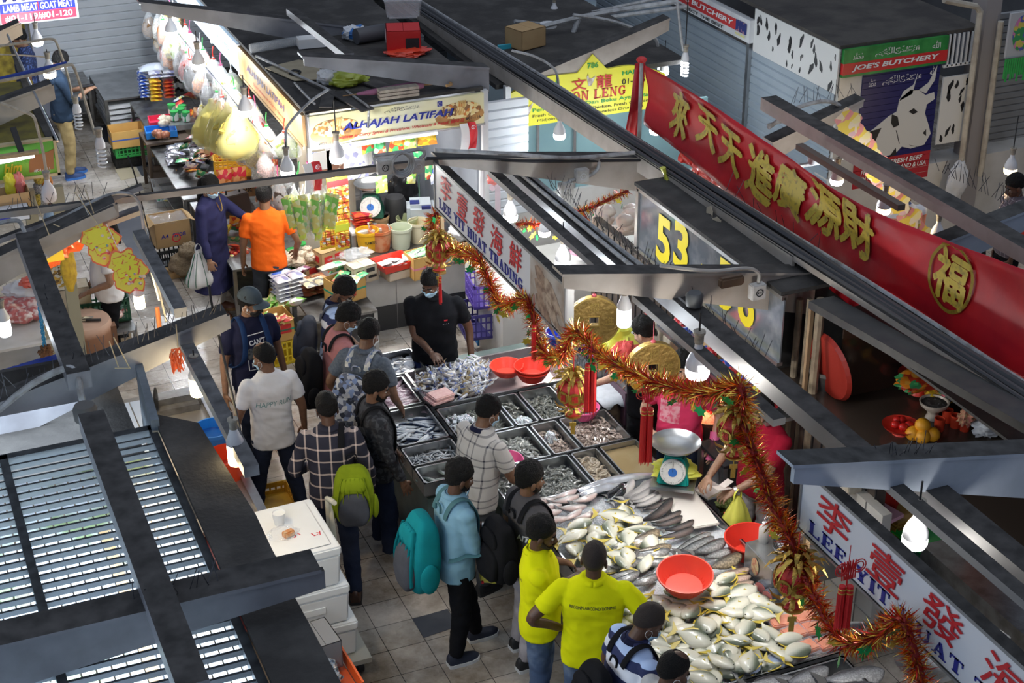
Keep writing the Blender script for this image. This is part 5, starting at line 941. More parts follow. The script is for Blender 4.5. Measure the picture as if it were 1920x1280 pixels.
def srf(s,name,mat,parent,mtx,height,width):
 """slab-serif capitals built from strokes on a 10 x 14 body"""
 m=MB(); m2=[]; x=0.;
 def box(x0,x1,y0,y1):G.append([(x0,y0),(x1,y0),(x1,y1),(x0,y1)])
 def stem(x0,w_=2.7,y0=0,y1=14,sb=True,stp=True):
  box(x0,x0+w_,y0,y1)
  if sb:box(x0-1,x0+w_+1,0,1.1)
  if stp:box(x0-1,x0+w_+1,12.9,14)
 rings=[]
 for ch in s:
  G=[]; W=10; RG=[]
  if ch==' ':x+=6; continue
  if ch=='L':stem(1); box(1,9.2,0,1.2); G.append([(8.2,0),(9.4,0),(9.4,4.4),(8.6,4.4)])
  elif ch in 'EF':stem(1); box(1,9,12.8,14); G.append([(8.3,10),(9,10),(9,14),(7.8,14)]); box(3,6.6,6.6,7.7); box(6.1,6.9,5,9.2); box(1,9.2,0,1.2); G.append([(8,0),(9.4,0),(9.4,4.2),(8.7,4.2)])
  elif ch=='Y':G+=[[(.6,13.4),(3.8,13.4),(6.8,6.4),(4.2,6.0)],[(8.4,13.4),(9.6,13.4),(6.9,6.4),(5.6,6.8)]]; box(4.1,6.8,0,7); box(-.2,4.8,12.9,14); box(7,10.4,12.9,14); box(3,7.9,0,1.1); W=10.4
  elif ch=='I':stem(1); W=4.8
  elif ch=='T':box(.2,9.8,12.7,14); box(.2,1.1,9.6,14); box(8.9,9.8,9.6,14); stem(3.65,stp=False)
  elif ch=='H':stem(1); stem(7.6); box(3,8,6.5,7.7); W=11.4
  elif ch=='U':stem(1,y0=4.2,sb=False); box(8.6,9.8,4.2,14); box(7.6,10.8,12.9,14); RG.append((5.4,4.4,4.4,4.6,2.4,1.6,180,360)); W=11
  elif ch=='A':G+=[[(1.2,.6),(2.3,.6),(5.7,13.2),(4.6,14)],[(6.2,.6),(9.2,.6),(6.3,14),(4.4,14)],[(3,4.2),(7.4,4.2),(7.2,5.3),(3.2,5.3)]]; box(0,3.6,0,1.1); box(5.2,10.4,0,1.1); W=10.6
  elif ch=='R':stem(1); box(3,6,12.9,14); box(3,6,6.4,7.5); RG.append((5.8,10.2,3.4,3.8,2.4,1.1,-90,90)); G.append([(5,7),(7.4,7),(9.6,.6),(7,.6)]); box(6.4,10.6,0,1.1); W=10.6
  elif ch=='D':stem(1); box(3,5.2,12.8,14); box(3,5.2,0,1.2); RG.append((5,7,5,7,2.7,1.2,-90,90)); W=10.6
  elif ch=='N':box(1.2,2.3,0,14); box(8.6,9.7,0,14); G.append([(1,14),(3.8,14),(9.6,0),(7.6,0)]); box(0,3.6,0,1.1); box(0,3,12.9,14); box(7.4,10.8,12.9,14); W=11
  elif ch=='G':RG.append((5.4,7,5.2,7.2,2.7,1.2,42,330)); box(7.2,9.8,1.4,6.4); box(6.2,10.6,5.6,6.6); box(8.6,9.6,9.6,13.6); W=10.8
  elif ch=='O':RG.append((5.2,7,5.2,7.2,2.6,1.2,0,360)); W=10.6
  elif ch=='S':RG.append((4.8,10.3,4,3.7,1.9,1.3,20,270)); RG.append((4.8,3.7,4.2,3.8,1.9,1.3,-160,90)); W=9.6
  m2.append((x,G,RG)); x+=W+1.6
 tot=x-1.6; sx=width/tot; sy=height/14
 for x0,G,RG in m2:
  T=mtx@Matrix.Diagonal((sx,sy,1,1))@Matrix.Translation((x0-tot/2,-7,0))
  for g_ in G:m.prs(g_,.004,T)
  for r_ in RG:rgp(m,T,*r_)
 o=m.B(name,mat,parent)
 if parent:o.matrix_parent_inverse=PI(parent)
 return o
# --- the two seafood stall signboards
SX=4.42
def seafood_sign(label,tl,bl,length,txt_w,photo):
 p,q=UX(*tl,SX if photo else 4.55),UX(*bl,SX if photo else 4.55); X=p.x; zt,zb_,y0=p.z,q.z,p.y; o=E('signboard',label,'sign',(X,y0,zb_),0,'seafood stall signboards'); hh=zt-zb_
 m=MB(); m.bx((0,-length,.002),(.055,0,hh-.004)); m.B('light_box',ALU,o); m=MB(); m.bx((-.006,-length+.012,.02),(.002,-.012,hh-.02)); m.B('face_panel',SIGNW,o)
 m=MB()
 for a,b in(((-.016,-length,hh-.022),(.06,0,hh)),((-.016,-length,0),(.06,0,.018)),((-.016,-.015,0),(.0,0,hh)),((-.016,-length,0),(0,-length+.015,hh))):m.bx(a,b)
 m.B('frame_edge',M('sign_edge_dusty',(.3,.31,.32),.5,.4,dust=((.05,.047,.045),1.)),o)
 def at(y,z):return fr_((-.008,-y,z),(0,-1,0),(0,0,1))
 cw=txt_w/5; mi=PI(o).inverted()
 for i,ch in enumerate('李壹發海鮮'):
  txt_(ch,'red_character',SIGNRED,o,mi@at(.10+cw*(i+.5),hh*(.64-(.03 if i%2 else 0))),hh*.50,cw*.66,bold=.012,shear=.12)
 srf('LEE YIT HUAT TRADING','blue_lettering',SIGNBLUE,o,mi@at(.08+txt_w/2,hh*.22),hh*.2,txt_w*.97)
 if photo:
  m=MB(); m.bx((-.009,-length+.02,.022),(-.005,-txt_w-.2,hh-.022)); m.B('photo_panel',M('print_tan',(.5,.47,.44),.5,nz=(5,(.34,.27,.22))),o)
  for i,(y,z)in enumerate(((.1,.78),(.27,.70),(.1,.55),(.24,.42),(.12,.28))):
   m=MB(); T=fr_((-.0095-.0006*i,-txt_w-.22-y,hh*z),(0,-1,-.52),(0,.5,1)); L=.40
   m.prs([(x*L,yy*L)for x,yy in((-.1,0),(0,.13),(.2,.19),(.5,.15),(.8,.06),(.95,.03),(1.1,.12),(1.08,-.1),(.95,-.03),(.8,-.06),(.5,-.13),(.2,-.16),(0,-.1))],.0005,T); m.B('printed_fish',M('print_fish%d'%(i%2),((.42,.3,.22),(.5,.4,.31))[i%2],.5,nz=(16,(.2,.13,.1))),o)
 m=MB(); m.bx((.02,-.06,-.25),(.05,-.03,0)); m.bx((.02,-length+.03,hh),(.05,-length+.06,hh+.12)); m.B('hanger',WOOD,o); return o
L1=UX(815,300,SX).y-UX(1064,530,SX).y
s1=seafood_sign('white seafood signboard with a fish photo panel above the crabs',(815,300),(815,388),L1,L1*.69,True); s2=seafood_sign('nearest white seafood signboard cut by the picture edge',(1508,872),(1497,990),L1*1.02,L1*.90,False)
txt_('#01-53/54/55/56','small_unit_number',SIGNRED,s1,PI(s1).inverted()@fr_((-.012,-L1*.72,.06),(0,-1,0),(0,0,1)),.03,.28)
m=MB(); q=UX(1069,545,4.46); m.bx((4.44,q.y-.02,q.z-.52),(4.48,q.y+.02,q.z+.06)); tag(m.B('timber_post',WOOD),'thin raw timber post at the end of the first seafood signboard','post')
# --- tinsel garlands
TIN=[M('tinsel_red',(.62,.035,.02),.28,.75),M('tinsel_orange',(.85,.24,.02),.25,.75),M('tinsel_gold',(.85,.6,.10),.25,.8),M('tinsel_dark',(.22,.02,.02),.35,.7)]
LEAF=M('green_foil',(.01,.32,.08),.28,.55); GLEAF=M('gold_foil_leaf',(.72,.6,.08),.3,.7)
def garland(label,pts,seed,r=.085,dens=620,leaves=44,core=True):
 rs=random.Random(seed); path=cm(pts,8); o=E('tinsel_garland',label,'garland',path[0]); p0=path[0]; seg=[(path[i+1]-path[i]).length for i in range(len(path)-1)]; tot=sum(seg); m=MB()
 for i,L in enumerate(seg):
  a,b=path[i]-p0,path[i+1]-p0; d=(b-a).normalized(); u=d.cross(V((.3,.2,1))).normalized(); v=d.cross(u)
  pl=(a+b)/2+p0-CAM; pl.normalize()
  for k_ in range(int(dens*(.25*L+.011*(d-pl*d.dot(pl)).length*L*240)/2.6)+1):
   c=a+(b-a)*rs.random(); an=rs.uniform(0,6.28); e=(u*math.cos(an)+v*math.sin(an)+d*rs.uniform(-.7,.7)).normalized(); s_=(e.cross(d).normalized()+d*rs.uniform(-1.2,1.2)).normalized()*rs.uniform(.0026,.0045); l=r*rs.uniform(.65,1.15); bend_=d*rs.uniform(-.02,.02)
   m.k=rs.choices((0,1,2,3),(4,5,4,1))[0]; m.add([c-s_,c+s_,c+e*l*.6+s_*.9+bend_*.4,c+e*l+bend_,c+e*l*.6-s_*.9+bend_*.4],[(0,1,2,4),(4,2,3)])
 m.B('tinsel_strands',TIN,o,fix=False); m=MB(); m.tb([p-p0 for p in path],r*.22,6); m.B('core',TIN[3],o)
 for k_ in range(leaves):
  t=(k_+rs.random())/leaves*tot; i=0
  while i<len(seg)-1 and t>seg[i]:t-=seg[i]; i+=1
  c=path[i]-p0+V((rs.uniform(-.09,.01),rs.uniform(-.05,.05),rs.uniform(-.12,-.02))); m=MB(); n_=12; w_=rs.uniform(.03,.045)
  T=fr_(c,(rs.uniform(-1,1),rs.uniform(-1,1),rs.uniform(-.4,.4)),(rs.uniform(-.4,.4),rs.uniform(-.6,.2),1)); m.prs([(math.cos(a*6.283/n_)*w_*(1.25 if a%2 else.75),math.sin(a*6.283/n_)*w_*.75*(1.2 if a%2 else.7))for a in range(n_)],.0015,T); m.B('foil_leaf',LEAF if rs.random()<.62 else GLEAF,o)
 return o
GX=4.40
main=[(818,402),(812,432),(850,470),(895,482),(918,530),(940,572),(985,560),(1000,592),(1015,652),(1050,672),(1080,622),(1118,660),(1200,705),(1260,725),(1330,738),(1388,724),(1394,790),(1425,880),(1452,955),(1482,1010),(1515,1090),(1560,1180),(1600,1208),(1658,1186),(1690,1160),(1712,1215),(1735,1300)]
garland('long red and gold tinsel garland looping along both seafood signboards',[UX(px,py,GX+.0)for px,py in main],1,.112,1250,70)
garland('short tinsel garland in front of the raw chicken',[UY(px,py,13.4)for px,py in((1078,398),(1110,388),(1150,370),(1178,358))],2,.085,700,9)
garland('tinsel garland glimpsed behind the first seafood signboard',[UY(px,py,12.9)for px,py in((968,420),(1000,420),(1030,425),(1062,420),(1100,408))],3,.085,600,12)
# --- lanterns, tassels, coins
def lantern(label,px,py,X=4.36,s=1.):
 p=UX(px,py,X); o=E('pineapple_lantern',label,'lantern',p,-.35,'red and gold pineapple lanterns'); o.scale=(s,)*3
 m=MB(); m.lth([(0,-.105),(.06,-.10),(.10,-.06),(.118,0),(.105,.06),(.07,.10),(0,.105)],8); m.B('red_body',REDC,o)
 m=MB()
 for i in range(8):
  a=i*.785+.39; m.tb([(math.cos(a)*.065,math.sin(a)*.065,-.10),(math.cos(a)*.122,math.sin(a)*.122,0),(math.cos(a)*.075,math.sin(a)*.075,.10)],.006,5)
 m.B('gold_ribs',GOLD,o)
 for i in range(8):
  a=i*.785; T=fr_((math.cos(a)*.112,math.sin(a)*.112,0),(-math.sin(a),math.cos(a),0),(0,0,1)); m=MB(); m.T=T; n_=20; rgp(m,Matrix(),0,0,.048,.048,.006,.006,0,360,n_,.004); m.prs([(math.cos(t*.314)*.043,math.sin(t*.314)*.043)for t in range(20)],.002,Matrix()); md=m.B('gold_medallion',GOLD,o)
  txt_('福','medallion_character',REDC,o,PI(o).inverted()@T@Matrix.Translation((0,0,.001)),.055,.05,bold=.01)
 rs=random.Random(int(px))
 for ly,(zz,sp,nn)in enumerate(((.09,.15,10),(.12,.12,9),(.15,.08,7),(-.10,.12,8))):
  m=MB()
  for i in range(nn):
   a=i*6.283/nn+ly*.4; ca,sa=math.cos(a),math.sin(a); dr=-1 if zz<0 else 1
   pts=[V((ca*.03,sa*.03,zz)),V((ca*sp*.6,sa*sp*.6,zz+.045*dr)),V((ca*sp,sa*sp,zz+.03*dr)),V((ca*sp*1.2,sa*sp*1.2,zz-.01*dr))]; m.tb(pts,[.014,.018,.014,.002],5,.15,wv=(-sa,ca,0))
  m.B('gold_leaf_crown',GOLD,o,sm=True)
 m=MB(); m.ell((0,0,-.19),(.055,.03,.035)); m.B('red_drop',REDC,o); m=MB(); m.lth([(.05,-.19),(.062,-.185),(.062,-.195)],16); m.tb([(0,0,-.22),(0,0,-.32)],.004,5); m.box((0,0,-.27),(.05,.006,.03)); m.box((0,0,-.32),(.03,.006,.07)); m.B('gold_pendant',GOLD,o); m=MB(); m.tb([(0,0,.1),(0,0,.30)],.004,5); m.B('cord',REDC,o); return o
lantern('pineapple lantern hanging over the tiger prawns',1075,735); lantern('pineapple lantern beside the first signboard above the man in black polo',822,470,4.3,.95); lantern('pineapple lantern in front of the seller in maroon',1380,805,4.4,.95); lantern('pineapple lantern hanging over the salmon packs',1492,1085,4.4,1.05)
TAS=M('red_silk',(.62,.01,.012),.5,bump=(200,.3))
def tsl(label,px0,py0,py1,X=4.34,knot=True,single=False,w_=.02):
 p,q=UX(px0,py0,X),UX(px0,py1,X); h=p.z-q.z; o=E('red_tassel',label,'tassel',p,0,'red silk tassels'); rs=random.Random(px0)
 for dx in((0,)if single else(-.021,.021)):
  m=MB(); m.lth([(0,0),(w_*.9,0),(w_,-.02),(w_*.95,-h*.6),(w_*1.1,-h)],14,(dx*.9,-dx*.4,0)); m.B('fringe',TAS,o,sm=50); m=MB()
  for z in(-.015,-.04):m.lth([(w_*1.02,z),(w_*1.12,z-.004),(w_*1.02,z-.009)],12,(dx*.9,-dx*.4,0))
  m.B('gold_band',GOLD,o)
  m=MB()
  for i in range(16):a=rs.uniform(0,6.28); m.tb([(dx*.9+math.cos(a)*w_,-dx*.4+math.sin(a)*w_,-.05),(dx*.9+math.cos(a)*w_*1.1,-dx*.4+math.sin(a)*w_*1.1,-h-rs.uniform(0,.03))],.0025,3)
  m.B('loose_threads',TAS,o)
 if knot:
  m=MB()
  for z,r_ in((.13,.04),(.13,.026)):
   for q_ in(-1,1):m.tb([(q_*.055+r_*math.cos(t*.42),-.02,z+r_*math.sin(t*.42))for t in range(16)],.0035,5)
  for i in range(6):m.tb([(-.045+i*.018,0,.16-abs(i-2.5)*.004),(-.02+i*.012,-.01,.05)],.004,5); m.tb([(.045-i*.018,0,.16),(.02-i*.012,-.01,.05)],.004,5)
  m.tb([(0,0,.05),(0,0,0)],.005,5); m.B('woven_knot',TAS,o)
 m=MB(); m.tb([(0,0,.0),(0,0,.26)],.003,4); m.B('cord',TAS,o); return o
tsl('pair of red tassels beside the lantern over the tiger prawns',1108,682,772,knot=False); tsl('long red tassels with a woven knot by the steel weighing pan',1214,765,868); tsl('red tassels with a woven knot beside the nearest signboard',1587,1098,1182); tsl('thin red tassel dipping into the nested red bowls',1001,610,672,knot=False,single=True,w_=.016); tsl('gold-tipped tassel hanging by the head of the man in black polo',825,520,565,4.2,False,True,.012)
def coin(label,px,py,X,r,ry):
 p=UX(px,py,X); o=E('gold_coin',label,'coin',p,ry,'hanging gold coins'); T=Matrix.Rotation(R(90),4,'X'); t_=.045
 m=MB(); m.T=T; n_=48; sq_=.036
 ou=[(math.cos(a*6.283/n_)*r,math.sin(a*6.283/n_)*r)for a in range(n_)]; inn=[]
 for a in range(n_):an=a*6.283/n_; k_=sq_/max(abs(math.cos(an)),abs(math.sin(an))); inn.append((math.cos(an)*k_,math.sin(an)*k_))
 rg=[[V((x,y,z))for x,y in q_]for q_,z in((inn,-t_/2),(ou,-t_/2),(ou,t_/2),(inn,t_/2),(inn,-t_/2))]; m.loft(rg,cap=False); m.B('disc',M('gold_paint',(.26,.165,.045),.5,.6,bump=(34,.6),nz=(9,(.19,.12,.03))),o,sm=30)
 m=MB(); m.T=T
 for q_ in(t_/2,):rgp(m,Matrix.Translation((0,0,q_)),0,0,r,r,.014,.014,0,360,40,.008)
 for a,b in(((-sq_-.008,-sq_-.008),(sq_+.008,-sq_)),((-sq_-.008,sq_),(sq_+.008,sq_+.008)),((-sq_-.008,-sq_),(-sq_,sq_)),((sq_,-sq_),(sq_+.008,sq_))):m.bx((*a,t_/2),(*b,t_/2+.006))
 m.B('raised_rim',MATS['gold_relief']if 'gold_relief' in MATS else M('gold_relief',(.36,.25,.07),.4,.7),o); mi=PI(o).inverted()
 for ch,(x,z)in zip('招寶進財',((0,.125),(-.125,0),(.125,0),(0,-.125))):txt_(ch,'raised_character',M('gold_relief',(.36,.25,.07),.4,.7),o,mi@fr_((x,-t_/2-.001,z),(1,0,0),(0,0,1)),.075,.07,.004,.01)
 m=MB(); m.tb([(0,0,r),(0,0,r+.28)],.003,4); m.lth([(0,r+.0),(.02,r),(.018,r+.012),(0,r+.014)],10); m.B('hanging_thread',M('maroon_thread',(.25,.03,.04),.6),o); return o
coin('gold coin charm hanging next to the bright cylinder bulb',1113,600,4.98,.212,-.30); coin('gold coin charm hanging in front of the sellers',1223,688,5.05,.212,-.18)
# --- bulbs
def blb(label,loc,kind='dome',glow=NEUT,power=18,cord=.25,s=1.,colr=(1,.96,.9),on=True,tilt=(0,0),group=None,sock=None):
 """lamp on its socket; loc is the centre of the glowing part"""
 o=E('light_bulb',label,'light bulb',loc,0,group); o.scale=(s,)*3; o.rotation_euler=(tilt[0],tilt[1],0); gm=glow if on else M('unlit_glass',(.7,.72,.75),.15,coat=.5); wp=M('white_lamp_plastic',(.68,.68,.70),.35)
 if kind=='dome':
  m=MB(); m.lth([(.058,.0),(.058,-.03),(.05,-.05),(.03,-.058),(0,-.06)],24); m.B('diffuser',gm,o,sm=60); m=MB(); m.lth([(.058,0),(.056,.03),(.04,.07),(.022,.10),(.018,.13),(0,.13)],24); m.B('shell',wp,o,sm=60); top=.13
 elif kind=='cyl':
  m=MB()
  m.lth([(0,-.075),(.04,-.07),(.046,-.06),(.046,.05),(.04,.055),(0,.055)],20); m.B('diffuser',gm,o,sm=40); m=MB(); m.lth([(.047,.055),(.048,.075),(.03,.12),(.02,.15),(0,.15)],20); m.B('shell',wp,o,sm=50); top=.15
 elif kind=='cfl':
  m=MB(); pts=[(math.cos(t*.5)*.03,math.sin(t*.5)*.03,.05-t*.0022)for t in range(62)]; m.tb(pts,.0068,6); m.B('spiral_tube',gm,o,sm=True); m=MB(); m.lth([(0,.05),(.034,.05),(.036,.075),(.024,.115),(.018,.13),(0,.13)],18); m.B('shell',wp,o,sm=50); top=.13
 m=MB(); m.lth([(0,top),(.022,top),(.024,top+.045),(.03,top+.05),(.03,top+.062),(0,top+.064)],16); m.B('socket',sock or M('old_socket',(.4,.36,.29),.5,nz=(30,(.25,.22,.18))),o,sm=40)
 if cord:m=MB(); m.tb([(0,0,top+.06),(0,0,top+.06+cord)],.005,5); m.B('cord',BLACK,o)
 if on and power:
  l=bpy.data.lights.new('bulb_glow','POINT'); l.energy=power; l.color=colr; l.shadow_soft_size=.07; lo=bpy.data.objects.new('bulb_glow',l); COL.objects.link(lo); lo.location=V(loc)+V((0,0,-.11*s))
 return o
CW,WW,NW=(.86,.93,1),(1,.76,.42),(1,.95,.88)
blb('bright cylinder bulb between the two gold coins',UX(1170,592,4.85),'cyl',COOL,14,.12,1.15,CW); blb('biggest round white dome bulb above the seller in maroon',UX(1308,688,4.92),'dome',NEUT,24,.10,1.45,NW); blb('white dome bulb behind the first signboard near its far end',UX(957,402,4.95),'dome',COOL,22,.1,1.1,CW); blb('white dome bulb behind the fish photo panel',UX(1056,487,4.95),'dome',COOL,22,.1,1.15,CW)
blb('dome bulb glowing through the garland by the raw chicken',UY(1021,432,12.75),'dome',NEUT,20,.1,1.,NW); blb('large clear-necked bulb behind the nearest signboard',UX(1716,1005,4.95),'dome',NEUT,14,.1,1.25,NW)
blb('white dome bulb before the yellow chicken stall board',UY(1049,250,14.2),'dome',COOL,16,.25,1.1,CW); blb('bulb on the crossed pipes at the top edge',UY(1039,24,17.5),'dome',COOL,10,.05,1.,CW); blb('lit bulb on a long drop pipe before the grey shutters',UY(1284,124,15.),'cfl',COOL,14,.5,1.25,CW); blb('small bulb behind the top of the red banner',UY(1246,132,15.5),'dome',COOL,8,.2,.9,CW); blb('bright bulb half hidden behind the red banner',UY(1230,240,14.2),'dome',COOL,18,.1,1.2,CW)
blb('lit bulb above the banner beside the small camera',UY(1569,335,11.),'dome',COOL,14,.1,1.,CW); blb('warm bulb above the middle of the red banner',UY(1657,388,10.6),'dome',WARM,14,.1,1.1,WW); blb('unlit bulb with chipped socket at the end of the banner',UY(1757,440,10.3),'dome',NEUT,0,.1,1.,on=False); blb('warm hanging bulb at the far edge by the tiled wall',UY(1895,315,12.2),'dome',WARM,16,.3,1.15,WW)
blb('cool bulb at the picture edge over the raw meat',UY(8,612,12.0),'cyl',COOL,20,.15,1.1,CW); blb('warm bulb under the yellow lucky cut-outs',UY(261,563,12.0),'cyl',WARM,22,.05,.95,WW); blb('warm bulb hanging above the steel sink counter',UX(369,722,1.66),'cyl',WARM,22,.04,1.05,WW); blb('warm bulb hanging over the red pail',UX(442,848,1.64),'cyl',WARM,24,.04,1.1,WW)
blb('cool bulb under the mutton stall board',UY(70,76,19.5),'dome',COOL,30,.1,1.15,CW); blb('warm bulb on the brass arm beside the blue pipe',UY(93,135,16.5),'dome',WARM,14,.03,1.1,WW); blb('unlit spiral bulb on the farther drop pipe',UY(146,222,14.6),'cfl',NEUT,0,0,1.15,on=False); blb('unlit spiral bulb on the nearer drop pipe',UY(190,290,13.8),'cfl',NEUT,0,0,1.3,on=False); blb('unlit clear bulb on the curved pipe by the grass sign',UY(92,365,13.2),'dome',NEUT,0,0,1.1,on=False)
AX=3.45
blb('lit bulb at the far end of the provision stall',UX(270,-2,3.3),'dome',COOL,85,.1,1.2,CW); blb('lit bulb second from the far end of the provision stall',UX(321,58,3.3),'dome',COOL,34,.1,1.2,CW); blb('lit bulb above the yellow vermicelli bags',UX(372,118,3.3),'dome',COOL,34,.1,1.2,CW); blb('lit bulb beside the orange name board',UX(460,205,3.38),'dome',NEUT,34,.1,1.2,NW)
blb('lit bulb on the grey pole at the corner of the provision stall',UY(539,318,13.75),'dome',NEUT,26,.05,1.15,NW); blb('lit bulb hanging below the yellow name board',UY(632,292,13.9),'dome',COOL,28,.25,1.25,CW)
cdt('trim_conduit',[UY(615,168,14.2),UY(580,192,14.1),UY(540,235,13.9),UY(536,262,13.8),UY(537,285,13.75)],.014)
for pts,Y,r_ in((((0,86),(60,78),(95,73),(108,85),(128,145),(136,185)),15.0,.013),(((0,152),(70,138),(125,122),(140,130),(160,190),(178,252)),14.2,.014),(((0,193),(40,208),(62,218),(70,240),(82,290),(89,345)),13.3,.014),(((0,102),(50,104),(85,107)),16.5,.008)):
 cdt('trim_conduit',[UY(*p,Y)for p in pts],r_,M('old_cream_pipe',(.45,.40,.32),.5,nz=(20,(.32,.27,.2))))
m=MB(); m.tb([UY(-10,151,14.25),UY(125,119,14.25)],.022,8); st(m.B('trim_conduit',M('blue_pipe',(.02,.05,.3),.4),sm=True))
# --- the long red banner
BAN=M('red_banner_cloth',(.58,.012,.02),.42,nz=(2.2,(.34,.008,.02),.45,.75),bump=(5,.3)); BGOLD=M('banner_gold',(.58,.42,.05),.45,nz=(24,(.30,.22,.05),.5,.7))
bt=[(1208,122),(1330,190),(1470,290),(1600,372),(1740,440),(1930,508)]; bb=[(1207,232),(1300,305),(1440,428),(1590,570),(1740,668),(1930,772)]
XB=6.62
TOPC,BOTC=cm([UX(*p,XB)for p in bt],8),cm([UX(*p,XB-.05)for p in bb],8)
def banpt(u,v):
 i=u*(len(TOPC)-1); a=int(min(i,len(TOPC)-2)); t=i-a; p=TOPC[a].lerp(TOPC[a+1],t); q=BOTC[a].lerp(BOTC[a+1],t); r_=q.lerp(p,v); r_.x+=.035*noise.noise((u*5+v*2.5,v*1.3,2))+.03*math.sin(v*3.14)+.012*noise.noise((u*16,v*5+u*9,7)); return r_
o=E('banner','long red cloth banner with large gold characters strung across the hall','banner',(0,0,0)); m=MB(); m.sheet(90,14,banpt); m.B('cloth',BAN,o,sm=180,solid=.004,fix=False)
bvb=BVHTree.FromPolygons([V(p)for p in m.v],m.f)
def on_banner(me):
 bm=bmesh.new(); bm.from_mesh(me); bmesh.ops.triangulate(bm,faces=bm.faces)
 for _ in range(2):bmesh.ops.subdivide_edges(bm,edges=[e for e in bm.edges if e.calc_length()>.05],cuts=1)
 bmesh.ops.triangulate(bm,faces=bm.faces); bm.to_mesh(me); bm.free()
 for v in me.vertices:
  h=bvb.ray_cast(V((XB-1,v.co.y,v.co.z)),V((1,0,0)),3)
  if h[0]is not None:v.co=h[0]+V((-.024,0,0))
for ch,px,py,h_,w_ in zip('來天天進廣源財',(1267,1318,1364,1420,1473,1538,1600),(215,242,283,328,358,392,432),(.40,.34,.36,.40,.36,.38,.38),(.30,.34,.36,.40,.42,.44,.42)):
 t=txt_(ch,'gold_character',BGOLD,o,fr_(UX(px,py,XB-.05),(0,-1,-.10),(0,0,1)),h_*1.0,w_,0,.045); on_banner(t.data)
m=MB(); T=fr_(UX(1773,523,XB-.05),(0,-1,-.05),(0,0,1)); rgp(m,T,0,0,.235,.255,.028,.028,0,360,40,0.); r_=m.B('gold_ring',BGOLD,o); on_banner(r_.data); t=txt_('福','gold_character',BGOLD,o,T,.36,.33,0,.035); on_banner(t.data)
m=MB(); tp=UX(1203,118,XB)
q=[UX(px,py,XB+.02)for px,py in((1200,118),(1190,200),(1172,292))]; m.sheet(8,14,lambda u,v:(lambda c,w2:c+V((.05*math.sin(u*9),(u-.5)*w2,.0)))(q[0].lerp(q[1],v*2)if v<.5 else q[1].lerp(q[2],v*2-1),.05+.22*v)); m.B('loose_tail',BAN,o,sm=180,solid=.004)
m=MB(); c0=cm([UX(px,py,XB+.12)for px,py in((1272,262),(1330,310),(1400,368),(1460,410),(1560,490))],6); c1=cm([UX(px,py,XB+.12)for px,py in((1275,300),(1330,345),(1400,398),(1470,440),(1560,515))],6); m.sheet(40,6,lambda u,v:c0[min(len(c0)-1,int(u*(len(c0)-1)))].lerp(c1[min(len(c1)-1,int(u*(len(c1)-1)))],v)+V((.05*noise.noise((u*14,v*4,1)),0,0)))
tag(m.B('red_sheeting',M('red_sheeting',(.70,.03,.02),.3,alpha=.95,coat=.3),sm=180,solid=.004,fix=False),'crumpled glossy red sheeting tucked behind the red banner','sheeting')
m=MB(); p=UX(1203,112,XB); m.tb([p,UX(1197,290,XB)],.018,8); st(m.B('trim_banner_pole',CONDUIT)); m=MB(); m.ell(p,(.05,.05,.03)); st(m.B('trim_banner_pole',REDC))
# --- stall with glass front numbered 53 - 56
XG=5.95; A_,B_,C_,D_=UX(1198,352,XG),UX(1196,462,XG),UX(1432,498,XG),UX(1520,770,XG); zt,zb_=A_.z,B_.z; g=E('glass_showcase','glass-fronted stall hood with big yellow numerals','showcase',(XG,A_.y,zb_)); Lg=A_.y-9.02; hg=zt-zb_
m=MB(); m.bx((0,-Lg,.0),(.012,0,hg)); m.B('glass_front',M('reflecting_glass',(.25,.28,.32),.08,.55,nz=(6,(.45,.46,.5),.45,.7)),g)
m=MB(); m.bx((-.02,-.03,-.02),(.03,.02,hg)); m.bx((-.02,-Lg,hg-.02),(.03,0,hg+.025)); m.bx((-.02,-Lg,-.03),(.03,0,0)); m.B('steel_frame',QS,g); m=MB(); m.bx((-.03,-Lg,hg+.02),(.5,.03,hg+.05)); m.B('hood_top',ROOF,g); m=MB(); m.bx((.02,-.02,-.02),(.48,-.01,hg)); m.B('end_pane',GLASS,g)
mi=PI(g).inverted(); dl=A_.y-UX(1255,430,XG).y
for ch,px,py in(('5',1246,450),('3',1279,462),('-',1328,508),('5',1362,535),('6',1402,565)):
 p=UX(px,py,XG); txt_(ch,'yellow_numeral',M('numeral_yellow',(.85,.68,.02),.4),g,mi@fr_((-.008,p.y-A_.y,p.z-zb_),(0,-1,0),(0,0,1)),hg*(.78 if ch!='-' else.1),.25 if ch!='-' else.2,bold=.03)
m=MB(); m.bx((XG+.03,9.4,0),(XG+.23,A_.y,.85)); tag(m.B('stall_counter',QD),'dull steel counter below the numbered glass hood','counter')
rb=random.Random(5)
for i in range(16):
 y=9.0+i*.10; crm('goods_bag','small red and blue packet lying below the numbered glass','packet',(5.88+rb.uniform(-.03,.05),y,1.50+rb.uniform(0,.06)),(.06,.06,.045),msc('shelf_packets%d'%(i%3),[[(.6,.04,.05),(.75,.3,.3),(.6,.05,.04)],[(.05,.1,.45),(.7,.7,.72),(.6,.05,.05)],[(.75,.6,.05),(.5,.04,.04),(.2,.3,.5)]][i%3],12),i,.3,group='packets below the numbered glass')
m=MB(); m.bx((5.8,8.9,1.42),(6.1,10.7,1.45)); tag(m.B('shelf',QS),'narrow steel shelf below the numbered glass','shelf')
m=MB(); p=A_; m.tb([B_+V((-.10,.02,-.06)),UX(1500,750,XG-.1)],.02,8); tag(m.B('yellow_edging',M('yellow_rubber_edge',(.75,.65,.03),.45),sm=True),'yellow edging strip along the foot of the numbered glass','edging')
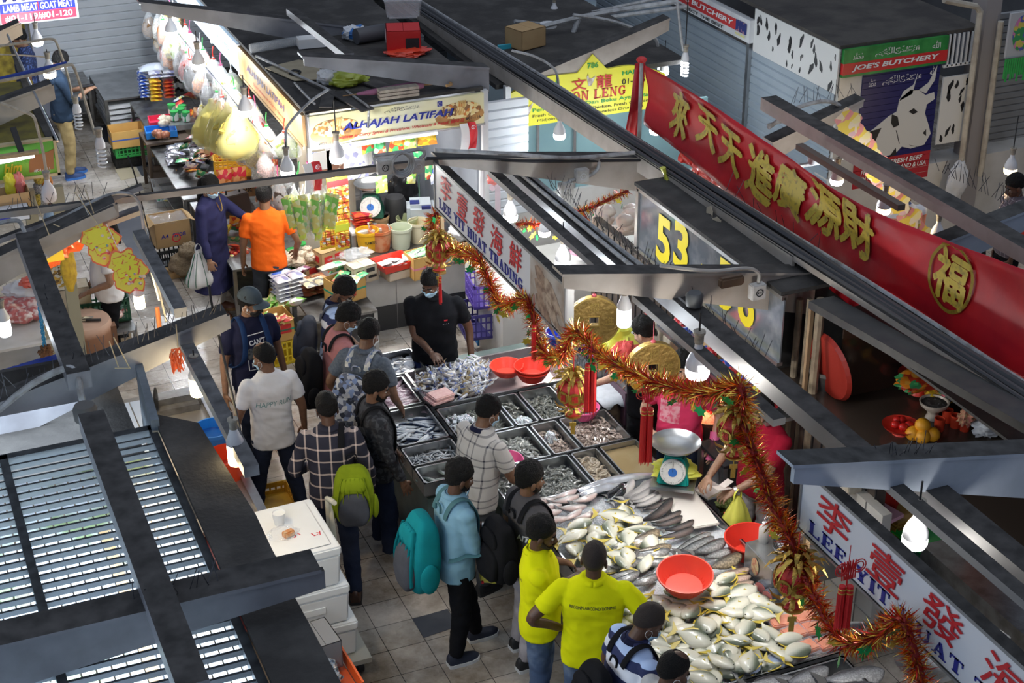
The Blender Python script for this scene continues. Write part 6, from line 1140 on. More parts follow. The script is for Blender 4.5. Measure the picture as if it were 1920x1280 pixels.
o=E('cake_tin','round orange tin wrapped in yellow plastic on the glass hood','tin',UX(1250,348,6.2),0); m=MB(); m.lth([(0,-.04),(.12,-.04),(.125,-.03),(.125,.02),(.115,.03),(0,.03)],28); m.B('tin',M('orange_tin',(.72,.22,.05),.4),o,sm=40); crm('',None,None,(0,0,-.005),(.15,.15,.06),M('yellow_wrap',(.8,.75,.05),.25,alpha=.5,coat=.4),3,.12,parent=o).name='wrap'; m=MB(); m.tb([(0,0,.05),(-.01,.02,.10),(-.03,.03,.16)],[.03,.02,.04],8,.6); m.B('wrap_knot',BAGY,o,sm=True)
m=MB(); p=UX(1325,388,6.15); m.sheet(6,4,lambda u,v:p+V((.02*math.sin(u*7),-.22*u,-.18*v-.05*u+.03*math.sin(u*9)))); tag(m.B('torn_cardboard',CARDP,solid=.004),'torn scrap of cardboard hanging on the pale valley beam','cardboard')
# ================================================================ goods makers
def ctn(label,loc,w_,d,h,mat=CARD,rz=0.,open_=False,flaps=False,tape=None,printc=None,txt=None,name='carton',group=None,fill=None):
 o=E(name,label,'box',loc,rz,group); a,b,e=w_/2,d/2,.006; m=MB()
 m.bx((-a,-b,0),(a,b,e)); m.bx((-a,-b,0),(a,-b+e,h)); m.bx((-a,b-e,0),(a,b,h)); m.bx((-a,-b,0),(-a+e,b,h)); m.bx((a-e,-b,0),(a,b,h))
 m.B('box_walls',mat,o); mi=PI(o).inverted()
 if not open_:m=MB(); m.bx((-a,-b,h-e),(-.002,b,h)); m.bx((.002,-b,h-e),(a,b,h)); m.B('lid_flaps',mat,o)
 elif flaps:
  m=MB()
  for q in(-1,1):m.beam((q*a,-b,h),(q*a,b,h),.004,.004); m.hexa([V((q*a,-b,h)),V((q*(a+.07),-b+.02,h-.05)),V((q*(a+.07),b-.02,h-.05)),V((q*a,b,h)),V((q*a,-b,h+.005)),V((q*(a+.07),-b+.02,h-.045)),V((q*(a+.07),b-.02,h-.045)),V((q*a,b,h+.005))])
  m.B('lid_flaps',mat,o)
 if tape:m=MB(); m.bx((-a-.002,-b-.002,h*.48),(a+.002,b+.002,h*.56))if open_ is None else[m.bx((-a-.002,-b-.002,h*.46),(a+.002,-b+.001,h*.54)),m.bx((-a-.002,-b,h*.46),(-a+.001,b,h*.54)),m.bx((a-.001,-b,h*.46),(a+.002,b,h*.54))]; m.B('strap',tape,o)
 if printc:
  m=MB(); m.bx((-a*.75,-b-.002,h*.2),(-a*.1,-b+.001,h*.7)); m.bx((a*.1,-b-.002,h*.35),(a*.8,-b+.001,h*.75)); m.bx((-a-.002,-b*.5,h*.25),(-a+.001,b*.4,h*.7)); m.B('printed_panel',printc,o)
 if txt:txt_(txt[0],'printed_lettering',txt[1],o,mi@fr_((0,-b-.001,h*.45),(1,0,0),(0,0,1)),h*txt[2],w_*txt[3],.003,.01)
 if fill:m=MB(); m.bx((-a+e,-b+e,h*.6),(a-e,b-e,h*.62)); m.B('inner_packing',fill,o)
 return o
def crt(label,loc,w_,d,h,mat,rz=0.,name='plastic_crate',group=None,bars=3):
 o=E(name,label,'crate',loc,rz,group); a,b=w_/2,d/2; m=MB(); t=.012; m.bx((-a,-b,0),(a,b,t)); m.B('base',mat,o); m=MB()
 for q in(-1,1):
  for r_ in(-1,1):m.bx((q*a-q*.03,r_*b-r_*.03,0),(q*a,r_*b,h))
  for k in range(bars+1):z=h*k/bars; hh=.03 if k in(0,bars)else.014; z0=min(max(z-hh/2,0),h-hh); m.bx((-a,q*b,z0),(a,q*(b-t),z0+hh)); m.bx((q*a,-b,z0),(q*(a-t),b,z0+hh))
  n=int(w_/.05)
  for k in range(1,n):m.bx((-a+w_*k/n-.008,q*b,0),(-a+w_*k/n+.008,q*(b-t*.8),h))
  n=int(d/.05)
  for k in range(1,n):m.bx((q*a,-b+d*k/n-.008,0),(q*(a-t*.8),-b+d*k/n+.008,h))
 m.B('slotted_sides',mat,o); return o
_pk={}
def pkt(label,loc,w_,h,d,mat,rot=(0,0,0),group=None,name='packet',cat='packet'):
 """filled pouch with crimped ends, standing in its XZ plane"""
 key=(round(w_,3),round(h,3),round(d,3),mat.name)
 if key not in _pk:
  m=MB();
  def f(s_):
   def g(u,v):e=math.sin(math.pi*u)**.5*math.sin(math.pi*min(1,max(0,(v-.07)/.86)))**.5 if.07<v<.93 else 0; return V(((u-.5)*w_*(1-.06*(1-abs(v-.5)*2)),s_*d*.5*e+.004*noise.noise((u*6,v*7,s_+w_*50)),(v-.5)*h))
   return g
  m.sheet(8,10,f(1)); m.sheet(8,10,f(-1)); me=m.mesh(name); me.materials.append(mat); me.polygons.foreach_set('use_smooth',[True]*len(me.polygons)); _pk[key]=me
 o=bpy.data.objects.new(name,_pk[key]); COL.objects.link(o); o.location=loc; o.rotation_euler=rot; return tag(o,label,cat,group)
def pile(label,group,loc,nx,ny,nz,w_,h,d,mat,jit=.01,rz=0.,flat=True,name='packet',cat='packet'):
 """packets stacked flat, one object each"""
 c,s_=math.cos(rz),math.sin(rz)
 for k in range(nz):
  for i in range(nx):
   for j in range(ny):
    x,y=(i-(nx-1)/2)*w_+rr(-jit,jit),(j-(ny-1)/2)*h+rr(-jit,jit)
    pkt(label,(loc[0]+x*c-y*s_,loc[1]+x*s_+y*c,loc[2]+d*(k+.5)),w_,h,d*1.1,mat,(R(90),0,rz+rr(-.06,.06)),group,name,cat)
def jar(label,loc,r,h,mat,lidm,group=None,name='jar',cat='jar',neck=1.):
 o=E(name,label,cat,loc,0,group); m=MB(); m.lth([(0,0),(r*.95,0),(r,h*.08),(r,h*.8),(r*neck,h*.88),(r*neck,h*.9),(0,h*.9)],20); m.B('body',mat,o,sm=40); m=MB(); m.lth([(0,h*.88),(r*neck*1.06,h*.88),(r*neck*1.06,h),(0,h)],20); m.B('lid',lidm,o,sm=40); return o
def bottle(label,loc,r,h,mat,capm,group=None,lab=None):
 o=E('bottle',label,'bottle',loc,0,group); m=MB(); m.lth([(0,0),(r,0),(r,h*.6),(r*.4,h*.8),(r*.36,h*.93),(0,h*.93)],14); m.B('body',mat,o,sm=40); m=MB(); m.lth([(0,h*.92),(r*.45,h*.92),(r*.45,h),(0,h)],12); m.B('cap',capm,o,sm=40)
 if lab:m=MB(); m.lth([(r*1.02,h*.2),(r*1.03,h*.21),(r*1.03,h*.5),(r*1.02,h*.51)],14); m.B('paper_label',lab,o,sm=40)
 return o
def pail(label,loc,r,h,mat,inner=None,handle=True,fill=None,fz=.6,name='bucket',cat='bucket',txt=None,group=None,tz=0.):
 o=E(name,label,cat,loc,tz,group); m=MB(); rb=r*.8; m.lth([(0,.005),(rb,.005),(r*.985,h),(r*1.06,h),(r*1.06,h-.03),(r*1.0,h-.035),(rb,0),(0,0)],32); m.B('body',mat,o,sm=40)
 if fill:m=MB(); rf=rb+(r-rb)*fz; m.lth([(0,h*fz+.02),(rf*.6,h*fz+.012),(rf*.985,h*fz),(0,h*fz-.01)],24); m.B('contents',fill,o,sm=40)
 if handle:m=MB(); m.tb([(math.cos(t)*r*1.05,-.5*math.sin(t)*r-.0,h*.92-math.sin(t)*r*.55)for t in[i*math.pi/12 for i in range(13)]],.006,6); m.B('handle',WHITE,o,sm=True)
 if txt:mi=PI(o).inverted(); t=txt_(txt,'printed_lettering',INKK,o,mi@fr_((0,-r*.98,h*.55),(1,0,0),(0,0,1)),.032,r*1.1,.0,.01);
 return o
def heap_of(label,cat,name,n,c,sx,sy,h,mk,group):
 for i in range(n):
  a,r_=rr(0,6.28),math.sqrt(rnd.random()); x,y=math.cos(a)*r_,math.sin(a)*r_; mk(label,(c[0]+x*sx,c[1]+y*sy,c[2]+h*(1-r_*r_)*rr(.3,1)),group)
def fbg(label,loc,w_,h,d,seed,cont,film=None,group=None,rz=0.,tie=None,cz=.0):
 """clear bag tied at the neck, goods slumped inside"""
 o=E('plastic_bag',label,'bag',loc,rz,group); r=random.Random(seed); ox=r.uniform(0,99); m=MB(); rings=[]
 for i in range(12):
  t=i/11; k_=.10+.9*min(1,max(0,t-.08)*2.0)**.7 if t<.8 else 1-.5*((t-.8)/.2)**2
  rings.append([V((math.cos(a*.3142)*w_*.5*k_*(1+.22*noise.noise((math.cos(a*.3142)*2.5+ox,math.sin(a*.3142)*2.5,t*2))),math.sin(a*.3142)*d*.5*k_*(1+.2*noise.noise((a*.7+ox,t*3,1))),-h*t))for a in range(20)])
 m.loft(rings); m.B('bag_film',film or CLEARB,o,sm=50); m=MB(); m.ell((0,0,0),(1,1,1),nu=16,nv=10); vs=[]
 for p in m.v:p=V(p); n=1+.35*noise.noise(p*2.6+V((ox,0,0))); vs.append((p.x*w_*.45*n,p.y*d*.45*n,p.z*h*.34*n-h*.62))
 m.v=vs; m.B('contents',cont,o,sm=40)
 if tie:m=MB(); m.tb([(0,0,-.02),(.004,0,.05),(-.01,0,.12)],.006,5); m.lth([(.0,-.035),(.022,-.03),(.022,-.015),(0,-.01)],8); m.B('string_tie',tie,o)
 return o
def table(label,x0,x1,y0,y1,h,top=QD,legm=QS,shelf=True,name='table',cat='table',t=.025):
 cx,cy=(x0+x1)/2,(y0+y1)/2; o=E(name,label,cat,(cx,cy,0)); a,b=(x1-x0)/2,(y1-y0)/2; m=MB(); m.bx((-a,-b,h-t),(a,b,h)); m.B('tabletop',top,o)
 for q in(-1,1):
  for r_ in(-1,1):m=MB(); m.bx((q*(a-.04),r_*(b-.04),0),(q*a,r_*b,h-t)); m.B('leg',legm,o)
 if shelf:m=MB(); m.bx((-a+.02,-b+.02,h*.3),(a-.02,b-.02,h*.3+.02)); m.B('lower_shelf',top,o)
 return o
SPICE={n:M('dried_'+n,c,.8,nz=(70,tuple(x*.45 for x in c),.42,.6),bump=(90,.5))for n,c in dict(brown=(.28,.15,.06),tan=(.55,.38,.18),orange=(.70,.26,.06),red=(.42,.05,.03),white=(.72,.68,.6),dark=(.07,.05,.04),green=(.26,.32,.08),yellow=(.66,.52,.10),pink=(.7,.42,.38)).items()}
PKM=dict(blue=msc('pack_blue_white',[(.72,.74,.8),(.05,.12,.5),(.7,.72,.78),(.5,.55,.7)],16,.3),red=msc('pack_red',[(.55,.02,.02),(.62,.10,.03),(.5,.02,.04),(.75,.62,.2)],20,.3),gold=msc('pack_gold',[(.80,.52,.03),(.85,.6,.05),(.55,.22,.03),(.8,.45,.03)],16,.3),white=msc('pack_white',[(.75,.75,.78),(.7,.7,.74),(.30,.30,.5),(.76,.74,.7)],22,.3),green=msc('pack_green',[(.03,.28,.1),(.08,.4,.16),(.6,.6,.3),(.62,.1,.05)],22,.3),silver=M('silver_pouch',(.6,.6,.63),.25,.75,nz=(25,(.35,.34,.36)),bump=(40,.4)),brown=msc('pack_brown',[(.2,.08,.05),(.3,.1,.05),(.5,.3,.15),(.1,.05,.05)],20,.3),orange=msc('pack_orange',[(.8,.25,.02),(.78,.35,.05),(.55,.05,.02),(.05,.3,.1)],20,.3),mixed=msc('pack_mixed',[(.7,.1,.15),(.8,.7,.2),(.1,.35,.2),(.75,.75,.78),(.15,.2,.5)],24,.3),lime=msc('pack_lime',[(.62,.7,.10),(.2,.5,.08),(.7,.72,.4),(.66,.6,.2)],22,.3))
# ================================================================ provision stall with the yellow name board
AX0,AX1,AY0,AY1=3.84,5.66,14.25,21.2; AZ=2.46
m=MB(); m.bx((AX0-.02,AY0-.01,AZ),(AX1,AY1,AZ+.03)); st(m.B('roof_provision_stall',ROOF))
GTILE=M('grey_wall_tile',(.25,.27,.31),.4,nz=(2,(.2,.215,.25)))
m=MB(); m.bx((AX1-.06,AY0+.05,0),(AX1,AY1,AZ)); m.bx((4.85,15.9,0),(AX1,15.96,AZ)); st(m.B('wall_provision_stall',GTILE))
m=MB(); m.bx((AX1-.02,AY0-.04,0),(AX1+.04,AY0+.02,AZ)); st(m.B('column_white',WHITE)); m=MB(); m.bx((AX0-.02,AY0-.03,1.3),(AX0+.02,AY0+.02,AZ)); st(m.B('column_corner',QS))
WTILE=M('white_wall_tile',(.62,.60,.57),.3,nz=(3,(.52,.5,.46)))
m=MB(); m.bx((3.95,AY0,.28),(AX1,AY0+.10,.62)); st(m.B('wall_counter_front',WTILE)); m=MB(); m.bx((3.95,AY0-.006,0),(AX1+.6,AY0+.10,.28)); st(m.B('baseboard_counter',M('black_base_tile',(.03,.03,.032),.35)))
m=MB()
for x in(4.27,4.67,5.07,5.47):m.bx((x-.002,AY0-.008,0),(x+.002,AY0,.62))
st(m.B('trim_tile_joint',M('tile_joint',(.25,.24,.23),.8)))
m=MB(); m.bx((3.95,AY0-.02,.62),(AX1,AY0+.75,.65)); tag(m.B('stall_counter',QD),'steel counter top of the spice stall carrying tubs and cartons','counter')
# name boards
q0,q1,q2,q3=UY(577,212,AY0-.03),UY(905,178,AY0-.03),UY(905,238,AY0-.03),UY(577,276,AY0-.03); xa,xb,za,zb=q0.x,q1.x,q3.z,(q0.z+q1.z)/2
CREAM=M('board_pale_yellow',(.80,.72,.34),.4,nz=(1.6,(.85,.82,.60),.4,.7)); o=E('name_board','pale yellow name board with bowls of spices and blue slanted capitals','sign',(xa,AY0-.05,za)); W_,H_=xb-xa,zb-za; m=MB(); m.bx((0,-.01,0),(W_,.03,H_)); m.B('board',CREAM,o); mi=PI(o).inverted()
m=MB(); m.bx((-.01,-.018,-.02),(W_+.01,.03,0)); m.bx((-.012,-.018,0),(0,.03,H_)); m.B('frame_edge',ALU,o)
def F(x,z,dy=-.012):return mi@fr_((x,dy,z),(1,0,0),(0,0,1))
for x in(.26,W_-.26):
 m=MB(); m.prs([(math.cos(t*.314)*.26*(1),math.sin(t*.314)*.10-.02)for t in range(20)],.002,fr_((x,-.0105,H_*.42),(1,0,0),(0,0,1))); m.B('printed_bowl',M('print_bowl',(.50,.26,.08),.5,nz=(9,(.34,.16,.05))),o)
 m=MB(); m.prs([(math.cos(t*.314)*.23,math.sin(t*.314)*.085+.03)for t in range(20)],.002,fr_((x,-.012,H_*.45),(1,0,0),(0,0,1))); m.B('printed_spice',msc('print_spice',[(.75,.6,.25),(.6,.2,.04),(.82,.7,.4),(.25,.12,.05),(.8,.66,.34)],34),o)
 m=MB()
 for k in range(4):m.box((x-.02+k*.022,-.014,H_*.62),(.012,.002,.15),rot=Matrix.Rotation(.2,3,'Y'))
 m.B('printed_sticks',M('print_cinnamon',(.66,.42,.14),.5),o)
txt_('ALHAJAH LATIFAH','blue_capitals',SIGNBLUE,o,F(W_*.5,H_*.50),H_*.30,W_*.64,.004,.03,shear=.25); txt_('ALHAJAH LATIFAH','capitals_shadow',INKW,o,F(W_*.5+.008,H_*.488),H_*.30,W_*.64,.002,.045,shear=.25)
txt_('Specialises in Curry Spices & Provisions, Wholesale & Retail. 調味品','red_script',SIGNRED,o,F(W_*.5,H_*.20),H_*.14,W_*.76,.004,.01,shear=.3); txt_('#01-116','unit_number',INKK,o,F(.17,H_*.08),.035,.18,.004,.02); txt_('#01-116','unit_number',INKK,o,F(W_-.12,H_*.24),.035,.16,.004,.02); txt_('\ufdfd','calligraphy',INKK,o,F(W_*.52,H_*.86),H_*.16,W_*.2,.004)
txt_('☪','crescent_star',SIGNBLUE,o,F(W_*.74,H_*.85),H_*.17,None,.004)
AYs=UX(457,132,AX0).y; o=E('name_board','orange-brown side name board above the hanging bags','sign',(AX0-.04,AY0,za)); Ls=AYs-AY0; m=MB(); m.bx((-.01,0,0),(.03,Ls,H_)); m.B('board',M('board_orange_brown',(.62,.40,.20),.45,nz=(2.2,(.42,.18,.05),.45,.7)),o); mi2=PI(o).inverted()
txt_('ALHAJAH LATIFAH','capitals',M('dull_violet',(.10,.07,.16),.5),o,mi2@fr_((-.012,Ls*.55,H_*.55),(0,-1,0),(0,0,1)),H_*.34,Ls*.6,.004,.02,shear=.2); txt_('Specialises in Curry Spices','script',SIGNRED,o,mi2@fr_((-.012,Ls*.5,H_*.22),(0,-1,0),(0,0,1)),H_*.14,Ls*.5,.004,.0,shear=.3)
m=MB(); m.bx((-.018,0,-.03),(0,Ls,0)); m.B('frame_edge',M('brass_edge',(.4,.28,.16),.5),o)
o=E('light_board','long glowing pale blue board above the hanging bags','sign',(AX0-.04,AYs+.05,za)); L_=AY1-AYs; m=MB(); m.bx((-.01,0,0),(.03,L_,H_)); m.B('board',M('backlit_pale_blue',(.5,.62,.75),.4,em=((.55,.75,.95),.55)),o); mi2=PI(o).inverted()
for k,s_ in enumerate(('HJ MOHAMED','MOHAMED STORE','PROVISION')):txt_(s_,'faint_blue_lettering',M('faint_blue',(.15,.30,.55),.5),o,mi2@fr_((-.012,.7+k*1.2,H_*.5),(0,-1,0),(0,0,1)),H_*.2,.7,.004)
for y in(AYs,AYs+1.3,AYs+2.4):m=MB(); m.bx((AX0-.06,y-.02,za-.02),(AX0-.02,y+.02,AZ)); st(m.B('trim_board_post',WHITE))
# tubes under the boards and goods light
for x0,x1,lb in((UY(655,262,AY0).x,UY(815,245,AY0).x,'bright tube under the yellow name board'),):
 o=E('tube_light',lb,'light',((x0+x1)/2,AY0-.08,za-.03)); m=MB(); m.tb([(-(x1-x0)/2,0,0),((x1-x0)/2,0,0)],.014,8); m.B('lit_tube',TUBE,o); m=MB(); m.bx((-(x1-x0)/2,0,.015),((x1-x0)/2,.04,.035)); m.B('batten',WHITE,o)
 area_light('tube_glow',((x0+x1)/2,AY0-.1,za-.06),(R(-20),0,0),x1-x0,.06,26,(1,.98,.95))
area_light('tube_glow',(3.65,17.6,2.02),(0,R(-25),0),.08,5.5,40,(.93,.96,1)); area_light('tube_glow',(4.7,15.2,2.4),(0,0,0),1.2,.1,30,(1,.98,.95))
# --- clutter on the stall roof
def RZ(px,py,z=2.50):return U(px,py,z)
o=E('storage_box','clear plastic storage box on top of the red and white carton','box',RZ(757,75)+V((0,0,.27)),-.3); m=MB(); m.loft([[V((x*.17,y*.14,0))for x,y in((-1,-1),(1,-1),(1,1),(-1,1))],[V((x*.20,y*.17,.20))for x,y in((-1,-1),(1,-1),(1,1),(-1,1))]]); m.B('tub',CLEARB,o,bev=.02,sm=40); m=MB(); m.bx((-.21,-.18,.2),(.21,.18,.225)); m.B('lid',CLEARB,o,bev=.01)
o=ctn('red and white carton under the clear storage box',RZ(757,95),.36,.32,.26,M('white_red_carton',(.62,.02,.02),.5),-.3); m=MB(); m.bx((.02,-.163,.02),(.16,-.159,.18)); m.B('dark_window',BLACK,o); m=MB(); rgp(m,fr_((-.184,0,.13),(0,-1,0),(0,0,1)),0,0,.13,.11,.025,.025,0,200,20,.003); m.B('white_swirl',INKW,o)
crm('plastic_bag','flat red plastic bag beside the red and white carton','bag',RZ(765,103)+V((0,0,.03)),(.24,.14,.05),BAGR,8,.3); crm('plastic_bag','blue and white bag on the sooty roof beside the grey tube','bag',RZ(664,72)+V((0,0,.06)),(.13,.12,.09),msc('blue_white_film',[(.7,.72,.76),(.05,.2,.55),(.65,.68,.72)],9),9,.3)
m=MB(); a,b=RZ(668,82),RZ(722,72); m.tb([a+V((0,0,.08)),b+V((0,0,.08))],.085,18); m.T=None; tag(m.B('plastic_tube',M('dark_grey_tube',(.10,.10,.11),.5),sm=50),'thick dark grey tube lying on the sooty stall roof','tube')
m=MB(); m.bx((-.17,-.08,0),(.17,.08,.10)); tag(m.B('foam_block',FOAM,loc=RZ(588,86),rz=-.1),'white foam block on the sooty stall roof','block')
m=MB(); m.tb([RZ(470,100)+V((0,0,.05)),RZ(520,93)+V((0,0,.06)),RZ(575,82)+V((0,0,.05))],.05,10); tag(m.B('wrapped_roll',CLEARB,sm=True),'long roll wrapped in dusty clear film on the stall roof','roll')
m=MB(); q=[RZ(*p)for p in((497,128),(560,113),(590,118),(600,130),(625,148),(552,152))]; m.prs([(p.x,p.y)for p in q],.008,Matrix.Translation((0,0,2.50))); tag(m.B('paper_sheet',M('kraft_sheet',(.42,.36,.25),.85,nz=(5,(.34,.29,.2)))),'creased kraft paper sheet spread on the stall roof','paper')
m=MB(); m.tb(cm([RZ(543,138,2.52),RZ(550,132,2.53),RZ(563,134,2.52),RZ(556,140,2.52),RZ(545,139,2.52)],4),.012,6); tag(m.B('cable_coil',BLACK),'small coil of black cable on the kraft paper sheet','cable')
crm('plastic_bag','lime green plastic bag crumpled on the stall roof','bag',RZ(652,158)+V((0,0,.06)),(.20,.14,.09),M('lime_film',(.42,.5,.06),.3,alpha=.95,coat=.3),10,.3); crm('plastic_bag','white plastic bag crumpled next to the lime green bag','bag',RZ(615,156)+V((0,0,.06)),(.11,.12,.09),BAGW,11,.3)
o=E('umbrella','furled pink umbrella with a wooden crook lying on the stall roof','umbrella',RZ(735,168,2.55),-.02); m=MB(); m.tb([(-.36,0,0),(-.2,0,0),(.2,0,.01),(.32,0,.01)],[.012,.03,.045,.035],10); m.B('furled_cloth',M('dusty_pink_cloth',(.42,.16,.26),.8),o,sm=True); m=MB(); m.tb(cm([(.3,0,.01),(.5,.0,.01),(.58,-.03,.01),(.58,-.1,.01),(.52,-.12,.01)],4),.014,8); m.tb([(-.5,0,0),(-.34,0,0)],.006,5); m.B('crook_handle',M('cane',(.35,.2,.08),.5),o,sm=True)
o=E('slatted_crate','small slatted wooden box on the edge of the stall roof','box',RZ(747,182,2.5),-.02); m=MB()
for k in range(3):m.bx((-.2,-.05,.005+k*.035),(.2,.05,.032+k*.035))
m.B('slats',M('grey_timber',(.36,.31,.25),.8,nz=(20,(.26,.22,.18))),o)
for i,(a,b,w_)in enumerate((((410+220,172),(690,205),.14),((690,150),(735,168),.16),((618,168),(610,200),.12))):
 m=MB(); m.beam(RZ(*a,2.53),RZ(*b,2.515),w_,.015); tag(m.B('plank',M('charred_plank',(.05,.045,.045),.85,nz=(8,(.09,.085,.08)))),['dark plank jutting over the yellow name board','dark plank beside the pink umbrella','short dark plank at the roof corner'][i],'plank')
cdt('trim_conduit',[RZ(650,170,2.54),RZ(670,185,2.54),RZ(690,200,2.53),UY(691,215,14.15),UY(690,240,14.1)],.012); cdt('trim_conduit',[RZ(552,155,2.53),RZ(570,175,2.53),RZ(590,195,2.53)],.012); cdt('trim_conduit',[RZ(480,105,2.53),RZ(620,170,2.53)],.014)
m=MB(); m.beam(RZ(545,15,2.9),RZ(655,100,2.9),.1,.07); st(m.B('beam',BEAM))
# --- spice tubs, scale, grinder
TUBC=M('cream_tub',(.66,.60,.42),.45,nz=(5,(.58,.5,.32))); TURM=M('turmeric_yellow_tub',(.80,.46,.02),.45,nz=(5,(.72,.36,.02))); CHIL=M('chilli_stained_tub',(.62,.30,.16),.5,nz=(9,(.55,.13,.04),.42,.6)); PALE=M('pale_green_tub',(.55,.60,.46),.45)
for lb,px,py,mt,fl,tx in(('yellow turmeric tub at the front of the spice counter',690,469,TURM,SPICE['yellow'],'TURMERIC'),('chilli-stained orange tub next to the turmeric tub',714,467,CHIL,SPICE['orange'],None),('pale green tub in the front row of spice tubs',752,463,PALE,SPICE['green'],None),('cream tub behind the turmeric tub',674,446,TUBC,SPICE['tan'],None),('tan tub behind the chilli-stained tub',711,441,M('tan_tub',(.58,.38,.2),.5),SPICE['tan'],None),('cream tub with a scoop near the grinder',786,452,TUBC,SPICE['yellow'],None),('olive tub half hidden behind the pale green tub',764,445,M('olive_tub',(.33,.36,.2),.5),SPICE['green'],None)):
 p=U(px,py,.655); pail(lb,p,.118 if py>455 else.112,.235,mt,fill=fl,handle=False,fz=.55,name='spice_tub',cat='tub',txt=tx)
for a,b in(((690,418),(694,432)),((727,420),(733,434))):m=MB(); m.tb([U(*a,.95),U(*b,.85)],.008,6); tag(m.B('scoop_handle',WHITE),'pale scoop handle in the '+('turmeric' if a[0]<700 else 'tan')+' tub','scoop')
tt=table('small black table carrying the green dial scale',4.62,5.05,15.15,15.6,.92,BLKMET,BLKMET)
p=U(697,402,.92); dial_scale('dark green dial scale at the spice counter',(p.x,p.y,.92),-.38,M('dark_green_enamel',(.01,.09,.06),.35),1.05,bowlr=.165)
o=E('grinder','grey and navy spice grinder standing behind the tubs','grinder',U(770,425,.7),-.3); m=MB(); m.bx((-.04,-.16,0),(.26,.14,.30)); m.B('body',M('pale_blue_grey_plastic',(.46,.51,.55),.4),o,bev=.04,sm=50); m=MB(); m.bx((.0,-.1,.285),(.1,.0,.31)); m.bx((.12,-.12,.2),(.22,-.155,.29)); m.B('navy_panel',M('navy_plastic',(.02,.03,.16),.4),o); m=MB(); m.lth([(0,.08),(.11,.08),(.12,.3),(.1,.36),(0,.38)],20,(-.16,0,0)); m.B('dark_jug',BLACK,o,sm=40); m=MB(); m.lth([(0,0),(.16,0),(.17,.06),(0,.07)],20,(-.16,0,0)); m.B('base_ring',WHITE,o,sm=40)
crm('refuse_sack','black sack hanging on the grey wall above the grinder','bag',UY(755,350,15.8),(.17,.1,.24),M('black_sack',(.02,.02,.022),.3,coat=.3),12,.3); cdt('trim_conduit',[UY(785,328,15.6),UY(787,380,15.4),UY(790,410,15.2)],.008,DGREEN)
# cartons and trays on the counter edge
ctn('brown carton with dark red base print tilted on the counter',U(618,490,.66),.30,.17,.15,CARD,.28,printc=REDC,txt=('COOKING CREAM',INKW,.16,.5)); ctn('upper brown carton of a pair with barcodes under the clear film',U(676,512,.78),.27,.20,.11,CARDP,.22,printc=INKK); ctn('lower brown carton of a pair with barcodes',U(680,523,.65),.27,.20,.12,CARDP,.22,printc=INKK); ctn('flat brown carton under the red tray',U(742,517,.65),.26,.2,.09,CARDP,.2)
crm('plastic_sheet','cloudy plastic sheet bunched over the barcode cartons','plastic',U(667,476,.92),(.17,.12,.06),CLEARB,13,.3,rz=.2)
o=E('plastic_tray','red plastic tray of paper packets on the counter edge','tray',U(737,500,.75),.2); m=MB(); m.loft([[V((x*.15,y*.11,0))for x,y in((-1,-1),(1,-1),(1,1),(-1,1))],[V((x*.18,y*.14,.09))for x,y in((-1,-1),(1,-1),(1,1),(-1,1))],[V((x*.19,y*.15,.09))for x,y in((-1,-1),(1,-1),(1,1),(-1,1))],[V((x*.15,y*.115,-.006))for x,y in((-1,-1),(1,-1),(1,1),(-1,1))]]); m.B('tray_body',RED,o,bev=.006)
for i in range(6):pkt('printed paper packet lying in the red tray',U(737,492,.80)+V((rr(-.1,.1),rr(-.07,.07),.005*i)),.13,.17,.02,msc('news_packet',[(.6,.58,.54),(.5,.48,.45),(.62,.6,.57),(.3,.3,.3)],30,.7),(R(80),rr(-.2,.2),rr(-.6,.6)),'paper packets in the red tray')
ctn('tan printed carton of green packets near the tall tinsel',U(797,512,.64),.36,.24,.24,CARDY,.12,open_=True,tape=M('pink_strap',(.7,.25,.3),.5),txt=('五洲出品',INKR,.36,.4))
for i in range(7):pkt('white and green packet in the tan carton near the tall tinsel',U(790,478,.84)+V((rr(-.12,.12),rr(-.08,.08),rr(0,.03))),.12,.16,.03,msc('pack_white_green',[(.7,.76,.72),(.2,.6,.2),(.72,.76,.78)],18,.3),(R(70),rr(-.3,.3),rr(0,3)),'white and green packets in the tan carton')
ctn('tan printed carton tied with green strap jutting over the counter corner',U(648,560,.56),.36,.22,.25,CARDY,.3,open_=True,tape=M('green_strap',(.03,.35,.2),.5),txt=('五洲出品',INKR,.4,.3))
for i,(x,y)in enumerate(((630,502),(650,500),(668,505),(655,520),(640,518),(664,525),(672,518))):pkt(['green noodle packet in the strapped carton','striped snack packet in the strapped carton'][i%2],U(x,y,.82),.13,.18,.05,[PKM['green'],PKM['mixed']][i%2],(R(75),rr(-.3,.3),rr(0,3)),['green noodle packets','striped snack packets'][i%2])
pkt('long pack of pale noodles resting on the strapped carton',U(625,498,.88),.32,.13,.08,msc('noodle_pack',[(.62,.56,.45),(.66,.6,.5),(.1,.5,.2),(.6,.54,.44)],12,.25),(R(80),0,.22))
ctn('open carton at the far end of the spice counter',U(876,478,.62),.28,.22,.2,CARD,.1,open_=True,tape=M('salmon_strap',(.7,.3,.2),.5)); crm('plastic_bag','white bag slumped on the carton by the tall tinsel','bag',U(866,432,.9),(.14,.12,.12),BAGW,15,.3)
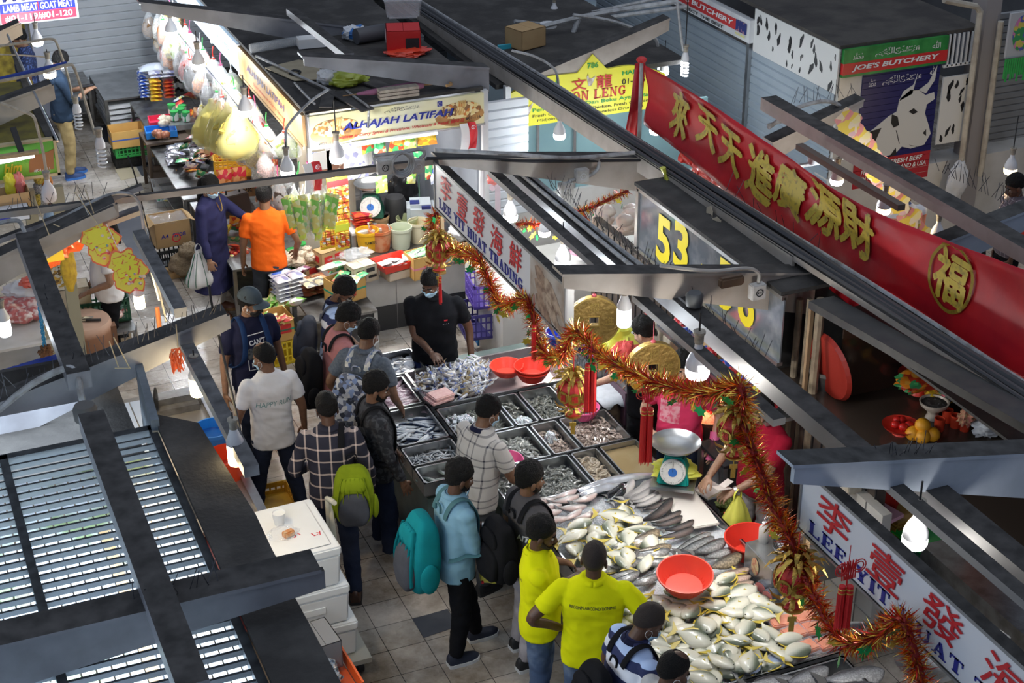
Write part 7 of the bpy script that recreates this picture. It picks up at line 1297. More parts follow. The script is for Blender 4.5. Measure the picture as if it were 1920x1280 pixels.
# goods table in front of the corner
table('steel goods table at the corner of the spice stall',3.62,4.30,13.75,14.5,.50,QD)
def PT(px,py,z=.55):return U(px,py,z)
pile('white and blue paper-wrapped pack in the tall stack by the goods table','stack of white and blue packs',PT(543,556,.5),2,1,6,.16,.22,.042,PKM['white'],.008,.2); pile('dark plum pack in the low stack beside the white packs','plum packs',PT(588,548,.5),2,1,4,.15,.2,.045,PKM['brown'],.008,.2); pile('cream biscuit pack on top of the plum packs','cream biscuit packs',PT(590,532,.70),2,1,1,.13,.19,.04,msc('pack_cream',[(.72,.66,.45),(.7,.64,.42),(.2,.2,.2),(.74,.7,.52)],18,.3),.004,.2)
pkt('clear bag of white rice with a green label',PT(554,566,.62),.17,.22,.09,msc('rice_bag',[(.74,.74,.68),(.76,.76,.72),(.25,.5,.12),(.72,.72,.66)],9,.2),(R(60),0,.2)); pkt('blue and white wafer pack lying at the edge of the green tray',PT(526,512,.72),.26,.1,.08,PKM['blue'],(R(90),0,.2))
o=crt('green tray of garlic bags on the goods table',PT(527,500,.55),.44,.34,.10,GREENP,.2)
for i,(x,y)in enumerate(((515,488),(528,478),(540,484),(548,478),(522,470),(536,492),(515,500),(560,492))):crm('produce_bag','knotted clear bag of pale garlic in the green tray','bag',PT(x,y,.70),(.075,.065,.055),M('garlic_bag',(.68,.62,.48),.25,nz=(18,(.55,.4,.3)),alpha=.95),20+i,.25,group='garlic bags')
jar('shorter white jar with green lid by the green tray',PT(550,488,.62),.055,.13,M('white_jar',(.72,.72,.68),.3),GREENP); jar('taller white jar with green lid by the green tray',PT(565,478,.64),.055,.14,M('white_jar'),GREENP); pkt('purple striped pack leaning on the brown carton',PT(567,505,.72),.17,.12,.07,msc('pack_purple',[(.2,.05,.12),(.6,.5,.55),(.25,.07,.15),(.1,.03,.06)],22,.25),(R(70),0,.3)); ctn('flat brown carton with dark red edge under the purple pack',PT(590,505,.55),.34,.24,.12,CARD,.22,printc=REDC)
for i,(x,y)in enumerate(((566,478),(575,470),(583,482))):crm('produce_bag','small knotted bag of white garlic by the brown carton','bag',PT(x,y,.74),(.06,.055,.05),M('garlic_bag'),40+i,.25,group='small garlic bags')
# lower cartons by the aisle
ctn('open tan carton of yellow snack bags by the grey cap',PT(508,590,.30),.30,.3,.22,CARDY,.15,open_=True); ctn('open tan carton with green strap under the snack bags',PT(515,630,.28),.32,.3,.24,CARDY,.1,open_=True,tape=M('green_strap'),printc=REDC); o=crt('yellow crate under the tan cartons',PT(520,672,.0),.40,.34,.27,YELLOWP,.12)
for i in range(9):pkt('yellow and red snack bag in the lower tan carton',PT(512,602,.50)+V((rr(-.11,.11),rr(-.1,.1),rr(0,.04))),.12,.15,.04,msc('pack_snack',[(.7,.55,.08),(.5,.06,.06),(.75,.65,.3),(.3,.1,.1)],22,.3),(R(70),rr(-.4,.4),rr(0,3)),'snack bags in the lower carton')
for i in range(7):pkt('olive snack bag in the upper tan carton',PT(505,572,.48)+V((rr(-.1,.1),rr(-.1,.1),rr(0,.04))),.12,.15,.04,PKM['lime'],(R(70),rr(-.4,.4),rr(0,3)),'olive snack bags')
# hanging things at the corner
for i,(px,py,h_)in enumerate(((553,345,.42),(568,345,.46),(583,345,.46),(596,348,.44),(611,348,.42),(560,352,.5),(590,350,.52),(603,346,.4),(545,350,.38))):
 p=UY(px+(i%3-1)*2,py,13.72-.03*(i%3)); fbg('slim bag of green and yellow sticks in the hanging bunch',p,.16,h_,.07,60+i,PKM['lime'],CLEARB,'hanging bags of yellow sticks',rz=rr(-.3,.3));
 pkt('green striped pouch of yellow sticks hanging in the bunch',p+V(((px-580)*.0016,-.04,-h_*.62)),.075,h_*.85,.05,PKM['lime'],(0,(px-580)*.006,0),'green striped pouches in the bunch')
for i,(a,b)in enumerate((((560,303),(552,338)),((575,303),(583,340)))):m=MB(); m.tb(cm([UY(*a,13.7),UY((a[0]+b[0])/2+3,(a[1]+b[1])/2,13.7),UY(*b,13.7)],4),.010,5); tag(m.B('raffia_string',[GREENP,PINKP][i]),['green raffia string tying the bunch of yellow sticks','pink raffia string tying the bunch of yellow sticks'][i],'string')
def flag(label,px,py,Y,s=1.,rz=0.):
 o=E('paper_flag',label,'flag',UY(px,py,Y),rz); m=MB(); m.sheet(6,8,lambda u,v:V((.085*s*(u-.5)+.03*math.sin(v*3),.012*math.sin(v*6+u*4),-.28*s*v))); m.B('red_band',SIGNRED,o,solid=.002); m=MB(); m.sheet(6,8,lambda u,v:V((-.085*s*(u+.5)+.03*math.sin(v*3),.012*math.sin(v*6-2),-.28*s*v))); m.B('white_band',INKW,o,solid=.002)
 m=MB(); rgp(m,fr_((.02*s,-.014,-.05*s),(1,0,0),(0,0,1)),0,0,.022*s,.022*s,.007,.007,60,300,10,.002); [m.box((.03*s+.012*math.cos(k*1.257),-.016,-.05*s+.012*math.sin(k*1.257)),(.005,.002,.005))for k in range(5)]; m.B('crescent_and_stars',INKW,o)
flag('red and white paper flag hanging in front of the yellow sticks',590,303,13.68,1.05,.2); flag('red and white paper flag at the end of the yellow name board',883,229,14.15,1.0)
for i,(px,py,w_,h_)in enumerate(((632,332,.22,.55),(612,410,.16,.32),(640,415,.15,.3))):
 o=E('sachet_card',['tall yellow hanging card of coffee sachets','low yellow card of orange sachets by the brown carton','low yellow card of sachets beneath the tall one'][i],'display card',UY(px,py,14.05-.04*i),.1); m=MB(); m.bx((-w_/2,0,-h_),(w_/2,.01,0)); m.B('card',M('card_yellow',(.82,.55,.03),.5),o); m=MB()
 for a in range(3):
  for b in range(7):m.box((-w_/3+a*w_/3,-.012,-.12-b*(h_-.14)/7),(w_/3.4,.02,(h_-.14)/8))
 m.B('sachets',msc('sachet_print',[(.75,.3,.04),(.7,.68,.66),(.55,.08,.04),(.8,.55,.1)],38,.3),o,bev=.004); m=MB(); m.bx((-w_/2,-.004,-.1),(w_/2,0,-.03)); m.B('title_strip',REDC if i==0 else M('lime_strip',(.6,.65,.05),.5),o)
 m=MB(); m.tb([(-.03,0,-.0),(0,0,.08),(.03,0,0)],.004,4); m.B('hook',M('rust_wire',(.4,.15,.04),.6),o)
o=E('sachet_card','yellow hanging pouch card at the grey wall','display card',UY(715,330,14.4),0); m=MB(); m.bx((-.06,0,-.18),(.06,.02,0)); m.B('card',PKM['lime'],o)
for i,(px,py,mt)in enumerate(((768,318,'blue'),(772,330,'lime'),(805,322,'green'),(815,330,'blue'))):pkt('small bright pouch hanging before the grey wall by the cable coil',UY(px,py,14.6),.11,.16,.04,PKM[mt],(0,rr(-.3,.3),.2),'bright pouches by the cable coil')
m=MB(); m.bx((-.2,0,-.28),(.2,.01,0)); o=tag(m.B('poster',msc('poster_photo',[(.65,.6,.55),(.15,.2,.5),(.7,.5,.4),(.7,.7,.7),(.3,.15,.1)],9,.4),loc=UY(610,283,15.2)),'colour photo poster hung inside the stall behind the flag','poster')
m=MB(); m.bx((4.28,15.2,.6),(4.33,15.24,2.3)); tag(m.B('pole',WHITE),'white upright pole inside the spice stall','pole'); m=MB(); m.bx((4.0,15.3,0),(4.6,15.34,2.2)); tag(m.B('inner_board',M('beige_board',(.5,.45,.36),.6)),'beige board partition inside the stall behind the posters','board')
o=table('low shelf of sweets behind the sachet cards',4.42,4.75,14.9,15.3,.85,WHITE); pile('pink and red sweet pack on the low shelf','pink sweet packs',(4.58,15.05,.86),1,1,5,.2,.16,.03,PKM['red'],.01); pile('red boxed sweet on the shelf under the scale','boxed sweets',(4.5,14.95,.30),2,1,4,.15,.2,.05,PKM['red'],.01)
for i,(px,py,mt,w_,h_,Y)in enumerate(((667,300,'white',.3,.4,14.6),(690,268,'orange',.16,.2,14.4),(712,275,'green',.14,.2,14.4),(745,268,'orange',.16,.2,14.4),(770,262,'lime',.16,.18,14.4),(800,258,'gold',.2,.16,14.4),(685,305,'white',.2,.3,14.7),(785,290,'green',.12,.14,14.5))):pkt('large shiny pouch hanging under the tube light',UY(px,py,Y),w_,h_,.07,PKM[mt],(0,rr(-.2,.2),rr(-.3,.3)),'pouches hanging under the tube light')
# --- wall of hanging clear bags along the aisle side
conts=list(SPICE.values()); TIES=[PINKP,RED,GREENP,WHITE]
for row,(z,dx)in enumerate(((2.06,3.72),(1.84,3.64),(1.62,3.7))):
 n=17
 for i in range(n):
  y=(14.5 if row<1 else 15.0)+(i+(row%2)*.5)*6.1/n; w_=rr(.22,.34); c=rnd.choice(conts); fbg('clear bag of %s goods hanging in the long curtain of bags'%c.name[6:],(dx+rr(-.06,.06),y,z+rr(-.05,.05)),w_,rr(.3,.42),rr(.14,.22),100+row*40+i,c,CLEARB,'hanging bags of %s goods'%c.name[6:],rr(0,3),TIES[i%4])
for i,(px,py)in enumerate(((395,185),(425,192),(410,190),(440,200))):fbg('big clear bag of yellow vermicelli hanging at the aisle',UX(px,py,3.36),.46,.55,.26,300+i,SPICE['yellow'],M('yellowish_film',(.72,.7,.3),.2,alpha=.4),'big bags of yellow vermicelli',rr(0,1))
cdt('trim_conduit',[(3.5,14.3,2.13),(3.5,21,2.13)],.012,QS)
# --- goods along the aisle side
def goods_table(label,y0,y1,x0,x1,h):return table(label,x0,x1,y0,y1,h,QD,QS)
goods_table('long goods table behind the woman in the navy dress',15.0,17.0,3.15,3.8,.62); goods_table('goods table under the hanging vermicelli bags',17.1,19.2,3.1,3.8,.62); goods_table('far goods table stacked with coffee packs',19.4,20.8,3.2,3.85,.62)
def G(px,py,z=.64):return U(px,py,z)
o=crt('green crate of red sweets on worn cartons beside the orange tee',G(447,492,.45),.44,.30,.13,M('bright_green_crate',(.13,.55,.05),.4),-.25); heap_of('wrapped red and white sweet in the green crate','sweet','sweet',22,G(444,476,.60),.17,.11,.05,lambda l,p,g_:crm('sweet',l,'sweet',p,(.035,.03,.025),[PKM['red'],PKM['mixed'],PKM['brown']][rnd.randint(0,2)],rnd.randint(0,99),.15,nu=10,nv=6,group=g_),'sweets in the green crate')
ctn('worn stained carton under the green crate',G(452,530,.0),.36,.3,.44,M('stained_carton',(.5,.4,.24),.9,nz=(6,(.36,.26,.12))),-.25)
o=E('handbag','dark brown handbag resting on the goods by the navy dress','bag',G(440,402,.78),.2); m=MB(); m.loft([[V((x*.17*k,y*.08*k,z))for x,y in((-1,-1),(1,-1),(1,1),(-1,1))]for z,k in((0,1),(.05,1.02),(.24,.9),(.25,.88))]); m.B('body',M('brown_leatherette',(.045,.025,.02),.5),o,bev=.01,sm=40); m=MB(); m.tb(cm([(-.08,0,.24),(-.06,0,.34),(.06,0,.34),(.08,0,.24)],5),.01,6); m.B('handle',BLACK,o,sm=True)
for i,(px,py)in enumerate(((421,335),(448,330))):pkt(['red curry paste pouch nearer the blue mask','red curry paste pouch farther from the blue mask'][i],U(px,py,1.0),.17,.21,.05,msc('pack_curry',[(.62,.02,.04),(.58,.03,.05),(.45,.12,.02),(.7,.3,.12),(.62,.02,.04)],17,.25),(R(-12),0,-.2))
pkt('orange sauce pouch below the red curry pouches',U(425,370,.86),.19,.12,.05,PKM['orange'],(R(-12),0,-.2)); ctn('brown carton printed in grams behind the curry pouches',U(455,362,.66),.34,.24,.22,CARD,-.2,txt=('200g',INKK,.4,.6)); o=crt('yellow slotted basket behind the curry pouches',U(437,325,.95),.42,.26,.2,M('amber_plastic',(.75,.40,.03),.4),-.2)
for i,(px,py,mt,w_,h_)in enumerate(((420,268,'orange',.14,.22),(432,262,'red',.14,.2),(428,295,'brown',.13,.13),(445,292,'green',.15,.13),(455,272,'silver',.16,.12),(402,285,'red',.1,.2))):pkt('upright bright sauce pouch in the cluster of open boxes',U(px,py,.95),w_,h_,.05,PKM[mt],(R(-10),0,-.25),'sauce pouches in open boxes')
ctn('open brown box with a raised back beside the sauce pouches',U(400,290,.72),.2,.18,.2,CARD,-.2,open_=True); ctn('dark red display box of sauce below the pouches',U(430,305,.70),.36,.16,.14,REDC,-.2,open_=True)
ctn('brown carton of orange crisps beside the orange tee',U(487,355,.70),.24,.2,.2,CARD,.3,open_=True); ctn('bright red display box with a white rim by the orange tee',U(503,370,.70),.22,.16,.14,REDC,.35,open_=True)
for i in range(12):pkt('orange crisp packet standing in the brown carton',U(500+rr(-16,18),325+rr(-12,14),.98),.1,.18,.04,PKM['orange'],(R(-15),rr(-.4,.4),rr(-.4,.4)),'orange crisp packets')
pkt('green packet tucked on top of the orange crisps',U(500,312,1.05),.14,.12,.05,PKM['green'],(0,.2,.2)); pile('silver-grey pouch in the heap beside the orange tee','silver-grey pouches',U(515,402,.62),3,3,2,.1,.12,.035,PKM['silver'],.03,.3)
pile('crinkled silver pouch in the heap under the vermicelli bags','crinkled silver pouches',U(352,292,.63),4,4,2,.12,.15,.035,PKM['silver'],.04,-.1); heap_of('small glossy brown pouch among the silver pouches','packet','packet',10,U(385,292,.72),.15,.15,.05,lambda l,p,g_:pkt(l,p,.1,.12,.03,PKM['brown'],(R(80),0,rr(0,3)),g_),'glossy brown pouches'); pkt('white flour packet with a red mark leaning on the silver pouches',U(366,256,.78),.2,.17,.07,msc('pack_flour',[(.76,.74,.74),(.78,.76,.76),(.7,.25,.25),(.77,.76,.76)],9,.4),(R(70),0,.3))
for i,(px,py,mt,rx)in enumerate(((308,232,'pink',.0),(302,252,'blue',.0))):
 o=E('plastic_tray',['bright pink-red tray of knotted bags','blue tray of dark wrapped sweets'][i],'tray',U(px,py,.70),-.1); m=MB(); m.bx((-.18,-.13,0),(.18,.13,.01)); [m.bx((q*.18,-.13,0),(q*.19,.13,.08))for q in(-1,1)]; [m.bx((-.19,q*.13,0),(.19,q*.14,.08))for q in(-1,1)]; m.B('tray_body',[M('cerise_plastic',(.75,.04,.1),.4),BLUEP][i],o)
 for k in range(6):crm('produce_bag',['knotted clear bag in the bright tray','dark wrapped sweet bag in the blue tray'][i],'bag',U(px+rr(-12,12),py-4+rr(-6,6),.80),(.06,.055,.05),[M('garlic_bag'),PKM['brown']][i],k+i*9,.25,group=['bags in the bright tray','bags in the blue tray'][i],nu=14,nv=9)
ctn('brown carton under the blue tray',U(305,285,.35),.34,.28,.3,CARD,-.1); ctn('brown carton under the yoghurt tubs',U(345,258,.50),.3,.26,.22,CARDP,-.1)
for i,(px,py)in enumerate(((328,225),(340,220),(350,226),(323,212),(343,214))):jar('white and green tub in the cluster on the steel tray',U(px,py,.80),.05,.12,msc('yoghurt_print',[(.72,.76,.72),(.04,.3,.12),(.74,.76,.74)],14,.3),GREENP,'white and green tubs');
m=MB(); m.bx((-.17,-.12,0),(.17,.12,.07)); tag(m.B('steel_tray',QS,loc=U(342,238,.72),rz=-.1),'small steel tray under the white and green tubs','tray')
pile('gold coffee pack in the stack by the far bottles','gold coffee packs',U(293,188,.70),1,1,6,.15,.2,.05,PKM['gold'],.008,-.1,name='coffee_pack'); pile('red and orange coffee pack in the stack next to the gold packs','red coffee packs',U(318,182,.70),1,1,5,.15,.2,.05,PKM['red'],.008,-.1,name='coffee_pack'); pile('blue and white milk powder pack in the stack beside the gold packs','milk powder packs',U(272,178,.66),1,2,7,.14,.18,.045,PKM['blue'],.008,-.1)
pkt('long clear bag of white cups on top of the milk powder packs',U(290,128,1.08),.42,.2,.15,msc('cup_bag',[(.66,.7,.78),(.6,.65,.76),(.7,.73,.8),(.3,.4,.65)],9,.2),(R(90),0,-.1)); pile('beige rice flour pack lying above the gold packs','beige flour packs',U(305,145,1.0),2,1,2,.18,.16,.05,PKM['white'],.01,-.1)
table('small dark table holding the coffee packs',3.05,3.6,18.9,19.4,.68,M('dark_wood',(.09,.06,.04),.6),M('dark_wood')); ctn('brown carton with a red line under the dark table',U(303,215,.32),.38,.3,.28,CARD,-.1,tape=M('red_strap',(.6,.08,.06),.5))
for i,(px,py)in enumerate(((328,163),(335,160),(342,163),(348,158),(332,155),(340,153))):bottle('dark soy bottle with a red cap in the far cluster',U(px,py+8,.63),.035,.24,M('dark_soy_glass',(.02,.012,.012),.12,coat=.5),RED,'dark soy bottles',INKW)
jar('brown jar above the dark soy bottles',U(325,130,.95),.05,.14,SPICE['brown'],M('tan_lid',(.4,.2,.1),.4)); jar('green-lidded white jar near the dark bottles',U(362,172,.63),.06,.16,M('green_jar',(.05,.3,.12),.3),M('white_jar')); m=MB(); m.lth([(0,0),(.04,0),(.07,.07),(.066,.07),(.036,.008),(0,.008)],20); tag(m.B('bowl',WHITE,loc=U(349,170,.63),sm=40),'small white bowl beside the dark soy bottles','bowl')
heap_of('bright sweet pouch in the big clear heap under the hanging bags','packet','packet',20,U(372,195,.8),.28,.45,.25,lambda l,p,g_:pkt(l,p,rr(.08,.13),rr(.12,.18),.035,PKM[rnd.choice(('mixed','green','orange','brown','red'))],(rr(.5,2),rr(-.5,.5),rr(0,3)),g_),'bright sweet pouches'); heap_of('bright noodle sachet spilling over the table edge at the aisle','packet','packet',20,U(318,300,.5),.12,.8,.15,lambda l,p,g_:pkt(l,p,rr(.08,.12),rr(.12,.17),.03,PKM[rnd.choice(('mixed','green','orange','red'))],(rr(-.4,.4),rr(-.5,.5),rr(0,3)),g_),'noodle sachets along the table edge')
heap_of('bright packet lying among the boxes on the long goods table','packet','packet',22,(3.42,16.1,.66),.26,.95,.22,lambda l,p,g_:pkt(l,p,rr(.09,.16),rr(.13,.2),.04,PKM[rnd.choice(('mixed','green','orange','red','blue','silver','gold'))],(rr(.2,1.6),rr(-.4,.4),rr(-.6,.6)),g_),'bright packets on the long goods table'); heap_of('small packet scattered on the goods table under the vermicelli','packet','packet',16,(3.40,18.0,.66),.26,.9,.16,lambda l,p,g_:pkt(l,p,rr(.09,.16),rr(.13,.2),.04,PKM[rnd.choice(('mixed','green','silver','white','orange'))],(rr(.6,1.6),rr(-.4,.4),rr(-.6,.6)),g_),'small packets under the vermicelli'); heap_of('orange crisp bag hanging at the table edge by the navy dress','packet','packet',14,U(338,348,.45),.08,.25,.12,lambda l,p,g_:pkt(l,p,.11,.2,.04,PKM['orange'],(rr(-.3,.3),rr(-.3,.3),rr(0,3)),g_),'orange crisp bags at the table edge')
for i,(px,py)in enumerate(((280,275),(290,292))):
 o=E('storage_box',['clear tub with a pink rim under the goods table','clear tub with a pink rim nearer the aisle mat'][i],'box',U(px,py,.05),-.1); m=MB(); m.loft([[V((x*.15,y*.2,0))for x,y in((-1,-1),(1,-1),(1,1),(-1,1))],[V((x*.18,y*.23,.32))for x,y in((-1,-1),(1,-1),(1,1),(-1,1))]],cap=False); m.B('tub',CLEARB,o,solid=.005); m=MB(); m.tb([(x*.18,y*.23,.32)for x,y in((-1,-1),(1,-1),(1,1),(-1,1),(-1,-1))],.014,6); m.B('rim',M('pale_pink_rim',(.7,.3,.4),.4),o)
o=E('storage_box','clear tub of orange sachets on the floor by the navy dress','box',U(315,380,0),-.1); m=MB(); m.loft([[V((x*.14,y*.12,0))for x,y in((-1,-1),(1,-1),(1,1),(-1,1))],[V((x*.17,y*.15,.28))for x,y in((-1,-1),(1,-1),(1,1),(-1,1))]],cap=False); m.B('tub',CLEARB,o,solid=.005); heap_of('sachet lying in the clear tub on the floor','packet','packet',9,U(315,372,.1),.1,.08,.04,lambda l,p,g_:pkt(l,p,.09,.1,.03,PKM['mixed'],(R(80),0,rr(0,3)),g_),'sachets in the clear tub')
ctn('tan printed carton tied with blue cord standing on the green crate',U(240,268,.30),.44,.34,.22,CARDY,-.02,open_=True,tape=M('blue_cord',(.05,.12,.45),.5),printc=None); crt('green plastic crate with small packs under the tan carton',U(247,285,.16),.46,.36,.16,GREENP,-.02); o=crt('black crate at the bottom of the stack by the aisle mat',U(248,303,0),.48,.38,.16,BLACK,-.02); m=MB(); m.bx((-.23,-.18,.0),(.23,.18,.15)); m.B('dark_liner',BLACK,o)
o=ctn('open carton lined with clear film on the black crate',U(320,452,.30),.40,.32,.30,CARD,.06,open_=True,flaps=True,txt=('A4  8708',INKB,.16,.7)); m=MB(); m.sheet(12,6,lambda u,v:V((-.21+.42*u,-.17+.34*v+.01*math.sin(u*20),.295+.03*noise.noise((u*6,v*6,2))-.12*math.sin(math.pi*u)*math.sin(math.pi*v)))); m.B('liner_film',CLEARB,o,sm=180); ringp_m=MB(); rgp(ringp_m,fr_((.03,-.1635,.1),(1,0,0),(0,0,1)),0,0,.05,.05,.012,.012,0,360,24,.003); ringp_m.B('round_stamp',INKR,o)
crt('black slotted crate under the film-lined carton',U(318,500,0),.44,.36,.28,M('black_crate_plastic',(.025,.03,.035),.45),.06)
SACK=M('jute_sack',(.30,.23,.15),.9,nz=(60,(.22,.16,.1)),bump=(150,.5)); crm('jute_sack','slumped jute sack with red stripes beside the black crate','sack',U(345,495,.14),(.17,.15,.14),SACK,33,.2,2.0); crm('jute_sack','folded jute sack on top of the slumped sack','sack',U(355,470,.30),(.12,.12,.10),SACK,34,.25,2.4); ctn('low brown carton under the jute sacks',U(340,512,0),.34,.22,.08,CARD,.1)
wb=bpy.data.objects['person.014']if False else None
crr('green and white striped carrier held by the woman in navy',U(371,470,.80)+V((0,-.02,.02)),.34,.42,.22,BAGW,21,.3,stripes=M('green_print',(.01,.12,.06),.4)); crr('plain white carrier held by the woman in navy',U(392,462,.82),.22,.46,.16,BAGW,22,.6)
# steel tables by the far shutter
table('battered steel table with racked trays by the far shutter',2.9,3.7,21.0,22.2,.62,QS,QD); m=MB(); [m.bx((2.95,21.02,.10+k*.075),(3.6,22.1,.14+k*.075))for k in range(6)]; tag(m.B('stacked_trays',WHITE),'stack of pale flat trays inside the battered steel table','trays')
o=table('empty steel frame table by the shutter post',2.35,2.85,21.8,22.4,.62,QD,QD,shelf=False); m=MB(); [m.bx((-.2,-.3,z),(.2,.3,z+.02))for z in(.2,.4)]; m.B('rails',QD,o)
# ================================================================ butcher side of the aisle
o=E('signboard','lit mutton stall signboard with blue and red bands at the top corner','sign',UY(4,46,20.3)); q0,q1=UY(4,46,20.3),UY(144,32,20.3); W_=q1.x-q0.x; H_=.52; mi=PI(o).inverted(); m=MB(); m.bx((-.02,0,-.02),(W_+.03,.1,H_)); m.B('light_box',WHITE,o); LITW=M('backlit_white',(.75,.75,.78),.4,em=((.95,.97,1),.5))
for z0,z1,mt,nm in((.0,.125,M('backlit_red',(.75,.05,.10),.4,em=((.8,.05,.12),.5)),'red_band'),(.125,.25,M('backlit_blue',(.02,.04,.5),.4,em=((.03,.06,.6),.5)),'blue_band'),(.25,H_,LITW,'white_band')):m=MB(); m.bx((0,-.008,z0),(W_,0,z1)); m.B(nm,mt,o)
def F2(x,z):return mi@fr_((x,-.011,z),(1,0,0),(0,0,1))
txt_('#01-119/#01-120','white_unit_number',LITW,o,F2(W_/2,.062),.085,W_*.9,.003,.03); txt_('LAMB MEAT','white_lettering',LITW,o,F2(W_*.27,.187),.09,W_*.46,.003,.03); txt_('GOAT MEAT','white_lettering',LITW,o,F2(W_*.75,.187),.09,W_*.44,.003,.03); txt_('MUTHA','blue_lettering',SIGNBLUE,o,F2(W_*.5,.37),.2,W_*.9,.003,.03); txt_('|','red_divider',SIGNRED,o,F2(W_*.505,.187),.11,.012,.003)
o=E('grass_sign','green grass picture sign with gold script and a timber frame','sign',UY(-8,340,14.0)); q0,q1=UY(-8,340,14.),UY(108,327,14.); W_=q1.x-q0.x; H_=.31; mi=PI(o).inverted(); m=MB(); m.bx((0,0,0),(W_,.03,H_)); m.B('board',bnd('grass_print',[(0,(.10,.36,.02)),(.5,(.25,.6,.05)),(.62,(.12,.5,.03)),(1,(.08,.42,.03))],2,0,.31,.4,0,(60,.08)),o)
m=MB(); [m.bx(a,b)for a,b in(((0,-.02,-.02),(W_+.025,.04,.005)),((0,-.02,H_),(W_+.025,.04,H_+.02)),((W_,-.02,-.02),(W_+.025,.04,H_+.02)))]; m.B('timber_frame',M('pale_timber',(.62,.5,.28),.6),o); m=MB(); m.prs([(x*.24+W_*.55,z*.2+.02)for x,z in((0,.1),(.05,.6),(.2,.85),(.8,.95),(1.0,1.05),(.95,.7),(.9,.1))],.003,fr_((0,-.002,0),(1,0,0),(0,0,1))); m.B('printed_cow',M('print_cow_brown',(.42,.17,.06),.5),o)
txt_('him','gold_script',M('gold_script',(.85,.62,.05),.4),o,mi@fr_((W_*.3,-.005,H_*.34),(1,0,0),(0,0,1)),.085,.16,.003,.03,shear=.3); txt_('#01-121','unit_number',INKW,o,mi@fr_((W_*.76,-.006,H_*.16),(1,0,0),(0,0,1)),.03,.14,.003,.01)
o=E('tube_light','bright tube lamp on a timber arm before the grass sign','light',UY(30,300,13.85)); m=MB(); m.tb([(-.22,0,0),(.16,0,.02)],.022,8); m.B('lit_tube',TUBE,o); m=MB(); m.bx((-.25,-.02,.03),(.2,.04,.06)); m.B('timber_batten',WOOD,o); m=MB(); m.beam((.06,.02,.06),(.03,.15,.25),.05,.02); m.B('arm',BLACK,o)
for i,x in enumerate((1.17,1.42)):m=MB(); m.bx((x-.06,13.95,0),(x+.05,14.02,2.2)); tag(m.B('shelf_post',M('khaki_board',(.30,.28,.20),.7)),['khaki timber post beside the yellow bags','khaki timber post at the aisle corner'][i],'post')
crm('plastic_bag','bright yellow bag hanging below the grass sign','bag',UY(20,347,13.9),(.055,.05,.12),M('yellow_film',(.78,.72,.05),.3,coat=.3),51,.25); crm('plastic_bag','coral pink bag hanging below the grass sign','bag',UY(36,346,13.9),(.055,.05,.12),M('coral_film',(.75,.20,.18),.3,coat=.3),52,.25)
for i,(px,py)in enumerate(((72,352),(74,335),(88,340),(80,375),(70,375))):crm('net_bag','mesh bag of goods hung between the khaki posts','bag',UY(px,py,14.1),(.05,.05,.06),[M('grey_mesh',(.35,.37,.4),.5,nz=(90,(.1,.1,.12))),SPICE['yellow'],SPICE['orange']][i%3],55+i,.2,group='goods between the khaki posts')
ctn('torn brown carton under the grass sign',UY(20,385,13.8),.34,.2,.14,CARD,0,open_=True); ctn('white and blue carton under the torn one',UY(22,408,13.7),.3,.2,.12,M('white_carton',(.7,.72,.76),.6,nz=(8,(.6,.64,.7))),0,printc=INKB)
# meat counter
table('white counter holding the raw meat',.2,1.35,13.9,14.9,.72,WTILE,WTILE); MEAT=M('raw_meat',(.50,.13,.12),.3,nz=(14,(.72,.58,.54),.46,.6),coat=.4)
for i,(px,py,rx,ry)in enumerate(((22,590,.15,.12),(52,578,.17,.11),(30,598,.12,.1),(62,592,.11,.09),(15,575,.12,.1),(45,600,.10,.07))):crm('raw_meat','marbled cut of raw meat on the white counter','meat',U(px,py-6,.80),(rx,ry,.07),MEAT,70+i,.22,2.2,group='cuts of raw meat')
crm('plastic_bag','big cloudy white bag behind the raw meat','bag',U(45,542,.86),(.20,.16,.10),BAGW,80,.2); crm('plastic_bag','small salmon red bag on top of the cloudy white bag','bag',U(58,527,.98),(.12,.08,.06),M('salmon_film',(.75,.15,.10),.3,coat=.3),81,.3)
CH=U(155,600,.72); o=E('chopping_block','round tree-trunk chopping block with a cleaver on it','chopping block',(CH.x,CH.y,0)); m=MB(); m.lth([(0,0),(.26,0),(.27,.3),(.265,.69),(.25,.72),(0,.722)],32); m.B('trunk',bnd('trunk_wood',[(0,(.10,.045,.02)),(.9,(.20,.09,.045)),(.955,(.38,.22,.15)),(1,(.46,.30,.22))],2,0,.72,.6,.2,(12,.05)),o,sm=40); m=MB()
for a in(-.3,.9):m.bx((.24*math.cos(a)-.05,.24*math.sin(a)-.05,.2),(.24*math.cos(a)+.06,.24*math.sin(a)+.05,.66))
m.B('side_blocks',M('stained_block',(.16,.08,.045),.7),o)
o=E('cleaver','broad dark cleaver lying on the chopping block','knife',(CH.x-.02,CH.y,.728),-.35); m=MB(); m.bx((-.13,-.045,0),(.07,.05,.006)); m.B('blade',M('dark_blade',(.10,.09,.09),.3,.8),o); m=MB(); m.tb([(.06,-.03,.01),(.2,-.035,.012)],.014,8); m.B('handle',BLACK,o); m=MB(); m.prs([(0,0),(.09,.0),(.1,.035),(.02,.04)],.006,Matrix.Translation((0,-.01,.007))); tag(m.B('knife_blade',QS,loc=(CH.x,CH.y+.0,.73),rz=-.3),'small bright blade lying across the cleaver','knife')
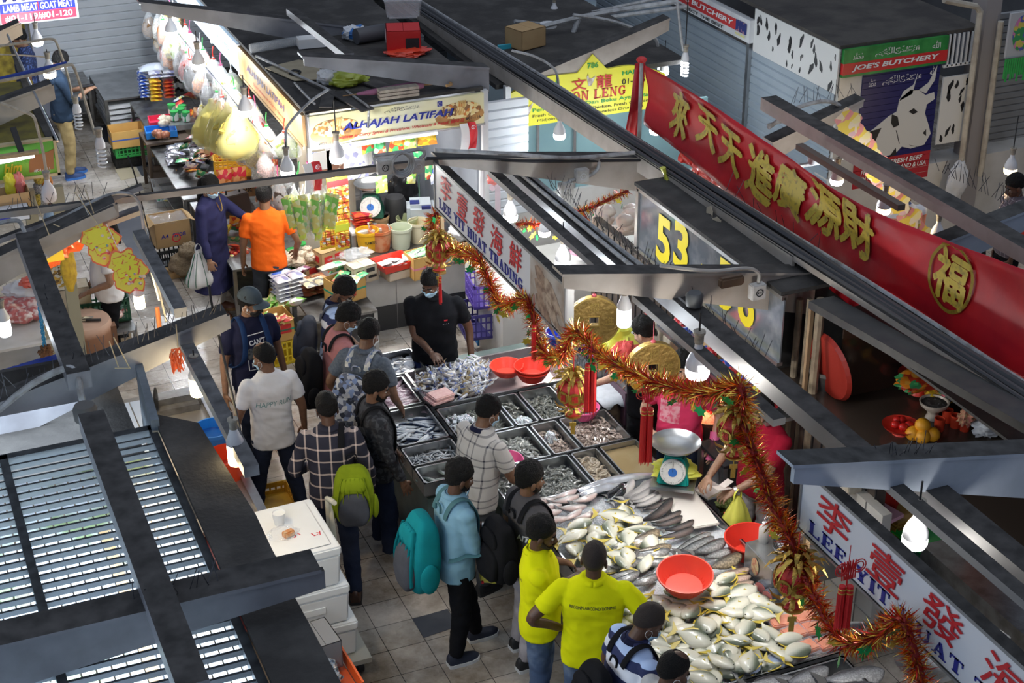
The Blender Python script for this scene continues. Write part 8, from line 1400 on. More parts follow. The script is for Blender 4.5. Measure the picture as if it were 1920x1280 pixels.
o=crt('dark green crate with scraps behind the chopping block',U(195,590,.48),.50,.42,.24,DGREEN,-.08); table('low trolley under the dark green crate',1.55,2.02,14.35,14.85,.46,QD,QD); heap_of('pale scrap of meat in the dark green crate','meat','meat_scrap',8,U(208,588,.56),.12,.08,.05,lambda l,p,g_:crm('meat_scrap',l,'meat',p,(.05,.04,.03),MEAT,rnd.randint(0,99),.25,nu=12,nv=8,group=g_),'meat scraps'); ctn('pale carton with a barcode label under the green crate',U(222,640,.15),.26,.2,.24,CARDP,-.1,printc=INKK); o=ctn('stained white foam box behind the chopping block',U(138,578,.60),.34,.22,.26,M('stained_foam',(.66,.57,.42),.8,nz=(6,(.5,.4,.25))),-.05)
m=MB(); m.beam(UY(0,478,12.9),UY(268,382,12.9),.10,.03);
m=MB(); a,b=UY(-10,487,12.0),UY(262,390,12.0); m.beam(UY(-10,487,12.3),UY(265,388,12.3),.12,.04); m.B('x',WHITE)if False else st(m.B('beam_cream_rail',M('cream_rail',(.62,.56,.42),.5,dust=((.16,.16,.17),1.))))
m=MB(); m.beam(UX(262,385,1.98),UX(312,602,1.98),.012,.03); st(m.B('beam_cream_rail',M('cream_rail')))
# orange bags and rolls hanging over the meat
crm('plastic_bag','bundle of bright orange plastic bags hanging by the beam','bag',UY(118,440,12.6),(.17,.10,.17),M('orange_film',(.86,.13,.02),.3,coat=.3),90,.3); crm('plastic_bag','second bundle of orange plastic bags lower down','bag',UY(92,462,12.7),(.16,.08,.20),M('orange_film'),91,.3); m=MB(); m.tb([UY(74,458,12.4),UY(110,445,12.4)],.035,14); tag(m.B('film_roll',M('white_film_roll',(.76,.74,.70),.4),sm=40),'white roll of film hanging on the orange bags','roll'); m=MB(); p=UY(95,475,12.5); m.box(p,(.2,.03,.14)); tag(m.B('paper_stack',M('yellow_paper',(.85,.58,.03),.7)),'block of yellow paper hanging below the film roll','paper'); crm('cloth_rag','yellow cloth hanging down beside the studded board','cloth',UY(128,500,13.6),(.07,.06,.26),M('ochre_rag',(.55,.36,.03),.9,nz=(20,(.4,.25,.03))),92,.2)
m=MB(); p=UY(108,505,13.8); m.box(p,(.22,.04,.34)); tag(m.B('mesh_panel',msc('amber_mesh',[(.35,.2,.04),(.12,.07,.02),(.45,.28,.05),(.5,.48,.42)],40,.4)),'amber woven mesh panel below the orange bags','panel')
def cutout(label,px,py,Y,s,seed):
 p=UY(px,py,Y); o=E('lucky_cutout',label,'decoration',p,-.2,'yellow lucky cut-outs'); r=random.Random(seed); n_=40
 def blob(k,ph):return[((1+.16*math.sin(5*a+ph)+.1*math.sin(11*a+ph*2))*math.cos(a)*.14*k*s,(1+.12*math.sin(6*a+ph))*math.sin(a)*.20*k*s)for a in[6.283*i/n_ for i in range(n_)]]
 T=fr_((0,0,0),(1,0,.25),(-.45,0,1)); m=MB(); m.prs(blob(1.0,seed),.004,T); m.B('red_card',M('coral_card',(.85,.18,.08),.5),o); m=MB(); m.prs(blob(.92,seed),.003,T@Matrix.Translation((0,0,.004))); m.B('yellow_card',M('card_lemon',(.85,.72,.10),.5),o); m=MB()
 for i in range(9):a=r.uniform(0,6.28); q=r.uniform(.02,.09)*s; m.ell(T@V((math.cos(a)*q+.02,math.sin(a)*q*1.3-.05*s,.008)),(.016,.008,.016),nu=8,nv=5)
 m.B('small_flowers',msc('flower_print',[(.75,.25,.3),(.75,.7,.6),(.2,.4,.3),(.7,.1,.1),(.8,.6,.5)],40,.5),o); mi=PI(o).inverted(); txt_('春' if seed==1 else '發','yellow_character',SIGNYEL,o,mi@T@Matrix.Translation((0,.03*s,.008)),.22*s,.19*s,.002,.05); txt_('春' if seed==1 else '發','red_shadow',M('coral_card'),o,mi@T@Matrix.Translation((.004,.025*s,.0065)),.23*s,.20*s,.001,.07); m=MB(); m.tb([(-.05*s,0,.18*s),(-.12*s,.0,.42*s)],.003,4); m.B('string',WHITE,o); return o
cutout('upper yellow lucky cut-out hanging before the white tee',190,455,12.0,1.0,1); cutout('lower yellow lucky cut-out above the warm bulb',240,508,11.9,1.0,2); m=MB(); p=UY(232,533,11.9); rgp(m,fr_(p,(1,0,0),(0,0,1)),0,0,.03,.03,.028,.028,0,360,16,.003); tag(m.B('lucky_tag',M('card_lemon')),'small round lucky tag below the lower cut-out','decoration')
ch=MB()
for i in range(22):p=UY(68+16*i/22,530+120*i/22,11.2); ch.tb([p+V((math.cos(t)*.012*(1 if i%2 else.3),math.cos(t)*.012*(.3 if i%2 else 1),math.sin(t)*.026))for t in[k*.7854 for k in range(9)]],.005,5)
o=tag(ch.B('blue_chain',M('blue_paint_chain',(.03,.25,.45),.4)),'bright blue chain hanging down the butcher stall beam','chain'); crm('hook_cluster','bunch of rusty hooks at the foot of the blue chain','hooks',UY(86,662,11.2),(.05,.04,.07),M('rusty_iron',(.2,.09,.04),.7,.5),95,.5,5); crm('tarpaulin','blue tarpaulin rolled along the dark roof edge','tarpaulin',U(55,692,2.35),(.32,.06,.05),M('blue_tarp',(.02,.05,.33),.5),96,.25,rz=.25)
m=MB(); r=random.Random(4); p=UY(332,676,9.3)
for i in range(14):m.tb(cm([p+V((r.uniform(-.03,.03),0,.09)),p+V((r.uniform(-.05,.05),r.uniform(-.03,.03),.02)),p+V((r.uniform(-.05,.05),r.uniform(-.03,.03),-.08)),p+V((r.uniform(-.04,.04),0,.05))],3),.004,4)
tag(m.B('orange_netting',M('orange_string',(.85,.16,.05),.6)),'tangle of orange netting string hanging from the beam end','netting'); m=MB(); p=UX(296,588,1.95); m.tb([p+V((0,0,.06)),p-V((0,0,.14))],.02,8); tag(m.B('orange_brush',M('orange_brush',(.8,.25,.08),.6)),'small orange and white bundle hanging under the cream rail','bundle')
for i,(a,b)in enumerate((((213,632),(243,690)),((215,690),(245,690)),((330,608),(334,655)),((205,640),(222,688)),((65,372),(92,440)),((100,420),(112,425)),((140,360),(190,430)),((160,355),(176,400)))):m=MB(); m.tb([UY(*a,9.5 if i<4 else 11.9),UY(*b,9.5 if i<4 else 11.9)],.004,4); tag(m.B('string',M('pale_string',(.5,.42,.28),.8)),'short pale string tied over the beams of the butcher stall','string','strings on the butcher stall beams')
# sink counter, pails, red bench
o=E('sink_counter','steel sink counter with a raised ledge beyond the warm bulb','counter',(1.7,11.2,0)); m=MB(); m.bx((-.6,-1.1,.76),(.52,.95,.80)); m.B('top',M('dull_steel_top',(.42,.39,.34),.35,.7,nz=(4,(.33,.3,.26))),o); m=MB(); m.bx((-.6,.82,.80),(.45,.95,.92)); m.bx((-.6,.74,.80),(.42,.82,.86)); m.B('ledge',QD,o); m=MB(); m.bx((-.5,-1.0,0),(.46,.9,.76)); m.B('base',QD,o); m=MB(); m.bx((.46,-1.1,.74),(.53,.95,.83)); m.B('edge_strip',QS,o)
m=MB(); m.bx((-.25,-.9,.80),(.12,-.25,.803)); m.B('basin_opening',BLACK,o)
m=MB(); m.ell((0,0,0),(.08,.015,.11)); tag(m.B('paddle',M('black_paddle',(.02,.02,.02),.5),loc=U(292,748,.95),rz=1.2),'small black paddle standing by the upright blue board','paddle')
pail('blue water pail on the sink counter',U(405,855,.80),.155,.27,M('blue_pail',(.02,.22,.66),.35),fill=M('blue_water',(.02,.12,.42),.08),fz=.7); pail('red pail below the warm bulb',U(430,905,.72),.155,.27,M('red_pail',(.80,.07,.02),.35),fill=M('red_water',(.55,.05,.03),.1),fz=.5)
table('low bench with a dark red top carrying the red pail',1.72,2.18,9.55,10.35,.70,M('dark_red_top',(.22,.04,.045),.35,nz=(6,(.28,.10,.1))),QD); crt('ochre plastic pallet on the wet floor by the bench',U(505,958,0),.46,.5,.12,M('ochre_plastic',(.55,.33,.03),.6,nz=(8,(.4,.22,.03))),0)
# foam boxes on the hand trolley
TX,TY=2.30,9.42; o=E('hand_trolley','hand trolley with a bent grey handle and yellow foot','trolley',(TX,TY,0)); m=MB(); m.bx((-.28,-.45,.13),(.34,.36,.17)); m.B('platform',M('trolley_grey',(.42,.41,.36),.5),o)
HX=.31
a0,a1,a2,a3=[UX(px,py,TX+HX)-V((TX,TY,0))for px,py in((638,1185),(636,1100),(655,1035),(612,982))]
m=MB(); pth=[V((HX,a0.y,.18)),V((HX,a0.y,.62)),V((HX,a0.y+.02,.92)),V((HX,a0.y+.10,1.04)),V((HX,.20,1.12)),V((HX-.02,.30,1.10)),V((HX-.02,.32,1.0)),V((HX-.02,.32,.18))]; m.tb(cm(pth,4),.019,10); m.B('handle',M('cream_handle',(.56,.53,.42),.4),o,sm=True); m=MB(); m.bx((HX-.015,a0.y+.03,.3),(HX,.30,.75)); m.B('yellow_plate',M('ochre_plate',(.45,.36,.12),.5),o); m=MB(); m.box((HX+.01,a0.y,.20),(.09,.14,.10)); m.B('foot_bracket',YELLOWP,o,bev=.015)
for q in(-.35,.28):m=MB(); m.T=Matrix.Translation((.27,q,.065))@Matrix.Rotation(R(90),4,'Y'); m.lth([(0,-.02),(.065,-.02),(.065,.02),(0,.02)],18); m.B('wheel',BLACK,o)
BXL=['top white foam box of the stack with a lid and red scrawl','middle white foam box of the stack','lowest white foam box of the stack on the trolley']
for i,(z0,h_,dx,w_)in enumerate(((.80,.33,-.06,.50),(.47,.325,-.02,.52),(.17,.295,.02,.54))):
 o=E('foam_box',BXL[i],'box',(TX+dx-.02,TY-.03,z0),.03-.02*i,'white foam boxes'); m=MB(); d_=.68; a_,b_=w_/2,d_/2; m.loft([[V((x*a_*k,y*b_*k,z))for x,y in((-1,-1),(1,-1),(1,1),(-1,1))]for z,k in((0,.95),(h_-.07,1.0))]); m.B('box_body',FOAM,o,bev=.015,sm=40); m=MB(); m.bx((-a_-.006,-b_-.006,h_-.07),(a_+.006,b_+.006,h_)); m.B('lid',FOAM,o,bev=.012,sm=40)
 if i==0:
  m=MB(); m.bx((-a_+.05,-b_+.05,h_),(a_-.05,b_-.05,h_+.006)); m.B('raised_panel',FOAM,o,bev=.004); mi=PI(o).inverted(); txt_('小','red_scrawl',INKR,o,mi@fr_((-.0,-.08,h_+.007),(1,0,0),(0,1,0)),.07,.08,.001); txt_('Ly','red_scrawl',INKR,o,mi@fr_((.15,-.13,h_+.007),(1,.3,0),(0,1,0)),.06,.07,.001)
 m=MB(); m.bx((-a_*.4,-b_-.004,h_*.4),(a_*.3,-b_+.01,h_*.55)); m.B('moulded_mark',FOAM,o)
tp=V((TX-.08,TY,1.136)); m=MB(); m.lth([(0,0),(.035,0),(.05,.10),(.046,.10),(.032,.008),(0,.008)],20); m.lth([(0,.085),(.044,.087)],16); tag(m.B('foam_cup',FOAM,loc=U(524,982,1.136),sm=40),'white foam cup on the top foam box','cup'); m=MB(); m.box((0,0,.025),(.085,.05,.045)); tag(m.B('wrapped_snack',M('orange_cake',(.62,.25,.08),.5,nz=(30,(.7,.5,.3))),loc=U(541,1005,1.14),rz=.3,bev=.008),'small orange cake in clear wrap on the top foam box','food'); crm('clear_wrap','clear wrap spread beside the orange cake','wrap',U(530,998,1.15),(.11,.09,.03),CLEAR,97,.3)
m=MB(); m.box((0,0,0),(.06,.05,.5)); tag(m.B('yellow_board',YELLOWP,loc=U(490,1035,.8)),'yellow board edge peeping out behind the foam boxes','board')
ctn('grey carton at the bottom edge beside the lowest foam box',U(600,1235,.55),.22,.3,.22,M('grey_card',(.22,.22,.23),.7),.1); o=E('plastic_tray','orange-red tray of foil-wrapped shellfish at the bottom edge','tray',U(617,1272,.50),.05); m=MB(); m.bx((-.16,-.25,0),(.14,.25,.01)); [m.bx((q*.15,-.25,0),(q*.165,.25,.10))for q in(-1,1)]; m.bx((-.16,.24,0),(.16,.255,.1)); m.B('tray_body',M('orange_red_plastic',(.82,.14,.03),.35),o)
for i,(px,py)in enumerate(((598,1240),(612,1250),(602,1262),(618,1268),(606,1278))):crm('plastic_bag','clear bag of dark glossy shellfish in the orange-red tray','bag',U(px,py,.62),(.08,.07,.06),msc('shellfish_bag',[(.35,.37,.4),(.08,.08,.09),(.5,.45,.4),(.15,.2,.28)],60,.15,coat=.5),98+i,.25,group='bags of shellfish')
# ================================================================ behind the fish stall
crt('upper navy-purple crate of the stack behind the man in black polo',U(913,618,.26),.52,.40,.27,M('navy_purple_plastic',(.05,.04,.2),.45),-.15); crt('bright blue crate at the bottom of the stack by the grey floor',(5.62,13.72,0),.62,.44,.27,M('bright_blue_plastic',(.02,.22,.62),.4),-.12); crt('purple crate on top of the blue stack behind the tinsel',U(928,560,.56),.52,.40,.25,PURPLE,-.15)
crt('grey crate beneath the bright purple one behind the first signboard',(5.95,11.9,.35),.5,.4,.30,M('grey_crate_plastic',(.42,.43,.46),.5),0); crt('bright purple crate behind the first signboard',(5.92,11.9,.65),.52,.42,.10,M('bright_purple',(.16,.07,.55),.4),0); table('steel side table behind the gold coins',5.6,6.1,10.75,12.2,.34,QD)
pail('bright blue basin behind the tinsel near the timber post',U(1048,642,.74),.12,.12,M('vivid_blue',(.02,.08,.6),.35),handle=False,name='basin',cat='basin'); crm('plastic_bag','pile of yellow plastic bags below the cylinder bulb','bag',U(1160,645,.98),(.24,.18,.17),BAGY,111,.3); crm('plastic_bag','scarlet plastic bag in the heap of bags below the cylinder bulb','bag',U(1168,665,.98),(.17,.12,.13),M('scarlet_film',(.80,.10,.09),.35,coat=.3),112,.3); crm('plastic_bag','clear white bag in the heap of bags below the cylinder bulb','bag',U(1192,635,1.02),(.10,.1,.18),BAGW,113,.3); crm('paper_ball','crumpled white paper below the scarlet bag','paper',U(1178,690,.93),(.09,.07,.07),M('white_paper',(.72,.72,.74),.8),114,.4,3.4)
m=MB(); m.bx((-.28,-.22,0),(.28,.22,.86)); m.B; o=tag(m.B('steel_cabinet',QD,loc=(5.86,10.95,0)),'steel cabinet under the heap of plastic bags','cabinet'); m=MB(); m.bx((-.3,-.19,.1),(-.282,.2,.45)); m.bx((-.3,-.19,.48),(-.282,.2,.8)); m.B('door',M('plum_panel',(.12,.06,.09),.4),o)
o=E('cloth_covered_tub','slatted wooden tub covered by a pale cloth under the seller\'s hand','tub',(5.46,11.0,0)); m=MB(); m.lth([(.17,0),(.19,.35),(.19,.72),(.17,.72)],20); m.B('staves',M('old_staves',(.20,.14,.09),.7,nz=(18,(.10,.07,.05))),o,sm=30); m=MB(); m.sheet(14,14,lambda u,v:V(((u-.5)*.46,(v-.5)*.46,.745-.25*max(0,max(abs(u-.5),abs(v-.5))*2-.78)*(1+.5*math.sin(u*20+v*14))))); m.B('cloth',M('pale_cloth',(.60,.63,.67),.9,nz=(12,(.5,.53,.57))),o,sm=180,solid=.006)
table('small black-topped steel table behind the weighing scale',5.70,6.02,9.30,9.72,.86,M('glossy_black_top',(.05,.05,.055),.12,.4),QS); m=MB(); m.bx((5.96,9.70,0),(6.16,9.95,1.42)); m.bx((5.96,9.70,1.42),(6.18,9.97,1.45)); tag(m.B('white_cabinet',M('white_metal',(.62,.63,.66),.35)),'tall narrow white cabinet below the biggest dome bulb','cabinet')
m=MB(); m.bx((6.2,8.0,0),(6.28,12.8,1.55)); st(m.B('wall_stall_rear',M('dark_slat_wall',(.11,.08,.06),.7,nz=(6,(.06,.05,.045))))); m=MB(); [m.bx((6.19,8.0+k*.12,0),(6.2,8.012+k*.12,1.55))for k in range(40)]; st(m.B('trim_slat_joint',BLACK))
m=MB(); m.bx((6.12,7.8,0),(6.2,8.7,1.2)); st(m.B('wall_tiled_rear',WTILE)); m=MB(); [m.bx((6.112,7.8,z),(6.12,8.7,z+.005))for z in(.3,.6,.9)]; [m.bx((6.112,y,0),(6.12,y+.005,1.2))for y in(8.0,8.4)]; st(m.B('trim_tile_joint',M('tile_joint')))
sw=0
for i,(px,py,s_)in enumerate(((1243,620,1),(1262,648,1),(1280,620,.8),(1298,655,.8),(1255,675,.7),(1570,868,1),(1598,900,.9),(1620,885,.8))):
 p=UX(px,py,6.12); o=E('switch_box',['cream isolator box with a black dial on the rear wall','cream isolator box behind the nearest signboard'][i>=5],'switch box',p,0,['isolator boxes above the sellers','isolator boxes behind the nearest signboard'][i>=5]); m=MB(); m.bx((-.07,-.07*s_,-.09*s_),(.05,.07*s_,.09*s_)); m.B('casing',M('aged_cream_plastic',(.58,.54,.44),.5,nz=(18,(.45,.4,.32))),o,bev=.006); m=MB(); m.T=Matrix.Translation((-.07,0,0))@Matrix.Rotation(R(-90),4,'Y'); m.lth([(0,0),(.035*s_,0),(.03*s_,.015),(0,.015)],16); m.box((0,0,.016),(.015,.06*s_,.01)); m.B('dial',BLACK,o)
m=MB(); p=UX(1222,600,6.1); m.box(p,(.03,.22,.3)); tag(m.B('red_white_poster',msc('poster_red_white',[(.62,.05,.04),(.7,.66,.58),(.66,.08,.05),(.55,.5,.42)],11,.5)),'red and white poster on the rear wall beside the isolator boxes','poster'); ctn('worn brown box under the rear rail by the isolator boxes',UX(1345,690,6.0),.2,.3,.25,CARD,0); m=MB(); p=UX(1340,715,5.9); m.box(p,(.3,.5,.02)); tag(m.B('maroon_shelf',M('maroon_laminate',(.20,.03,.07),.5)),'maroon shelf on the rear wall above the altar','shelf')
# altar on the floor beside the seller in maroon
o=E('altar_shelf','low red-clothed altar shelf behind the steel table','altar',(6.02,8.95,0)); m=MB(); m.bx((-.2,-.3,0),(.16,.55,.42)); m.B('cabinet',M('dark_wood'),o); m=MB(); m.bx((-.21,-.31,.42),(.16,.56,.435)); m.B('red_cloth',M('red_altar_cloth',(.5,.02,.02),.7),o); ORG=M('orange_peel',(.85,.38,.02),.45,bump=(180,.15))
for i,(x,y,z)in enumerate(((0,0,0),(.075,-.02,0),(.03,.06,0),(.04,.02,.06))):m=MB(); m.ell((0,0,0),(.042,.042,.039)); tag(m.B('orange',ORG,loc=(5.93+x,8.85+y,.475+z),sm=True),'round orange in the small pile behind the pineapple lantern','orange','oranges on the low altar')
p=UX(1332,765,5.98); o=E('altar_candles','pair of glowing electric candles before a red altar panel','candles',p); m=MB(); m.ell((0,-.02,.05),(.016,.016,.03)); m.ell((0,.03,.02),(.016,.016,.03)); m.B('lit_flame',emis('candle_glow',(1,.6,.25),22),o); m=MB(); m.tb([(0,-.02,-.08),(0,-.02,.03)],.013,8); m.tb([(0,.03,-.1),(0,.03,0)],.013,8); m.B('candle',REDC,o); m=MB(); m.bx((.06,-.16,-.16),(.08,.16,.12)); m.B('red_panel',M('altar_panel',(.55,.03,.02),.5,nz=(30,(.6,.35,.06),.55,.62)),o); l=bpy.data.lights.new('candle_glow','POINT'); l.energy=2; l.color=(1,.5,.2); lo=bpy.data.objects.new('candle_glow',l); COL.objects.link(lo); lo.location=p+V((-.08,0,.05))
pail('dark round pot heaped with pinkish dried shrimp by the candles',UX(1328,812,5.95),.13,.16,M('dark_pot',(.06,.045,.035),.5),fill=M('dried_shrimp',(.68,.42,.33),.8,nz=(60,(.5,.25,.2)),bump=(80,.8)),fz=.92,handle=False,name='pot',cat='pot'); crm('leafy_greens','dark bundle of leafy greens under the steel table','greens',(5.80,9.3,.5),(.14,.1,.08),SPICE['green'],118,.4,4)
o=pail('dark bin topped with newspaper behind the garland',U(1450,850,.35)+V((.1,.1,-.1)),.24,.5,M('black_bin',(.03,.03,.035),.45),handle=False,name='bin',cat='bin'); m=MB(); m.sheet(10,10,lambda u,v:V(((u-.5)*.5,(v-.5)*.56,.53+.015*math.sin(u*9)-.5*max(0,(abs(v-.5)*2-.75))**1.3))); m.B('newspaper',msc('newsprint',[(.66,.65,.64),(.68,.67,.66),(.40,.40,.42),(.69,.68,.67),(.6,.12,.1),(.64,.63,.62)],14,.8,(1,3,1)),o,sm=180,solid=.004); pail('hot pink basin leaning beside the newspaper-topped bin',U(1462,865,.55),.2,.13,PINKP,handle=False,name='basin',cat='basin')
# bins and bags behind the nearest signboard
def tote(label,loc,w_,d,h,body,lid,rz=0.):
 o=E('storage_tote',label,'tote',loc,rz); m=MB(); a,b=w_/2,d/2; m.loft([[V((x*a*k,y*b*k,z))for x,y in((-1,-1),(1,-1),(1,1),(-1,1))]for z,k in((0,.9),(h,1))]); m.B('tub',body,o,bev=.02,sm=40); m=MB(); m.bx((-a-.02,-b-.02,h),(a+.02,b+.02,h+.05)); m.B('lid',lid,o,bev=.02,sm=40); return o
LG=M('vivid_green_lid',(.01,.40,.06),.4); tote('dark green tote with a vivid green lid behind the nearest signboard',U(1792,1022,.78)-V((0,0,.4)),.5,.8,.35,DGREEN,LG,.1); tote('green tote with a black coil on its lid farther behind',U(1785,955,.8)-V((0,0,.3)),.5,.75,.25,GREENP,LG,.1); tote('dirty ochre tote behind the pink notepad',U(1690,935,.85)-V((0,0,.42)),.45,.55,.38,M('dirty_ochre',(.42,.26,.03),.6,nz=(7,(.25,.15,.03))),M('dirty_ochre')); tote('yellow lidded tote under the newspapers',U(1872,1082,.76)-V((0,0,.4)),.52,.8,.35,M('yellow_tub_film',(.6,.55,.2),.4,alpha=.9),YELLOWP,.1); tote('amber crate strip beside the red sheet',U(1740,880,.6),.4,.6,.2,M('amber_plastic'),M('amber_plastic'))
m=MB(); p=U(1878,1112,.80); m.sheet(16,12,lambda u,v:p+V(((u-.5)*.5+.1*v,(v-.5)*.75,.03*math.sin(u*7+v*4)-.25*max(0,.18-u)*3))); tag(m.B('newspaper',msc('newsprint2',[(.68,.67,.66),(.7,.69,.68),(.15,.15,.17),(.69,.68,.67),(.45,.44,.46),(.7,.69,.68)],9,.8,(1,2.2,1)),sm=180,solid=.006),'open newspapers spread over the yellow lidded tote','newspaper')
o=E('notepad','pink paper notepad with a rolled top sheet behind the nearest signboard','notepad',U(1642,960,1.0),.25); m=MB(); m.bx((-.11,-.17,0),(.11,.17,.03)); m.B('pages',M('pink_paper',(.78,.45,.58),.7),o); m=MB(); m.tb([(-.11,.15,.05),(.11,.15,.05)],.035,12); m.B('rolled_sheet',M('pink_paper'),o,sm=True); m=MB(); m.bx((-.11,.0,.03),(.0,.012,.033)); m.B('orange_strip',M('orange_paper',(.8,.2,.06),.6),o); m=MB(); U_=U(1650,985,.5); m.bx((U_.x-.12,U_.y-.15,0),(U_.x+.16,U_.y+.35,.98)); tag(m.B('side_cabinet',WHITE),'white side cabinet under the pink notepad','cabinet')
crm('red_sheet','dark red cloth hanging beside the isolator boxes','cloth',U(1658,915,1.0),(.12,.12,.3),M('deep_red_cloth',(.42,.015,.012),.5),121,.25); crm('plastic_bag','bundle of coral red plastic bags hung behind the pale blue beam','bag',U(1868,925,1.25),(.17,.14,.30),M('coral_red_film',(.84,.10,.05),.3,coat=.3),122,.3,2.6); crm('plastic_bag','bundle of smoky translucent bags hung beside the coral red ones','bag',U(1908,930,1.25),(.13,.14,.32),M('smoky_pink_film',(.50,.25,.27),.3,alpha=.85,coat=.3),123,.3,2.6); m=MB(); m.ell((0,0,0),(.16,.16,.15)); tag(m.B('coconut',M('green_coconut',(.42,.48,.05),.5,nz=(8,(.3,.32,.04))),loc=U(1815,885,1.1),sm=True),'large yellow-green coconut behind the pale blue beam','coconut')
crm('packet_heap','red and yellow packets beside the yellow-green coconut','packets',U(1838,920,1.0),(.1,.08,.08),PKM['red'],124,.3); m=MB(); m.bx((6.5,5.4,0),(7.2,7.8,.85)); tag(m.B('counter',QD),'dull counter under the coconut and hanging bags','counter'); m=MB(); m.lth([(0,0),(.1,.005),(.19,.05),(.22,.085),(.216,.085),(.18,.055),(.1,.012),(0,.008)],36); tag(m.B('weighing_pan',QS,loc=U(1738,1258,.9),sm=40),'wide steel pan at the bottom edge beneath the tinsel end','pan')
# --- black offering cabinet
XO,yA,yB,zF,DP=6.0,9.36,6.2,1.62,1.2; o=E('offering_cabinet','black sheet-metal cabinet open at the front holding temple offerings','cabinet',(XO,yB,0)); L_=yA-yB; dv=U(1569,748,zF); y1=8.76-yB; z1,z0=2.50,2.745
m=MB(); m.hexa([V((x,y,z-.02))for x,y,z in((0,0,z0),(.2,0,z0),(.2,y1,z1),(0,y1,z1))]+[V((x,y,z))for x,y,z in((0,0,z0),(.2,0,z0),(.2,y1,z1),(0,y1,z1))]); m.bx((.2,0,2.36),(DP,y1,2.38)); m.hexa([V((x,y,z))for x,y,z in((-.012,0,z0-.06),(0,0,z0-.06),(0,y1,z1-.06),(-.012,y1,z1-.06),(-.012,0,z0),(0,0,z0),(0,y1,z1),(-.012,y1,z1))]); m.B('top_sheet',BLKMET,o)
m=MB(); m.bx((.02,L_-.02,zF),(DP,L_,2.36)); m.B('end_sheet',BLKMET,o); m=MB(); m.bx((DP-.02,0,zF),(DP,L_,2.36)); m.B('back_sheet',M('mirror_brown',(.07,.04,.03),.22,.5),o); m=MB(); m.bx((0,0,zF-.03),(DP,L_,zF)); m.B('floor_sheet',M('dark_gloss_floor',(.06,.045,.035),.22),o); m=MB(); m.bx((dv.x-XO,dv.y-yB,zF),(DP-.02,dv.y-yB+.01,2.36)); m.B('divider',M('dark_glass_panel',(.07,.045,.035),.12,.3),o); m=MB(); m.bx((.0,y1-.02,zF),(.03,y1+.01,z1)); m.B('rusty_post',M('rusty_post',(.26,.17,.09),.7),o)
def O(px,py,z=zF):return U(px,py,z)
o=E('red_plate','red plate of small red fruit on the cabinet floor','plate',O(1688,812),0); m=MB(); m.lth([(0,.03),(.05,.03),(.06,.0),(.04,0),(.05,.03),(.12,.05),(.14,.075),(.11,.055),(0,.045)],28); m.B('dish',RED,o,sm=40)
for i,(x,y)in enumerate(((-.05,0),(.03,.04),(.04,-.04),(-.02,-.05),(.0,.05))):m=MB(); m.ell((0,0,0),(.036,.03,.03)); tag(m.B('red_fruit',M('red_fruit',(.6,.02,.015),.3),loc=O(1688,812)+V((x,y,.085)),sm=True),'small shiny red fruit on the red plate','fruit','red fruit on the plate')
for i,(px,py,z)in enumerate(((1712,812,.05),(1748,814,.05),(1730,818,.05),(1730,797,.115))):m=MB(); m.ell((0,0,0),(.058,.058,.054)); tag(m.B('orange',ORG,loc=O(px,py,zF+z),sm=True),'large orange in the offering pile beside the red plate','orange','offering oranges')
for i,(px,py)in enumerate(((1775,790),(1790,800),(1808,806),(1760,806))):m=MB(); m.lth([(0,0),(.035,0),(.04,.10),(.034,.10),(.03,.02),(0,.02)],18); tag(m.B('red_cup',M('red_cup',(.55,.05,.02),.35),loc=O(px,py),sm=40),'red offering cup beside the oranges','cup','red offering cups')
o=E('incense_bowl','white footed bowl filled with dark incense ash','bowl',O(1748,783)); m=MB(); m.lth([(0,0),(.055,0),(.04,.04),(.045,.06),(.10,.11),(.11,.14),(.10,.14),(.09,.115),(0,.11)],28); m.B('bowl',M('cream_ceramic',(.62,.56,.48),.3),o,sm=40); m=MB(); m.lth([(0,.13),(.05,.135),(.098,.125)],20); m.B('ash',M('dark_ash',(.06,.055,.05),.9,nz=(50,(.3,.3,.3),.6,.7)),o)
o=E('red_pedestal_dish','red pedestal dish of shiny orange wrapped offerings','dish',O(1722,735,zF+.02)); m=MB(); m.lth([(0,0),(.08,0),(.07,.04),(.05,.06),(.07,.09),(.16,.14),(.17,.16),(.15,.15),(0,.12)],28); m.B('pedestal',RED,o,sm=40); crm('offering','glossy orange and gold wrapped offering in the red pedestal dish','offering',O(1728,712,zF+.25),(.22,.12,.07),PKM['orange'],131,.3)
crm('offering','gold wrapped offering leaning by the dark mirror','offering',O(1760,745,zF+.08),(.12,.1,.08),PKM['gold'],132,.3); crm('offering','bright patterned packet beside the gold wrapped offering','offering',O(1772,742,zF+.12),(.05,.05,.09),PKM['mixed'],133,.25); crm('artificial_flower','pinkish artificial flower by the red cups','flower',O(1812,780,zF+.12),(.06,.06,.08),M('flower_pink',(.5,.15,.12),.7,nz=(40,(.55,.4,.2))),134,.5,4); crm('paper_ball','crumpled pale cloth near the end of the cabinet','cloth',O(1852,800,zF+.06),(.12,.09,.07),M('pale_cloth'),135,.35); o=pail('steel pot inside the dark end of the cabinet',O(1553,720,zF),.16,.16,QD,handle=False,name='pot',cat='pot'); m=MB(); m.T=Matrix.Rotation(R(80),4,'Y'); m.lth([(0,0),(.25,0),(.27,.03),(0,.035)],28); tag(m.B('tub_cover',M('dark_red_lid',(.35,.03,.02),.4),loc=O(1553,690,zF+.25)),'big red lid leaning inside the dark end of the cabinet','lid')
m=MB(); m.tb(cm([UX(1535,510,6.66),UX(1700,618,6.66),UX(1925,757,6.66)],4),.045,8); st(m.B('trim_rusty_pipe',M('rusty_brown_pipe',(.16,.08,.04),.6,nz=(10,(.08,.05,.035))),sm=True))
